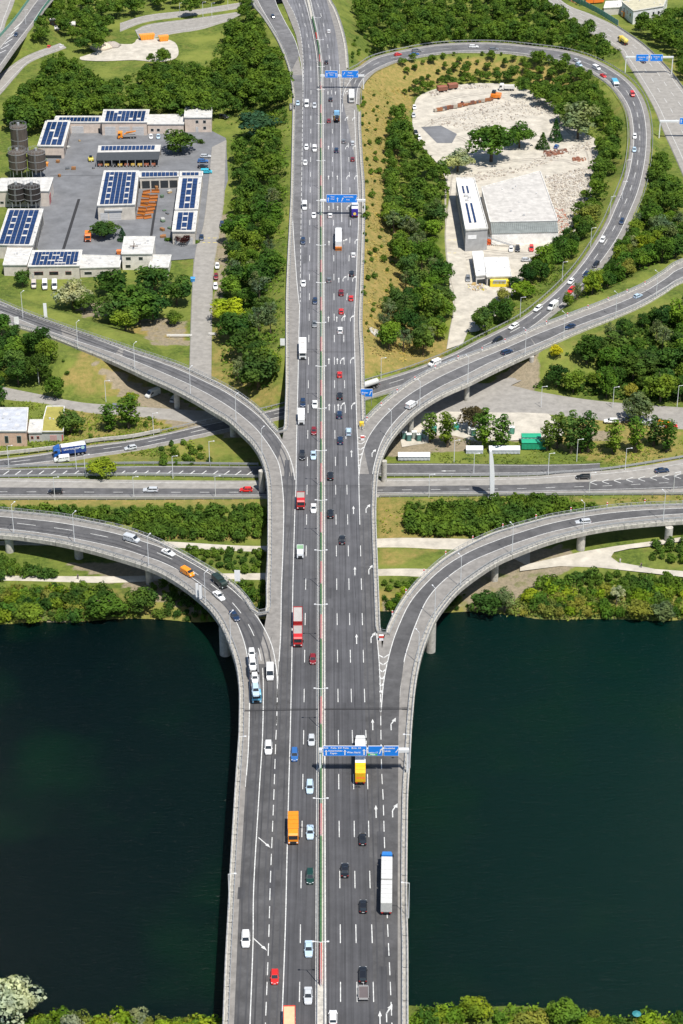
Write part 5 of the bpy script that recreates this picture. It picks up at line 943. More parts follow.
debris('scrap_pile', 'rust red scrap steel in two rows above the stone rubble', [(543, 152), (566, 149), (568, 153), (546, 157)], 130, [(.24, .10, .06), (.2, .1, .07)], .25, .8, seed=6); debris('scrap_pile', 'small rust red scrap row at the right of the yard', [(572, 158), (586, 157.5), (586, 161), (573, 162)], 60, [(.26, .11, .07), (.3, .14, .08)], .25, .7, seed=7)
debris('stone_rubble', 'pallets and rubble in front of the white sheds', [(468, 284), (485, 285), (485, 291), (468, 291)], 70, STN + [(.5, .35, .15), (.6, .5, .1)], .3, .8, seed=8)
def heap(px, py, r_, h, col, label):
    p = at(px, py, .1); m = MB(); r = random.Random(int(px)); rings = []
    for k in range(6): t = k / 5; rings.append([(math.cos(a) * r_ * (1 - t) * (1 + .15 * math.sin(3 * a + px)) + r.uniform(-.2, .2), math.sin(a) * r_ * .8 * (1 - t) + r.uniform(-.2, .2), h * math.sin(t * math.pi / 2)) for a in [2 * math.pi * i / 16 for i in range(16)]])
    m.loft(rings); o_ = m.build('gravel_heap', mat('heap%d' % int(px), col, .95, var=.25, scale=1.5, bump=.5), smooth=True); o_.location = p; tag(o_, label, 'heap')
heap(101, 48, 6, 3.4, (.55, .47, .36), 'tan gravel heap on the left of the gravel lot'); heap(112, 46, 5, 2.4, (.35, .31, .27), 'grey gravel heap beside the tan heap')
for x, y, w_, l in ((147, 39, 4.0, 'larger orange skip on the gravel lot'), (163.5, 40.5, 2.6, 'smaller orange skip on the gravel lot')):
    p = at(x, y, .2); r = empty('skip', tuple(p), .3); tag(r, l, 'skip'); m = MB(); m.loft([[(-w_ * .8, -1.4, 0), (w_ * .8, -1.4, 0), (w_ * .8, 1.4, 0), (-w_ * .8, 1.4, 0)], [(-w_, -1.6, 2.6), (w_, -1.6, 2.6), (w_, 1.6, 2.6), (-w_, 1.6, 2.6)]]); m.build('body', CPAINT, r, (.85, .33, .02)); m = MB()
    for k in range(5): xk = -w_ * .7 + k * w_ * .35; m.box(xk - .1, xk + .1, -1.62, -1.5, .2, 2.5)
    m.build('rib', CPAINT, r, (.7, .25, .02))
# stacked orange snow ploughs in the courtyard
for i in range(14):
    x, y = 140.5 + (i % 2) * 8 + (i // 2) * 1.1 + rr.uniform(-.7, .7), 218 - (i // 2) * 4.1 + rr.uniform(-.8, .8); p = at(x, y, .15 + .1 * (i % 3)); r = empty('snow_plough', tuple(p), rr.uniform(-.45, .5)); tag(r, 'orange snow plough blade stacked with others beside the large solar hall', 'snow plough', 'snow ploughs in the courtyard')
    m = MB(); pr = [(-.1, 0), (.5, .1), (.75, .6), (.6, 1.3), (.45, 1.3), (.6, .6), (.4, .25), (-.1, .12)]; m.loft([[(sx * 1.7, a, b) for a, b in pr] for sx in (-1, 1)]); m.build('blade', CPAINT, r, (.34, .11, .015))
    m = MB()
    for k in range(5): m.box(-1.5 + k * .72, -1.4 + k * .72, .55, 1.2, .1, 1.3)
    m.build('rib', CFLAT, r, (.35, .14, .03)); m = MB(); m.box(-.6, .6, 1.1, 1.5, .3, .7); m.build('mount', CFLAT, r, (.15, .1, .06))
for x, y, l, c in ((46.5, 166, 'orange bin beside the front right silo', (.8, .28, .03)), (119, 254, 'orange bin beside the gatehouse', (.75, .2, .03)), (193, 281.5, 'blue bin on the grass corner by the depot street', (.05, .3, .7))):
    p = at(x, y, .12); r = empty('bin', tuple(p)); tag(r, l, 'bin'); m = MB(); m.loft([[(-.7, -.6, 0), (.7, -.6, 0), (.7, .6, 0), (-.7, .6, 0)], [(-.9, -.8, 1.5), (.9, -.8, 1.5), (.9, .8, 1.5), (-.9, .8, 1.5)]]); m.build('body', CPAINT, r, c); m = MB(); m.box(-.95, .95, -.85, .85, 1.5, 1.75, tx=.1, ty=.3); m.build('lid', CPAINT, r, c)
p = at(134, 248, 6.9); r = empty('aerial', tuple(p)); tag(r, 'dark cross shaped aerial lying on the gatehouse roof', 'aerial'); m = MB(); m.cyl((0, 0, 0), (0, 0, 3), .1, .1, 6); m.bar((-1.6, 0, .8), (1.6, 0, .8), .3, .3); m.bar((0, -1.6, 1.2), (0, 1.6, 1.2), .3, .3); m.build('mast', CFLAT, r, (.12, .08, .06))
# little white sign boards and pipes
for x, y, w_, l in ((179.5, 337.5, 4.6, 'white barrier board left of the depot street'), (212.5, 336, 1.4, 'small white board right of the depot street'), (26, 341.5, 1, 'small white box in the grass')):
    p = ground(x, y); r = empty('barrier', tuple(p)); tag(r, l, 'barrier'); m = MB(); m.box(-w_, w_, -.1, .1, .5, 1.3); m.build('board', CFLAT, r, (.75, .73, .7)); 
    for s in (-.8, .8): m = MB(); m.box(s * w_ - .1, s * w_ + .1, -.2, .0, 0, .9); m.build('post', STEEL, r)
pts_ = [ground(x, y) for x, y in ((368, 327), (373, 328.5), (378, 331), (383, 334), (386, 337.2), (381, 337.5), (375, 336.5), (371, 333))]; m = MB(); o = pts_[0].copy(); m.loft([[p - o + Vector((0, 0, dz)) for p in pts_] for dz in (-.6, .35)]); o_ = m.build('drain_slab', CONL); o_.location = o; tag(o_, 'small pale concrete slab lying on the dry slope beside the motorway', 'slab')

# ruts of vehicles in the gravel, a darker hardstanding, and yard clutter
RUT = mat('gravel_rut', (.33, .30, .255), .95, var=.3, scale=.5, world=True); tk = MB(); k_ = 0
for pl in ([(424, 128), (440, 120), (480, 112), (530, 106), (556, 118), (572, 134)], [(430, 134), (460, 138), (470, 150), (450, 176), (449, 230), (456, 270), (462, 320)], [(436, 102), (470, 95), (510, 93), (545, 106), (566, 126), (588, 150), (590, 190), (566, 238), (530, 256), (480, 256), (456, 262)], [(476, 168), (520, 160), (560, 160), (580, 165)], [(458, 246), (500, 252), (540, 254)]):
    for off in (-1.0, 1.0):
        P = W3(pl, .12, 8); N = normals(P); k_ += 1; lines(tk, [p + q * off for p, q in zip(P, N)], .75, .008 + .002 * k_)
tag(tk.build('wheel_rut', RUT), kind='structure')
sheet('hardstanding', [(421, 127), (441, 125.5), (457, 134), (452, 143), (437, 143)], .15, ASPG)
cr_ = random.Random(8)
for i in range(22):
    x, y = cr_.choice([(cr_.uniform(50, 95), cr_.uniform(168, 178)), (cr_.uniform(66, 96), cr_.uniform(140, 150)), (cr_.uniform(136, 172), cr_.uniform(184, 192)), (cr_.uniform(44, 58), cr_.uniform(150, 210)), (cr_.uniform(160, 170), cr_.uniform(190, 240))])
    p = at(x, y, .13); w_, d_, h_ = cr_.uniform(.4, 1.1), cr_.uniform(.4, .9), cr_.uniform(.5, 1.3); r = empty('crate', tuple(p), cr_.uniform(0, 3)); tag(r, 'small crate or pallet stack standing about the paved depot yard', 'crate', 'crates in the depot yard'); c = cr_.choice([(.35, .25, .13), (.12, .13, .14), (.4, .4, .38), (.3, .14, .05), (.1, .16, .1)])
    m = MB(); m.box(-w_, w_, -d_, d_, .12, h_, bev=.04); m.build('box', CFLAT, r, c); m = MB(); [m.box(-w_, w_, yy - .06, yy + .06, 0, .12) for yy in (-d_ * .8, 0, d_ * .8)]; m.build('pallet', CFLAT, r, (.3, .22, .12))
# ------------------------------------------------------------ vehicles (local: +x forward, origin on the road under the middle)
def lathe_ring(hw, z0, z1, z2, zt, x, tw): return [(x, -hw * .92, z0), (x, -hw, z1), (x, -hw, z2), (x, -hw * .94, zt - .05), (x, -hw * tw, zt), (x, hw * tw, zt), (x, hw * .94, zt - .05), (x, hw, z2), (x, hw, z1), (x, hw * .92, z0)]
KIND = {  # length, half width, stations (x frac, hw frac, top z), cabin: xb0 xb1 xt0 xt1 (front->rear) roof z, belt z
    'hatchback': (4.1, .88, [(-.5, .80, .80), (-.485, .92, .93), (-.40, .98, .97), (-.1, 1, .95), (.22, .99, .93), (.38, .95, .84), (.47, .86, .74), (.5, .72, .60)], (.25, -.47, .08, -.38, 1.46, .93)),
    'sedan': (4.7, .91, [(-.5, .82, .82), (-.485, .92, .98), (-.38, .97, 1.0), (-.15, 1, .96), (.2, .99, .93), (.37, .95, .86), (.47, .86, .76), (.5, .72, .6)], (.22, -.36, .05, -.24, 1.43, .94)),
    'estate': (4.75, .91, [(-.5, .82, .85), (-.49, .92, .98), (-.38, .97, .98), (-.15, 1, .96), (.22, .99, .94), (.38, .95, .86), (.47, .86, .76), (.5, .72, .6)], (.24, -.485, .09, -.43, 1.48, .95)),
    'suv': (4.65, .95, [(-.5, .84, .9), (-.49, .93, 1.08), (-.38, .98, 1.1), (-.15, 1, 1.07), (.24, .99, 1.05), (.39, .96, .98), (.47, .88, .86), (.5, .74, .66)], (.26, -.485, .12, -.42, 1.70, 1.06)),
    'coupe': (4.3, .91, [(-.5, .82, .78), (-.485, .92, .92), (-.38, .97, .93), (-.1, 1, .88), (.18, .99, .86), (.37, .95, .78), (.47, .86, .68), (.5, .72, .55)], (.17, -.40, -.02, -.22, 1.26, .88)),
    'minivan': (4.9, .96, [(-.5, .86, .95), (-.49, .94, 1.12), (-.38, .98, 1.12), (-.1, 1, 1.1), (.28, .99, 1.08), (.40, .95, .98), (.475, .87, .85), (.5, .74, .66)], (.34, -.49, .2, -.45, 1.85, 1.1)),
}
CM = {}
def wheel_meshes(r_, wd, n=14):
    a = MB(); a.cyl((0, -wd / 2, 0), (0, wd / 2, 0), r_, r_, n); b = MB(); b.cyl((0, -wd / 2 - .012, 0), (0, wd / 2 + .012, 0), r_ * .62, r_ * .62, 10); return a.mesh('wheel', TYRE), b.mesh('rim', RIM)
WM = wheel_meshes(.33, .22); WT = wheel_meshes(.5, .35)
def car_parts(kind):
    if kind in CM: return CM[kind]
    Ln, hw, st, (b0, b1, t0, t1, zr, zb) = KIND[kind]
    m = MB(); rings = []
    for xf, wf, zt in st: rings.append(lathe_ring(hw * wf, .24, .42, max(.5, zt - .22), zt, xf * Ln, .86))
    m.loft(rings)
    # cabin pillars and roof: loft of four levels
    def cab(xb0, xb1, xt0, xt1, wb, wt, z0, z1): return [[(xb1, -wb, z0), (xb0, -wb, z0), (xb0, wb, z0), (xb1, wb, z0)], [(xt1, -wt, z1), (xt0, -wt, z1), (xt0, wt, z1), (xt1, wt, z1)]]
    X = [v * Ln for v in (b0, b1, t0, t1)]; wb, wt = hw * .88, hw * .72
    m.loft(cab(X[0], X[1], X[2], X[3], wb, wt, zb - .06, zr - .05)); m.loft([[(X[3] - .02, -wt, zr - .06), (X[2] + .02, -wt, zr - .06), (X[2] + .02, wt, zr - .06), (X[3] - .02, wt, zr - .06)], [(X[3] + .18, -wt * .86, zr), (X[2] - .2, -wt * .86, zr), (X[2] - .2, wt * .86, zr), (X[3] + .18, wt * .86, zr)]])
    parts = [('body', m.mesh('body', CPAINT), None)]
    P = lambda u, w_, v: (X[0] + (X[2] - X[0]) * v if u == 'f' else X[1] + (X[3] - X[1]) * v)
    def face(xa, xb, wa_, wb_, za, zb_, push): return [(xa + push, -wa_, za), (xa + push, wa_, za), (xb + push, wb_, zb_), (xb + push, -wb_, zb_)]
    h0, h1 = zb - .06, zr - .05
    def lv(v): return h0 + (h1 - h0) * v
    for nm, xa, xb, pu in (('windscreen', X[0], X[2], .015), ('rear_window', X[1], X[3], -.015)):
        va, vb = .12, .97; q = face(xa + (xb - xa) * va, xa + (xb - xa) * vb, (wb + (wt - wb) * va) * .93, (wb + (wt - wb) * vb) * .92, lv(va) + .015, lv(vb) + .015, pu); g = MB(); g.add(q if pu > 0 else q[::-1], [(0, 1, 2, 3)]); parts.append((nm, g.mesh(nm, GLASS), None))
    for s in (-1, 1):
        for k in range(2):
            g = MB(); q = []
            for v, in ((.16,), (.94,)):
                xf_, xr_ = X[0] + (X[2] - X[0]) * v - .12, X[1] + (X[3] - X[1]) * v + .12; xm = X[1] + (X[0] - X[1]) * .50; w_ = (wb + (wt - wb) * v + .012) * s
                q.append(((xm + .04, w_, lv(v)), (xf_, w_, lv(v))) if k == 0 else ((xr_, w_, lv(v)), (xm - .04, w_, lv(v))))
            g.add([q[0][0], q[0][1], q[1][1], q[1][0]], [(0, 1, 2, 3) if s < 0 else (3, 2, 1, 0)]); parts.append(('side_window', g.mesh('side_window', GLASS), None))
    for s in (-1, 1):
        g = MB(); zt = st[-2][2]; g.box(Ln * .44, Ln * .487, min(s * hw * .5, s * hw * .84), max(s * hw * .5, s * hw * .84), zt - .16, zt - .01, bev=.02); parts.append(('headlight', g.mesh('headlight', HLIGHT), None))
        g = MB(); zt = st[1][2]; g.box(-Ln * .5, -Ln * .47, min(s * hw * .56, s * hw * .9), max(s * hw * .56, s * hw * .9), zt - .26, zt - .06, bev=.02); parts.append(('taillight', g.mesh('taillight', TLIGHT), None))
        g = MB(); g.box(X[0] - .35, X[0] - .15, min(s * hw * .9, s * hw * 1.12), max(s * hw * .9, s * hw * 1.12), zb - .02, zb + .14, bev=.03); parts.append(('mirror', g.mesh('mirror', CPAINT), None))
    g = MB(); g.box(Ln * .49, Ln * .507, -.26, .26, .42, .53); parts.append(('number_plate', g.mesh('number_plate', PLATE), None)); g = MB(); g.box(-Ln * .507, -Ln * .49, -.26, .26, .5, .62); parts.append(('number_plate', g.mesh('number_plate', PLATE), None))
    for sx in (-.3, .31):
        for sy in (-1, 1): parts.append(('wheel', WM, (sx * Ln, sy * (hw - .1), .33)))
    CM[kind] = parts; return parts
def put(parts, name, px, py, z, hd, color, label, cat, group=None, lift=.7):
    """hd: heading as a pixel direction"""
    p = at(px, py, z + lift); p.z = z; a = at(px, py, z); b = at(px + hd[0], py + hd[1], z); rz = math.atan2(b.y - a.y, b.x - a.x)
    r = empty(name, tuple(p), rz); tag(r, label, cat, group)
    for nm, me_, loc in parts:
        if nm == 'wheel':
            o = link('wheel', me_[0], r); o.location = loc; i = link('rim', me_[1], o)
        else: o = link(nm, me_, r, None, color)
    return r
CG = {}
COLS = {'white': (.78, .78, .77), 'silver': (.48, .50, .52), 'grey': (.16, .17, .18), 'black': (.012, .013, .016), 'red': (.62, .02, .015), 'darkred': (.20, .012, .016), 'blue': (.03, .12, .34), 'darkblue': (.012, .03, .075), 'lightblue': (.42, .55, .66), 'green': (.01, .045, .035), 'orange': (.85, .27, .01), 'cyan': (.04, .42, .55), 'bronze': (.3, .24, .18)}
N_, S_ = (0, -10), (0, 10)
def car(kind, col, px, py, z, hd, label, group='cars on the roads'): return put(car_parts(kind), 'car' if kind != 'minivan' else 'van', px, py, z, hd, COLS[col], label, 'van' if kind == 'minivan' else 'car', group)
def van_parts(L_=5.6, H_=2.4, hw=1.0, nose=.9, windows=False, ladder=False):
    m = MB(); st = [(-L_ / 2, .94, H_ - .06), (-L_ / 2 + .08, 1, H_), (L_ / 2 - nose - 1.1, 1, H_), (L_ / 2 - nose - .75, .97, H_ - .1)]
    rings = [[(x, -hw * w_, .3), (x, -hw * w_, 1.2), (x, -hw * w_ * .97, z - .2), (x, -hw * .84, z), (x, hw * .84, z), (x, hw * w_ * .97, z - .2), (x, hw * w_, 1.2), (x, hw * w_, .3)] for x, w_, z in st]
    rings += [[(x, -hw * w_, .3), (x, -hw * w_, .8), (x, -hw * w_ * .97, z - .08), (x, -hw * .8 * w_, z), (x, hw * .8 * w_, z), (x, hw * w_ * .97, z - .08), (x, hw * w_, .8), (x, hw * w_, .3)] for x, w_, z in ((L_ / 2 - nose * .85, .96, 1.22), (L_ / 2 - .25, .92, 1.02), (L_ / 2, .8, .7))]
    m.loft(rings); parts = [('body', m.mesh('body', CPAINT), None)]
    x0, z0, x1, z1 = L_ / 2 - nose - .75, H_ - .1, L_ / 2 - nose * .85, 1.22; q = []
    for t, w_ in ((.94, .88), (.08, .80)): q.append((x0 + (x1 - x0) * t + .03, w_ * hw, z0 + (z1 - z0) * t + .03))
    g = MB(); g.add([(q[0][0], -q[0][1], q[0][2]), (q[0][0], q[0][1], q[0][2]), (q[1][0], q[1][1], q[1][2]), (q[1][0], -q[1][1], q[1][2])], [(0, 1, 2, 3)]); parts.append(('windscreen', g.mesh('windscreen', GLASS), None))
    for s in (-1, 1):
        xs_ = [(L_ / 2 - nose - 1.6, L_ / 2 - nose - .8)] + ([(-L_ / 2 + .3, -L_ / 2 + 1.5), (-L_ / 2 + 1.7, L_ / 2 - nose - 1.8)] if windows else [])
        for a, b in xs_: g = MB(); w_ = hw * .985; g.box(a, b, min(s * w_, s * (w_ + .01)), max(s * w_, s * (w_ + .01)), 1.3, H_ - .42); parts.append(('side_window', g.mesh('side_window', GLASS), None))
        g = MB(); g.box(L_ / 2 - .2, L_ / 2 - .03, min(s * hw * .5, s * hw * .85), max(s * hw * .5, s * hw * .85), .78, 1.0, bev=.02); parts.append(('headlight', g.mesh('headlight', HLIGHT), None))
        g = MB(); g.box(-L_ / 2 - .02, -L_ / 2 + .05, min(s * hw * .78, s * hw * .92), max(s * hw * .78, s * hw * .92), .9, 1.6); parts.append(('taillight', g.mesh('taillight', TLIGHT), None))
        g = MB(); g.box(L_ / 2 - nose - .6, L_ / 2 - nose - .45, min(s * hw, s * (hw + .22)), max(s * hw, s * (hw + .22)), 1.2, 1.55); parts.append(('mirror', g.mesh('mirror', TYRE), None))
    g = MB(); g.box(-L_ / 2 - .02, -L_ / 2 + .02, -hw * .7, hw * .7, 1.4, H_ - .4); parts.append(('rear_window', g.mesh('rear_window', GLASS), None))
    for sx in (-.32, .31):
        for sy in (-1, 1): parts.append(('wheel', WM, (sx * L_, sy * (hw - .1), .33)))
    return parts
VAN = van_parts(); VANS = van_parts(4.9, 1.95, .95, .9, True); VANL = van_parts(4.5, 1.85, .9, .8)
def van(px, py, z, hd, col, label, parts=None): return put(parts or VAN, 'van', px, py, z, hd, COLS.get(col, col), label, 'van', None, 1.1)
def truck(px, py, z, hd, label, cab=(.7, .02, .02), segs=(), cat='lorry', cab_len=2.2, cab_h=3.2, hw=1.25, lift=1.6, name='lorry', cabover=True):
    """segs: (kind, x0, x1, z0, z1, colour) measured from the cab front backwards"""
    tot = max(s[2] for s in segs); p = at(px, py, z + lift); p.z = z; a = at(px, py, z); b = at(px + hd[0], py + hd[1], z); rz = math.atan2(b.y - a.y, b.x - a.x)
    r = empty(name, tuple(p), rz); tag(r, label, cat); f = tot / 2; X_ = lambda v: f - v
    m = MB(); rings = [[(x, -hw * w_, zz0), (x, -hw * w_, zt - .3), (x, -hw * w_ * .9, zt), (x, hw * w_ * .9, zt), (x, hw * w_, zt - .3), (x, hw * w_, zz0)] for x, w_, zz0, zt in ((X_(cab_len), .98, .6, cab_h), (X_(.5), .98, .5, cab_h), (X_(.12), .96, .5, cab_h - .35), (X_(0), .94, .5, 1.7))]
    m.loft(rings); m.build('cab', CPAINT, r, cab)
    g = MB(); g.add([(X_(-.02), -hw * .84, 1.75), (X_(-.02), hw * .84, 1.75), (X_(.1), hw * .84, cab_h - .45), (X_(.1), -hw * .84, cab_h - .45)], [(0, 1, 2, 3)]); g.build('windscreen', GLASS, r)
    for s in (-1, 1):
        g = MB(); g.box(X_(1.3), X_(.35), min(s * hw * .985, s * hw * 1.0), max(s * hw * .985, s * hw * 1.0), 1.75, cab_h - .5); g.build('side_window', GLASS, r)
        g = MB(); g.box(X_(.05), X_(-.04), min(s * hw * .5, s * hw * .86), max(s * hw * .5, s * hw * .86), .75, 1.0); g.build('headlight', HLIGHT, r); g = MB(); g.box(X_(.3), X_(.1), min(s * hw, s * (hw + .28)), max(s * hw, s * (hw + .28)), 1.6, 2.4); g.build('mirror', TYRE, r)
        g = MB(); g.box(X_(tot) - .03, X_(tot) + .05, min(s * hw * .55, s * hw * .9), max(s * hw * .55, s * hw * .9), .8, 1.05); g.build('taillight', TLIGHT, r)
    g = MB(); g.box(X_(.02), X_(-.05), -hw * .6, hw * .6, .55, 1.2); g.build('grille', TYRE, r); g = MB(); g.box(X_(tot), X_(.9), -.5, .5, .75, 1.0); g.build('chassis', TYRE, r)
    for sg_ in segs:
        kind, x0, x1, z0, z1, c = sg_[:6]
        if kind == 'box': m = MB(); m.box(X_(x1), X_(x0), -hw, hw, z0, z1, bev=.04); bx_ = m.build('cargo_box', CPAINT, r, c); m = MB(); m.box(X_(x1) - .03, X_(x1), -hw * .9, hw * .9, z0 + .2, z1 - .15); m.build('rear_door', CPAINT, bx_, tuple(v * .85 for v in c)); m = MB(); n_ = max(2, int((x1 - x0) / 1.3)); [m.box(X_(x0 + (x1 - x0) * k / n_) - .05, X_(x0 + (x1 - x0) * k / n_) + .05, -hw - .02, hw + .02, z1 - 1.6, z1 + .03) for k in range(1, n_)]; m.build('roof_seam', CPAINT, bx_, tuple(v * .7 for v in c))
        elif kind == 'bed':
            m = MB(); m.box(X_(x1), X_(x0), -hw, hw, z0, z0 + .12); 
            for a_ in ((X_(x1), X_(x1) + .1, -hw, hw), (X_(x0) - .1, X_(x0), -hw, hw), (X_(x1), X_(x0), -hw, -hw + .1), (X_(x1), X_(x0), hw - .1, hw)): m.box(*a_, z0 + .12, z1)
            m.build('load_bed', CPAINT, r, c); m = MB(); m.box(X_(x1) + .1, X_(x0) - .1, -hw + .1, hw - .1, z0 + .12, z1 - .25); m.build('load', CFLAT, r, sg_[6])
        elif kind == 'tank': m = MB(); m.loft([[(x, math.cos(t) * rr_, (z0 + z1) / 2 + math.sin(t) * rr_) for t in [2 * math.pi * k / 16 for k in range(16)]] for x, rr_ in ((X_(x1), .5), (X_(x1) + .5, (z1 - z0) / 2), (X_(x0) - .8, (z1 - z0) / 2), (X_(x0), .7))]); m.build('tank', CPAINT, r, c)
        elif kind == 'fair': m = MB(); m.loft([[(X_(x1), -hw * .95, z0), (X_(x1), hw * .95, z0), (X_(x1), hw * .95, z1), (X_(x1), -hw * .95, z1)], [(X_(x0), -hw * .8, z0), (X_(x0), hw * .8, z0), (X_(x0), hw * .8, z0 + .2), (X_(x0), -hw * .8, z0 + .2)]]); m.build('roof_fairing', CPAINT, r, c)
        elif kind == 'crane': m = MB(); m.bar((X_(x0), 0, z0), (X_(x1), 0, z1), .4, .45); m.bar((X_(x1), .3, z1), (X_(x0) - 1, .3, z0 + .9), .3, .35); m.build('crane_arm', CPAINT, r, c)
    ax = [1.3] + ([tot - 1.3, tot - 2.6] + ([tot - 3.9, cab_len + 1.9] if tot > 12 else []) if tot > 7 else [tot - 1.3])
    for x in ax:
        for s in (-1, 1): o = link('wheel', WT[0], r); o.location = (X_(x), s * (hw - .18), .5); link('rim', WT[1], o)
    return r, X_
def flat_text(s, size, mtl, parent, loc, rot): t = text(s, size, mtl, parent, 0, 0, 0); t.location = loc; t.rotation_euler = rot; return t
REDT = mat('red_lettering', (.6, .02, .02), .5); YP = (.85, .48, .01)
# --- left carriageway, coming towards the viewer
L = 'on the left carriageway '
for k, c, x, y, l in [('hatchback', 'lightblue', 297.8, 103, 'small light blue car in the outer lane, just past the far gantry'), ('suv', 'silver', 314.5, 105.7, 'silver car beside the median, level with the first white van past the far gantry'),
    ('estate', 'white', 306.4, 147, 'white estate car side by side with a white van, left carriageway, far part'), ('hatchback', 'white', 305.2, 162.5, 'white hatchback trailing alone behind a white pair in the far left carriageway'), ('sedan', 'white', 313.8, 215, 'white car beside the median, left carriageway, just below the middle gantry'),
    ('suv', 'darkblue', 303, 241, 'dark blue car alone in the outer left lane below the middle gantry'), ('sedan', 'white', 303.4, 283.1, 'white sedan alone on the left carriageway well above the white bus'), ('hatchback', 'darkblue', 315, 300.7, 'dark car beside the median, farther of two above the white bus'), ('sedan', 'grey', 314.6, 323.6, 'grey car beside the median, nearer of two above the white bus'),
    ('estate', 'darkblue', 302.9, 402.6, 'dark blue estate right ahead of the white van with cargo box, below the bus'), ('sedan', 'white', 314.8, 404, 'white car beside the dark blue estate below the white bus'), ('hatchback', 'darkred', 313.9, 430.7, 'dark red car beside the median opposite the upper gores'), ('suv', 'black', 302.2, 455.3, 'black and bronze car beside a light blue car, above the red tipper'),
    ('sedan', 'lightblue', 313.4, 455, 'light blue car under a median lamp, above the red tipper lorry'), ('sedan', 'white', 313.6, 508, 'white sedan next to the short red tipper lorry'), ('hatchback', 'darkred', 312.9, 658.7, 'dark red hatchback on the left carriageway just past the red road train'),
    ('hatchback', 'silver', 311.5, 739.7, 'silver hatchback beside the median level with the big gantry'), ('estate', 'blue', 294.5, 754.2, 'mid blue car in the middle left lane level with the big gantry'), ('suv', 'white', 268.4, 747.5, 'white sport utility car in the outer left lane of the river bridge'),
    ('estate', 'lightblue', 309.8, 786.5, 'light blue estate beside the median just below the big gantry'), ('sedan', 'lightblue', 310.1, 831.8, 'pale blue car right beside the orange lorry'), ('estate', 'green', 310.1, 876, 'very dark green car beside the median below the orange lorry'),
    ('suv', 'white', 245.7, 938.8, 'white car in the outermost lane at the lower left'), ('hatchback', 'red', 274.7, 976.3, 'bright red car alone in its lane near the bottom'), ('sedan', 'lightblue', 308.7, 948.5, 'light blue sedan under the lowest median lamp'), ('sedan', 'silver', 308.1, 995.3, 'silver sedan beside the median at the bottom edge, left carriageway')]:
    car(k, c, x, y, ZD, (-.06 if x < 300 and y > 600 else 0, 10) if y > 60 else S_, l)
car('hatchback', 'darkblue', 272.9, 16.2, ZD, (6, 10), 'dark blue car on the top left branch road')
van(306.6, 103.6, ZD, S_, 'white', 'white van between two pale cars just past the far gantry'); van(314.6, 147.9, ZD, S_, (.75, .74, .73), 'white van with a reddish nose beside the median, far left carriageway', VANS); van(304.6, 205.5, ZD, S_, 'white', 'white van level with the middle gantry on the left carriageway')
van(270, 671.8, ZD, S_, 'white', 'white van overtaking the car transporter on the lower left ramp')
# --- right carriageway, driving away
for k, c, x, y, l in [('hatchback', 'white', 328.8, 31, 'white car on the right carriageway at the very top'), ('sedan', 'black', 326.4, 61.8, 'black car just beyond the far gantry, right carriageway'), ('sedan', 'black', 330.6, 99, 'black car just below the far gantry, right carriageway'), ('hatchback', 'darkred', 328.9, 120.3, 'dark red car left of the recovery lorry'),
    ('hatchback', 'grey', 343.5, 140.8, 'dark grey car in the exit lanes beside a silver one'), ('estate', 'silver', 352.6, 142.6, 'silver car in the outermost exit lane, far part'), ('suv', 'darkblue', 336.4, 150, 'large dark blue car behind the recovery lorry'), ('hatchback', 'darkred', 352.6, 158.8, 'dark red car in the outermost exit lane behind the silver one'),
    ('hatchback', 'white', 330.1, 215.1, 'white car beside the median under the middle gantry'), ('hatchback', 'white', 353.3, 254.5, 'white hatchback in the outer lane right of the long white lorry'), ('estate', 'black', 351.7, 273, 'black car behind the white hatchback in the outer right lane'), ('hatchback', 'grey', 329, 279.3, 'blue-grey car beside the median below the long white lorry'),
    ('suv', 'darkred', 341.2, 292.3, 'dark red car, first and darkest of three red cars'), ('hatchback', 'red', 351, 297.6, 'red car in the outermost lane, right of the three red cars'), ('hatchback', 'red', 341.2, 310.7, 'red car directly in front of the white sport utility car'), ('suv', 'white', 340.1, 330, 'white sport utility car behind the red cars'),
    ('hatchback', 'red', 339.6, 374, 'small red car with a white rear window shelf, alone above the upper right gore'), ('suv', 'black', 339.9, 395.6, 'large black car, first of three dark ones above the upper gore'), ('suv', 'darkblue', 339.4, 414.4, 'very dark blue car in the middle of three dark ones'), ('estate', 'lightblue', 348.6, 431.2, 'light blue estate beside the tip of the upper right gore'),
    ('suv', 'darkblue', 340.3, 440, 'very dark blue car left of the light blue estate'), ('suv', 'black', 330.5, 475.5, 'black car by the median, farther of two in the same lane'), ('suv', 'black', 330.6, 513.3, 'black car by the median, nearer of two in the same lane'), ('sedan', 'black', 342.2, 539.3, 'black sedan alone in the middle lane between the four ramps'),
    ('hatchback', 'black', 362.7, 838.5, 'black hatchback left of the blue and white lorry, below the big gantry'), ('sedan', 'black', 344.9, 869.6, 'black sedan in the lane nearest but one to the median, lower bridge'), ('hatchback', 'black', 363.2, 905.7, 'black hatchback left of the rear of the blue and white lorry'), ('estate', 'black', 362.9, 974, 'black estate towing a flat trailer'), ('hatchback', 'white', 333, 1017, 'white car cut by the bottom edge, right carriageway')]:
    car(k, c, x, y, ZD, (0, -10), l)
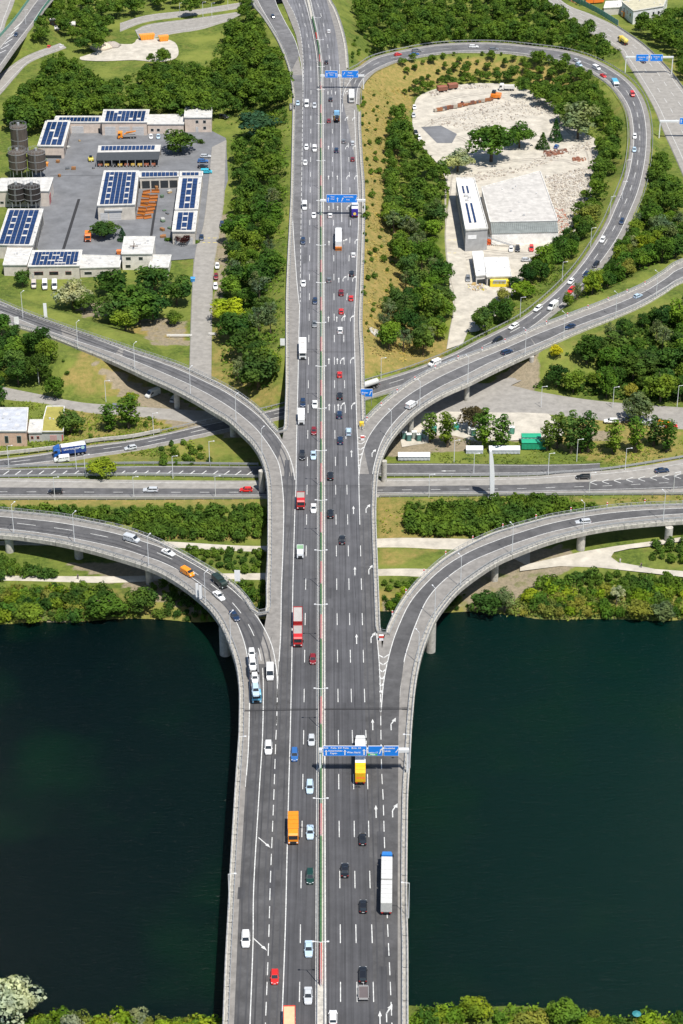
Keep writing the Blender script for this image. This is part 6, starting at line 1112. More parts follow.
# trailer behind the black estate
p = at(363.5, 993, ZD + .7); r = empty('car_trailer', (p.x, p.y, ZD), R(90)); tag(r, 'flat grey trailer towed by the black estate', 'trailer'); m = MB(); m.box(-1.9, 1.9, -1.05, 1.05, .6, .75)
for a_ in ((-1.9, -1.82, -1.05, 1.05), (1.82, 1.9, -1.05, 1.05), (-1.9, 1.9, -1.05, -.97), (-1.9, 1.9, .97, 1.05)): m.box(*a_, .75, 1.05)
m.build('bed', CPAINT, r, (.45, .44, .43)); m = MB(); m.box(-1.8, 1.8, -.95, .95, .75, .8); m.build('floor_mat', CFLAT, r, (.12, .10, .10)); m = MB(); m.bar((1.9, 0, .6), (3.2, 0, .55), .12, .12); m.build('drawbar', STEEL, r)
for s in (-1, 1): o = link('wheel', WM[0], r); o.location = (-.2, s * 1.15, .33); link('rim', WM[1], o)
# --- lorries and buses
truck(360.3, 760, ZD, (0, -10), 'white articulated lorry with a yellow rear, passing under the big gantry', (.75, .75, .74), [('fair', .3, 2.2, 3.1, 3.9, (.78, .78, .77)), ('box', 2.7, 12.2, 1.1, 3.9, (.78, .78, .77)), ('box', 12.25, 16.3, 1.1, 3.92, YP)])
flat_text('DHL', 1.1, REDT, None, tuple(at(360.9, 778, ZD + 3.95)), (0, 0, 0)); lt = bpy.context.scene.collection.objects[-1]; lt.name = 'lettering'
def bus(px, py, z, hd, label, L_=12.0, front=True):
    r, X_ = truck(px, py, z, hd, label, (.78, .78, .76), [('box', 1.0, L_, .6, 3.1, (.80, .80, .78))], 'bus', 1.4, 3.12, 1.27, 1.6, 'bus')
    for s in (-1, 1):
        for k in range(6): a_ = 1.8 + k * (L_ - 2.2) / 6; g = MB(); g.box(X_(a_ + (L_ - 2.2) / 6 - .2), X_(a_), min(s * 1.27, s * 1.285), max(s * 1.27, s * 1.285), 1.5, 2.6); g.build('side_window', GLASS, r)
    for a_, w_ in ((3, 1.1), (7, 1.3)): g = MB(); g.box(X_(a_ + w_), X_(a_), -.6, .6, 3.1, 3.35, bev=.05); g.build('roof_unit', CFLAT, r, (.5, .48, .46))
    g = MB(); g.box(X_(L_) - .03, X_(L_), -1.0, 1.0, 1.5, 2.7); g.build('rear_window', GLASS, r)
bus(302.7, 348.6, ZD, S_, 'white single-deck bus on the left carriageway below the slope'); bus(351.6, 96, ZD, (0, -10), 'white bus in the exit lane below the far gantry')
def rl(x, y, l, cabc, segs, hd=S_, z=ZD, **k): return truck(x, y, z, hd, l, cabc, segs, **k)
rl(300.8, 500, 'short red tipper lorry with a pale grey load', (.55, .02, .02), [('bed', 2.3, 7.0, 1.2, 2.6, (.40, .03, .03), (.33, .31, .28))])
rl(297.9, 626, 'red lorry and trailer with pale gravel loads, a road train on the left carriageway', (.55, .02, .02), [('bed', 2.4, 7.4, 1.2, 2.6, (.38, .025, .025), (.34, .32, .30)), ('bed', 9.0, 16.5, 1.2, 2.6, (.38, .025, .025), (.40, .38, .36))])
rl(293.2, 828, 'bright orange closed lorry on the river bridge', (.85, .27, .01), [('box', 2.3, 8.6, 1.1, 3.3, (.72, .24, .01))], lift=1.7); rl(289.4, 1026, 'lorry with a red framed bed of pale sand cut by the bottom edge', (.7, .05, .03), [('bed', 2.4, 9.5, 1.2, 2.8, (.65, .06, .04), (.55, .44, .26))])
rl(301.3, 417, 'white box van lorry right behind the dark blue estate', (.76, .76, .75), [('box', 2.0, 6.8, .9, 3.0, (.8, .8, .79))], cab_h=2.4, hw=1.1, lift=1.4); rl(300.2, 551, 'white pick-up lorry loaded with green and yellow bins', (.72, .74, .76), [('bed', 2.2, 5.8, .9, 1.6, (.6, .62, .62), (.2, .35, .2))], cab_h=2.2, hw=1.0, lift=1.1)
p0 = at(300.5, 545.5, ZD + 1.8)
r, X_ = rl(386.6, 883, 'long blue and white lorry with a pale trailer in the outer right lane', (.03, .22, .62), [('fair', .3, 2.2, 3.1, 3.9, (.03, .22, .62)), ('box', 2.7, 10.2, 1.1, 3.85, (.58, .58, .56)), ('box', 10.8, 18.4, 1.1, 3.85, (.56, .56, .54))], (.12, -10))
rl(354.7, 208.5, 'lorry with a purple-blue rear and gold emblem under the middle gantry', (.7, .7, .7), [('box', 2.6, 12.4, 1.1, 3.9, (.74, .74, .75)), ('box', 12.42, 12.9, 1.0, 3.9, (.05, .03, .35))], (0, -10)); m = MB(); m.cyl((0, 0, 0), (0, -.05, 0), .6, .6, 16); o = m.build('emblem', CFLAT, None, (.8, .55, .1)); o.location = at(354.7, 213.8, ZD + 2.4); LOOSE = [o, lt]
rl(338.5, 239, 'long white lorry with an orange striped rear on the right carriageway', (.7, .7, .7), [('fair', .3, 2.2, 3.1, 3.8, (.75, .75, .74)), ('box', 2.7, 15.9, 1.1, 3.9, (.76, .76, .75)), ('box', 15.9, 16.3, .9, 1.7, (.7, .22, .02))], (0, -10))
rl(336.8, 116, 'recovery lorry carrying a dark car, with light blue cab and yellow frame', (.25, .5, .75), [('bed', 2.3, 7.6, 1.0, 1.3, (.6, .4, .03), (.2, .2, .2))], (0, -10)); car('suv', 'black', 336.9, 117.5, ZD + 1.3, (0, -10), 'dark car riding on the recovery lorry')
rl(365.8, 385.5, 'grey and white tanker lorry on the loop road under the motorway edge', (.3, .3, .3), [('tank', 2.4, 10.5, 1.0, 3.1, (.55, .55, .54))], (-10, 3.2), .8)
r, X_ = rl(69.4, 450.5, 'dark blue lorry with white lettering on the riverside slip road', (.02, .12, .42), [('fair', .3, 2.2, 3.1, 3.9, (.02, .1, .35)), ('box', 2.6, 10.6, 1.1, 3.7, (.012, .05, .24))], (-10, 1.3), .35, lift=1.6)
for tx, xx, sz in (('LKW', 4.2, .8), ('WALTER', 6.7, .8)): flat_text(tx, sz, WHT, r, (X_(xx) , 1.275, 2.7), (R(90), 0, R(180)))
m = MB(); m.cyl((X_(9.5), 1.25, 2.8), (X_(9.5), 1.29, 2.8), .6, .6, 16); m.build('emblem', CFLAT, r, (.4, .6, .6)); m = MB(); m.box(X_(10.5), X_(2.7), -1.2, 1.2, 3.7, 3.74); m.build('roof_sheet', CPAINT, r, (.74, .74, .72))
rl(615.2, 84, 'blue box lorry with a white cab on the loop road', (.72, .72, .72), [('box', 2.1, 7.4, 1.0, 3.4, (.10, .42, .62))], (5, 8.5), 6.0 - 1.3); rl(506.9, 87, 'white tipper lorry parked at the top of the storage yard', (.75, .74, .72), [('bed', 2.4, 7.4, 1.1, 2.6, (.7, .69, .66), (.5, .48, .44))], (-10, -.2), .2)
rl(623.3, 40.5, 'yellow concrete mixer lorry on the upper right expressway', (.75, .55, .05), [('tank', 2.4, 8.2, 1.2, 3.6, (.75, .6, .12))], (-7, -5), zF); rl(127, 134.8, 'orange crane lorry parked in front of the depot garage', (.85, .27, .01), [('bed', 2.4, 8.4, 1.1, 1.6, (.3, .3, .3), (.2, .2, .2)), ('crane', 2.8, 8.2, 2.0, 3.3, (.85, .27, .01))], (-10, .3), .12); rl(88, 235.5, 'orange municipal lorry standing alone in the depot yard', (.80, .16, .01), [('bed', 2.4, 6.8, 1.1, 2.5, (.85, .27, .01), (.5, .2, .03))], (-.6, 10), .12)
# car transporter: deck frame and its cars
r, X_ = rl(254.8, 677.5, 'car transporter with a light blue cab on the lower left ramp', (.12, .42, .62), [('bed', 2.4, 9.2, .9, 1.1, (.35, .1, .08), (.1, .1, .1)), ('bed', 9.9, 19.4, .9, 1.1, (.35, .1, .08), (.1, .1, .1))], (.9, 10))
for x0, x1 in ((1.6, 9.0), (10.2, 19.3)):
    m = MB(); m.box(X_(x1), X_(x0), -1.2, -.75, 2.85, 2.95); m.box(X_(x1), X_(x0), .75, 1.2, 2.85, 2.95)
    for k in range(4):
        xk = x0 + .3 + (x1 - x0 - .6) * k / 3
        if xk > 2.3:
            for s in (-1.15, 1.15): m.box(X_(xk) - .08, X_(xk) + .08, s - .08, s + .08, .9, 2.85)
    m.build('upper_deck', CPAINT, r, (.2, .2, .2))
for k, (x, y, c, l) in enumerate([(251.7, 653, 'white', 'white car on the rear end of the transporter'), (252.6, 664, 'white', 'white car second from the rear on the transporter'), (254.8, 677.5, 'white', 'white car in the middle of the transporter'), (255.7, 690, 'lightblue', 'pale car right behind the transporter cab')]): car('suv' if k % 2 else 'hatchback', c, x, y, ZD + 2.9, (.9, 10), l, 'cars on the transporter')
# --- ramps and loop
van(131.7, 537.6, 8.3, (10, 3), 'silver', 'silver van on the lower left ramp, first in the row', VANS); car('coupe', 'white', 168.4, 552, 8.7, (10, 4.4), 'white sports car with a dark roof on the lower left ramp'); van(187.5, 571, 8.8, (10, 6), 'orange', 'orange van on the lower left ramp', VANL)
rl(219.7, 581.5, 'dark green military style lorry on the lower left ramp', (.015, .03, .022), [('box', 2.0, 5.8, .9, 2.5, (.018, .032, .024))], (9, 8), 8.8, cab_h=2.2, hw=1.05, lift=1.1); car('sedan', 'white', 218.9, 595.5, 8.8, (9, 8), 'white sedan behind the dark green lorry on the ramp'); car('sedan', 'darkblue', 234.6, 615.5, 8.9, (7, 10), 'dark blue sedan on the bend of the lower left ramp')
van(411.6, 403.5, 8.8, (10, -6.5), 'white', 'white van on the upper right ramp near the motorway', VANS); car('estate', 'darkblue', 507, 351.5, 7.4, (10, -3.5), 'dark blue car on the upper right ramp, farther out'); car('sedan', 'darkblue', 569.9, 326.3, 6.2, (-10, 4), 'dark blue car on the upper right ramp beyond its bridge'); car('hatchback', 'lightblue', 637.9, 295.7, 4.4, (10, -4.5), 'light blue car on the outer part of the upper right ramp')
car('estate', 'silver', 583, 521.6, 6.6, (-10, .8), 'silver car on the ramp over the right bank')
EZ = lambda px, py: min(((abs(q[0] - px) + 2 * abs(q[1] - py)), q[2]) for q in E_out)[1]
for k, c, x, y, hd, l in [('hatchback', 'red', 398, 54.2, (10, -2), 'red car on the loop road right after it leaves the motorway'), ('sedan', 'blue', 414.6, 54, (10, -1), 'blue car on the loop road next to a dark one, upper left of the loop'), ('suv', 'grey', 416.6, 50.5, (10, -1), 'dark grey car beside the blue one at the start of the loop'), ('estate', 'white', 473.8, 46.3, (10, 0), 'white car on the top of the loop'),
    ('estate', 'grey', 493.7, 48.8, (10, 0), 'dark car following on the top of the loop'), ('estate', 'silver', 577, 60.5, (10, 4), 'silver car, upper of two close together on the loop'), ('hatchback', 'lightblue', 578.8, 64.5, (10, 4), 'blue-grey car, lower of two close together on the loop'), ('coupe', 'red', 603.3, 75.4, (8, 5), 'red car ahead of the blue box lorry'),
    ('estate', 'white', 634.7, 136, (0, 10), 'white car on the right bend of the loop, farther of two'), ('hatchback', 'lightblue', 634.3, 149.5, (0, 10), 'pale blue car on the right bend of the loop, nearer of two'), ('estate', 'darkblue', 621.9, 221, (-3, 7), 'dark blue car coming down the loop, highest of three dark ones'), ('estate', 'white', 602.6, 239.4, (-4, 7), 'white car with a pale green roof stripe on the right side of the loop'),
    ('estate', 'black', 596, 264, (-6, 7), 'black car in the middle of three dark ones on the loop'), ('hatchback', 'darkblue', 586, 274, (-6, 7), 'dark blue hatchback, lowest of three dark ones on the loop'), ('hatchback', 'white', 571, 281, (-6, 7), 'white hatchback beside the red car on the loop'), ('suv', 'red', 571.3, 290, (-6, 6), 'bright red car beside the white hatchback on the loop'),
    ('estate', 'white', 538, 308, (-8, 6), 'white estate beside the white van on the loop'), ('estate', 'white', 513.7, 326, (-9, 5), 'white car ahead of the big black car on the loop'), ('suv', 'black', 497.3, 340, (-9, 5), 'big black car on the lower part of the loop'), ('estate', 'lightblue', 450, 362, (-10, 4), 'pale blue car on the loop near the motorway')]: car(k, c, x, y, EZ(x, y), hd, l)
van(596.6, 67, EZ(598, 66), (9, 4.5), 'white', 'white van ahead of two silver cars on the loop', VANS); van(632.5, 93.2, EZ(632, 92), (4, 8), 'red', 'red van in front of the blue box lorry', VANL); van(552.8, 305.5, EZ(552, 306), (-8, 6), 'white', 'white van partly behind the shrubs on the loop'); van(434.5, 362, EZ(434, 368), (-10, 4), 'white', 'white van on the loop just before it dips under the motorway', VANS)
car('sedan', 'darkblue', 642.8, 60.8, zF, (-7, -5), 'dark car under the expressway portal'); car('sedan', 'darkblue', 16, 34.3, zG, (-6, 10), 'dark blue car on the corner flyover')
# --- riverside roads
car('suv', 'black', 55.2, 491.5, .3, (-10, 0), 'black car on the lower riverside road at left'); car('estate', 'silver', 150.5, 489.5, .3, (-10, 0), 'silver estate on the lower riverside road at left'); car('hatchback', 'red', 246, 489.3, .3, (-10, 0), 'bright red car on the lower riverside road beside the ramp')
car('hatchback', 'silver', 130.6, 447.5, .35, (-10, 1.8), 'silver car following the dark blue lorry'); van(61.6, 457.8, .35, (-10, 1), 'white', 'white police van with a blue stripe beside the dark blue lorry', VANS); car('suv', 'grey', 118, 406.8, .3, (10, 1), 'grey car on the narrow road beyond the trees')
car('estate', 'black', 583.4, 476.6, .3, (-10, .2), 'black estate car on the riverside road at right'); car('sedan', 'darkblue', 662, 470, .3, (10, -1), 'dark blue sedan at the right end of the riverside road')
# --- parked
PK = [('hatchback', 'white', 151, 136.4, (0, 10), .12, 'white car parked in front of the pink office, left of two'), ('hatchback', 'lightblue', 158.3, 136.4, (0, 10), .12, 'pale blue car parked in front of the pink office, right of two'), ('estate', 'silver', 205.7, 155.8, (10, 0), .3, 'silver car at the top of the row by the depot street'), ('estate', 'blue', 203, 160.6, (10, 0), .3, 'blue car second in the row by the depot street'), ('sedan', 'black', 203, 166, (10, 0), .3, 'black car third in the row by the depot street'),
    ('sedan', 'darkblue', 201.5, 237, (.5, 10), .3, 'dark blue car standing by the yellow street marking'), ('hatchback', 'white', 217.2, 265.5, (0, 10), .35, 'white car parked on the right of the depot street, highest of three'), ('hatchback', 'darkred', 216, 276, (0, 10), .35, 'red and white small car parked between two white ones by the depot street'), ('estate', 'white', 215.5, 286, (0, 10), .35, 'white car parked on the right of the depot street, lowest of three'),
    ('hatchback', 'white', 511, 248.8, (0, 10), .2, 'white car in front of the warehouse wall'), ('suv', 'black', 517.6, 248.5, (0, 10), .2, 'black car next to the white one at the warehouse wall'), ('suv', 'red', 531.4, 248, (0, 10), .2, 'red car in front of the warehouse wall'), ('minivan', 'black', 533.5, 265.6, (-10, -.5), .2, 'black people carrier in the yard by the hedge'), ('hatchback', 'silver', 526.6, 259.5, (10, 0), .2, 'silver car between the red car and the black people carrier'),
    ('estate', 'grey', 467.8, 278.2, (0, 10), .2, 'grey car left of the narrow white shed'), ('hatchback', 'black', 489.5, 208, (10, 3), .2, 'black car beside the long office block, upper'), ('hatchback', 'white', 489.8, 213, (10, 3), .2, 'white car beside the long office block, between two dark ones'), ('sedan', 'black', 415.8, 132, (4, 10), .2, 'dark car at the left rim of the storage yard'), ('hatchback', 'white', 419, 137, (6, 10), .2, 'white car below the dark one at the left rim of the yard'), ('hatchback', 'white', 414.4, 107, (2, 10), .2, 'white car highest at the left rim of the yard'), ('hatchback', 'silver', 413.6, 115, (1, 10), .2, 'silver car second from the top at the left rim of the yard'),
    ('estate', 'white', 611, 420.5, (-10, 0), .3, 'white estate parked left of the black one by the poplars'), ('suv', 'black', 628.5, 420, (-10, 0), .3, 'black car parked by the poplars beside the service road'), ('estate', 'silver', 648.5, 421.5, (-10, 0), .3, 'silver car half hidden behind a poplar'), ('estate', 'orange', 664, 422.5, (10, 0), .3, 'orange car behind the right-hand poplars'), ('hatchback', 'red', 671.5, 425.5, (10, 0), .3, 'red car at the right edge by the poplars'),
    ('sedan', 'white', 61.5, 46, (3, -6), .3, 'white car among the trees left of the gravel lot'), ('hatchback', 'red', 49, 46.5, (3, -6), .3, 'red car among the trees left of the gravel lot'), ('suv', 'black', 223.5, 116.5, (10, 2), .3, 'black car in the shade right of the two-storey house'), ('suv', 'darkblue', 222, 224.5, (0, 10), .4, 'dark car right of the depot street by the wire fence'), ('estate', 'silver', 174, 398.3, (6, -8), .2, 'silver car parked in the shade under the upper left ramp'), ('hatchback', 'blue', 556.5, 146, (5, -6), .2, 'blue car in the shade of the tall poplar')]
for k, c, x, y, hd, z, l in PK: car(k, c, x, y, z, hd, l, 'parked cars')
van(206.6, 170.6, .3, (10, 0), 'cyan', 'bright cyan van at the bottom of the row by the depot street', VANS); van(33.7, 283.5, .3, (0, 10), (.55, .48, .44), 'beige van parked in front of the solar roofed office', VANS); van(44.8, 284.3, .3, (0, 10), 'white', 'white van parked in the middle of three by the office', VAN); van(54.5, 284.5, .3, (0, 10), 'white', 'white van half hidden by the silvery tree', VAN)
van(152.5, 393, .2, (-10, 4), (.6, .6, .58), 'pale box van standing under the upper left ramp', VAN)
# loose marks become parts of their lorries
def adopt(o, near):
    mw = near.matrix_basis.copy(); o.parent = near; o.matrix_parent_inverse = mw.inverted()
for o_ in LOOSE: adopt(o_, min([q for q in C.objects if q.name.startswith('lorry') and q.parent is None], key=lambda q: (q.location - o_.location).length))
# person on the tow path and one by the parasol
def person(px, py, z, top, leg, hair, label, rz=0):
    p = ground(px, py) if z is None else at(px, py, z); r = empty('person', tuple(p), rz); tag(r, label, 'person'); k = 1.0
    m = MB()
    def tube(pts): m.loft([[(x + math.cos(a) * rx, y + math.sin(a) * ry, z_) for a in [2 * math.pi * i / 8 for i in range(8)]] for x, y, z_, rx, ry in pts])
    tube([(0, 0, .85, .16, .11), (0, 0, 1.05, .15, .11), (0, 0, 1.3, .19, .12), (0, 0, 1.45, .18, .10), (0, 0, 1.5, .06, .06), (0, 0, 1.56, .055, .06), (0, .02, 1.6, .075, .09), (0, .02, 1.68, .085, .1), (0, .02, 1.76, .06, .07)])
    for s, dy in ((-1, .18), (1, -.16)): tube([(s * .09, dy * 1.2, .02, .05, .06), (s * .09, dy, .12, .045, .05), (s * .09, dy * .5, .48, .06, .07), (s * .085, 0, .88, .09, .1)]); tube([(s * .26, -dy * .9, .82, .03, .03), (s * .25, -dy * .4, 1.1, .04, .04), (s * .19, 0, 1.42, .055, .05)])
    m.build('body', CFLAT, r, (.5, .33, .25)); m = MB()
    m.loft([[(math.cos(a) * rx, math.sin(a) * ry, z_) for a in [2 * math.pi * i / 10 for i in range(10)]] for z_, rx, ry in ((.9, .18, .13), (1.1, .165, .125), (1.3, .205, .135), (1.46, .19, .115))]); m.build('shirt', CFLAT, r, top)
    m = MB()
    for s, dy in ((-1, .18), (1, -.16)): m.loft([[(s * .09 + math.cos(a) * rx, yy + math.sin(a) * rx, z_) for a in [2 * math.pi * i / 8 for i in range(8)]] for z_, rx, yy in ((.12, .065, dy), (.48, .08, dy * .5), (.92, .11, 0))])
    m.build('trousers', CFLAT, r, leg); m = MB(); m.loft([[(math.cos(a) * rx, .0 + math.sin(a) * ry, z_) for a in [2 * math.pi * i / 8 for i in range(8)]] for z_, rx, ry in ((1.66, .095, .11), (1.74, .085, .1), (1.79, .03, .04))]); m.build('hair', CFLAT, r, hair)
person(78, 579, .34, (.04, .05, .1), (.03, .03, .04), (.05, .03, .02), 'walker in dark clothes on the tow path at left', .3)
person(641, 567.5, .35, (.05, .05, .06), (.03, .04, .08), (.06, .04, .02), 'walker in dark clothes on the gravel track at right'); person(620, 563, .3, (.6, .6, .6), (.4, .4, .42), (.1, .07, .05), 'person in pale clothes on the grass by the gravel track')
p = at(569.5 + 400 * 0, 1019, .5); p = at(636, 1021, .6); r = empty('parasol', tuple(p)); tag(r, 'turquoise parasol in the bushes at the lower right', 'parasol'); m = MB(); m.cyl((0, 0, -1), (0, 0, 2.3), .04, .04, 6); m.build('pole', STEELW, r); m = MB()
ring = [(math.cos(a) * 1.0, math.sin(a) * 1.0, 2.1) for a in [2 * math.pi * i / 8 for i in range(8)]]; m.add(ring + [(0, 0, 2.5)], [(i, (i + 1) % 8, 8) for i in range(8)]); m.build('canopy', CFLAT, r, (.03, .20, .22))
# ------------------------------------------------------------ vegetation
def leaves(mb, c, rad, n, size, r, flat=1.0, lo=-1.0):
    for _ in range(n):
        z = r.uniform(lo, 1); t = r.uniform(0, 6.2832); q = math.sqrt(max(0, 1 - z * z)); d = Vector((q * math.cos(t), q * math.sin(t), z))
        k = r.uniform(.78, 1.05); p = Vector((c[0] + d.x * rad[0] * k, c[1] + d.y * rad[1] * k, c[2] + d.z * rad[2] * k))
        nn = (d + Vector((r.gauss(0, .45), r.gauss(0, .45), r.gauss(.25, .45)))).normalized(); a = nn.orthogonal().normalized(); a = (Matrix.Rotation(r.uniform(0, 3.14), 3, nn) @ a); b = nn.cross(a); s = size * r.uniform(.6, 1.3); e = s * r.uniform(.5, .9)
        mb.add([p + a * s, p + b * e, p - a * s, p - b * e], [(0, 1, 2, 3)])
def crown_mesh(name, kind, seed):
    r = random.Random(seed); mb = MB()
    if kind == 'broad':      # unit tree: 10 m high, crown 8 m wide
        n = 26
        for i in range(n):
            z = r.uniform(-.75, 1); t = r.uniform(0, 6.28) ; q = math.sqrt(1 - z * z) if abs(z) < 1 else 0; k = r.uniform(.45, 1.0)
            c = (math.cos(t) * q * 2.9 * k, math.sin(t) * q * 2.9 * k, 5.4 + z * 3.6 * k); rr_ = r.uniform(1.0, 1.75)
            leaves(mb, c, (rr_, rr_, rr_ * .85), 80, .34, r, lo=-.7)
    elif kind == 'poplar':
        for i in range(16):
            z = 1.6 + i * .55 + r.uniform(-.2, .2); w_ = 1.0 * math.sin(min(1, (i + 2) / 8) * 1.4) * (1.25 if i % 5 else .6); t = r.uniform(0, 6.28)
            leaves(mb, (math.cos(t) * .55, math.sin(t) * .55, z), (w_, w_, .8), 62, .26, r)
    elif kind == 'conifer':
        for i in range(12):
            z = .9 + i * .75; w_ = 2.1 * (1 - i / 12.5)
            leaves(mb, (0, 0, z), (w_, w_, .7), int(110 * (1 - i / 16)), .27, r, lo=-.5)
    elif kind == 'airy':
        for i in range(30):
            z = r.uniform(-.8, 1); t = r.uniform(0, 6.28); q = math.sqrt(max(0, 1 - z * z)); k = r.uniform(.4, 1.05)
            c = (math.cos(t) * q * 2.5 * k, math.sin(t) * q * 2.5 * k, 6.2 + z * 3.3 * k); rr_ = r.uniform(.5, 1.05)
            leaves(mb, c, (rr_, rr_, rr_), 40, .22, r)
    elif kind == 'bush':     # 4 m wide, 3 m high
        for i in range(9):
            t = r.uniform(0, 6.28); k = r.uniform(0, 1.3); rr_ = r.uniform(.7, 1.15); leaves(mb, (math.cos(t) * k, math.sin(t) * k, r.uniform(.6, 1.7)), (rr_, rr_, rr_ * .9), 60, .24, r, lo=-.5)
    return mb.mesh(name, LEAF)
def trunk_mesh(name, h, r0, seed, lean=.3):
    r = random.Random(seed); mb = MB(); pts = [Vector((0, 0, -.8)), Vector((r.uniform(-.1, .1), r.uniform(-.1, .1), h * .35)), Vector((r.uniform(-lean, lean), r.uniform(-lean, lean), h * .75)), Vector((r.uniform(-lean, lean), r.uniform(-lean, lean), h))]
    rr_ = [r0, r0 * .75, r0 * .4, r0 * .12]
    for i in range(3): mb.cyl(pts[i], pts[i + 1], rr_[i], rr_[i + 1], 6)
    for k in range(6):
        z = h * r.uniform(.35, .8); t = r.uniform(0, 6.28); b = Vector((0, 0, z)); e = b + Vector((math.cos(t) * 1.9, math.sin(t) * 1.9, 1.6)); mb.cyl(b, e, r0 * .35, r0 * .08, 5)
    return mb.mesh(name, BARK)
CR = {k: [crown_mesh('crown', k, 10 * i + j) for j in range(n)] for i, (k, n) in enumerate((('broad', 6), ('poplar', 3), ('conifer', 2), ('airy', 3), ('bush', 5)))}
TR = [trunk_mesh('trunk', 8.5, .28, 50 + i) for i in range(4)]
PAL = {'mid': [(.056, .118, .018), (.078, .142, .020), (.048, .100, .018), (.10, .155, .022), (.066, .115, .026)], 'dark': [(.030, .070, .016), (.038, .082, .018), (.045, .085, .018)], 'bright': [(.125, .20, .018), (.15, .205, .020)], 'silver': [(.26, .28, .17), (.20, .235, .13)], 'greygreen': [(.12, .155, .075), (.095, .135, .06)], 'white': [(.25, .29, .215)], 'plum': [(.030, .012, .014)], 'teal': [(.030, .072, .040)], 'yellow': [(.30, .28, .015)], 'olive': [(.14, .165, .035), (.17, .18, .04)]}
vr = random.Random(99); NT = {'tree': 0, 'bush': 0}
def plant(kind, x, y, z, h, wd, pal, label, group=None, name=None):
    col = vr.choice(PAL[pal] if isinstance(pal, str) else pal); f = vr.uniform(.85, 1.18); col = tuple(v * f for v in col)
    nm = name or {'broad': 'tree', 'poplar': 'poplar', 'conifer': 'conifer', 'airy': 'tree', 'bush': 'bush'}[kind]
    if kind == 'bush':
        o = link(nm, vr.choice(CR[kind]), None, None, col); o.location = (x, y, z - .1); o.rotation_euler = (0, 0, vr.uniform(0, 6.28)); o.scale = (wd / 4, wd / 4, h / 3); tag(o, label, 'bush', group); NT['bush'] += 1; return o
    r = empty(nm, (x, y, z), vr.uniform(0, 6.28)); W0 = {'broad': 8.0, 'poplar': 3.2, 'conifer': 4.2, 'airy': 7.0}[kind]; r.scale = (wd / W0, wd / W0, h / 10); tag(r, label, 'tree', group); NT['tree'] += 1
    link('trunk', vr.choice(TR), r); link('crown', vr.choice(CR[kind]), r, None, col); return r
NAMED = []
def tree_at(kind, px, py, h, wd, pal, label, group=None, z=None):
    """px,py = middle of the crown in the picture"""
    g = ground(px, py); p = at(px, py, g.z + h * .58)
    for _ in range(3): p = at(px, py, gh(p.x, p.y) + h * .58)
    NAMED.append((p.x, p.y, wd)); return plant(kind, p.x, p.y, gh(p.x, p.y), h, wd, pal, label, group)
def blocked(x, y, m):
    return False
RS2 = RS
from mathutils.kdtree import KDTree
kd = KDTree(len(RS)); [kd.insert((r_[0], r_[1], 0), i) for i, r_ in enumerate(RS)]; kd.balance()
extra = []
for A_, B_, zf_ in ((A_up, A_lo, zA), (C_up, C_lo, zC), (B_in, B_out, zB), (D_in, D_out, zDr)):
    a = resample(W3(A_, zf_), 4); b = resample(W3(B_, zf_), n=len(a)); extra += [((p + q) / 2, (p - q).length / 2) for p, q in zip(a, b)]
kd2 = KDTree(len(extra)); [kd2.insert((c.x, c.y, 0), i) for i, (c, h_) in enumerate(extra)]; kd2.balance()
UNDER = False
def clear(x, y, m=1.5):
    for co_, i, d in kd.find_range((x, y, 0), 24):
        if d < RS[i][3] + m: return False
    if UNDER: return True
    for co_, i, d in kd2.find_range((x, y, 0), 14):
        if d < extra[i][1] + m: return False
    q = proj(x, y, ZD)
    if 350 < q[1] < 1100:
        a = np.interp(q[1], ys_, xl); b = np.interp(q[1], ys_, xr)
        if a - 6 < q[0] < b + 6: return False
    return True
PLAN = []; DENS = .80
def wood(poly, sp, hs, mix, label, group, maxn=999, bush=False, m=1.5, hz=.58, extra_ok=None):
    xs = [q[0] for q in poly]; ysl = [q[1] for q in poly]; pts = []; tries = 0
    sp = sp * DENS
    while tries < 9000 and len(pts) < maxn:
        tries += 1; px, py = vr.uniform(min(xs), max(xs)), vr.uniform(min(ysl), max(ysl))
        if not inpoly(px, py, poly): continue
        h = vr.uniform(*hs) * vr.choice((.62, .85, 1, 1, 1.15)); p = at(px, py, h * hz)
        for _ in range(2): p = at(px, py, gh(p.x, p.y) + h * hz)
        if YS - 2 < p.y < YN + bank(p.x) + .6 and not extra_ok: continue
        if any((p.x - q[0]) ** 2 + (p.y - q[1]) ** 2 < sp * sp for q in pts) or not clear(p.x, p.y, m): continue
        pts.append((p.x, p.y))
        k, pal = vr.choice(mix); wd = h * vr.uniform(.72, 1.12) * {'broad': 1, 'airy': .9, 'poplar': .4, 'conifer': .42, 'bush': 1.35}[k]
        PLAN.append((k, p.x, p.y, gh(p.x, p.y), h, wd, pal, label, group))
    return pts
MIXW = [('broad', 'mid')] * 5 + [('broad', 'dark')] * 2 + [('airy', 'greygreen')] * 1 + [('broad', 'greygreen'), ('broad', 'olive'), ('broad', 'bright')]
wood([(22, 66), (60, 52), (78, 62), (90, 78), (110, 84), (135, 90), (160, 82), (190, 86), (228, 84), (236, 104), (215, 106), (180, 103), (135, 100), (100, 104), (60, 108), (35, 118), (14, 118), (12, 96)], 8.6, (9, 14), MIXW, 'leafy tree in the wood between the gravel lot and the depot', 'trees behind the depot')
wood([(150, 56), (168, 50), (178, 64), (205, 66), (225, 60), (232, 84), (190, 86), (160, 82), (142, 76)], 8.5, (9, 12), [('broad', 'mid'), ('airy', 'greygreen'), ('airy', 'silver'), ('broad', 'olive')], 'leafy tree close to the right end of the gravel lot', 'trees right of the gravel lot')
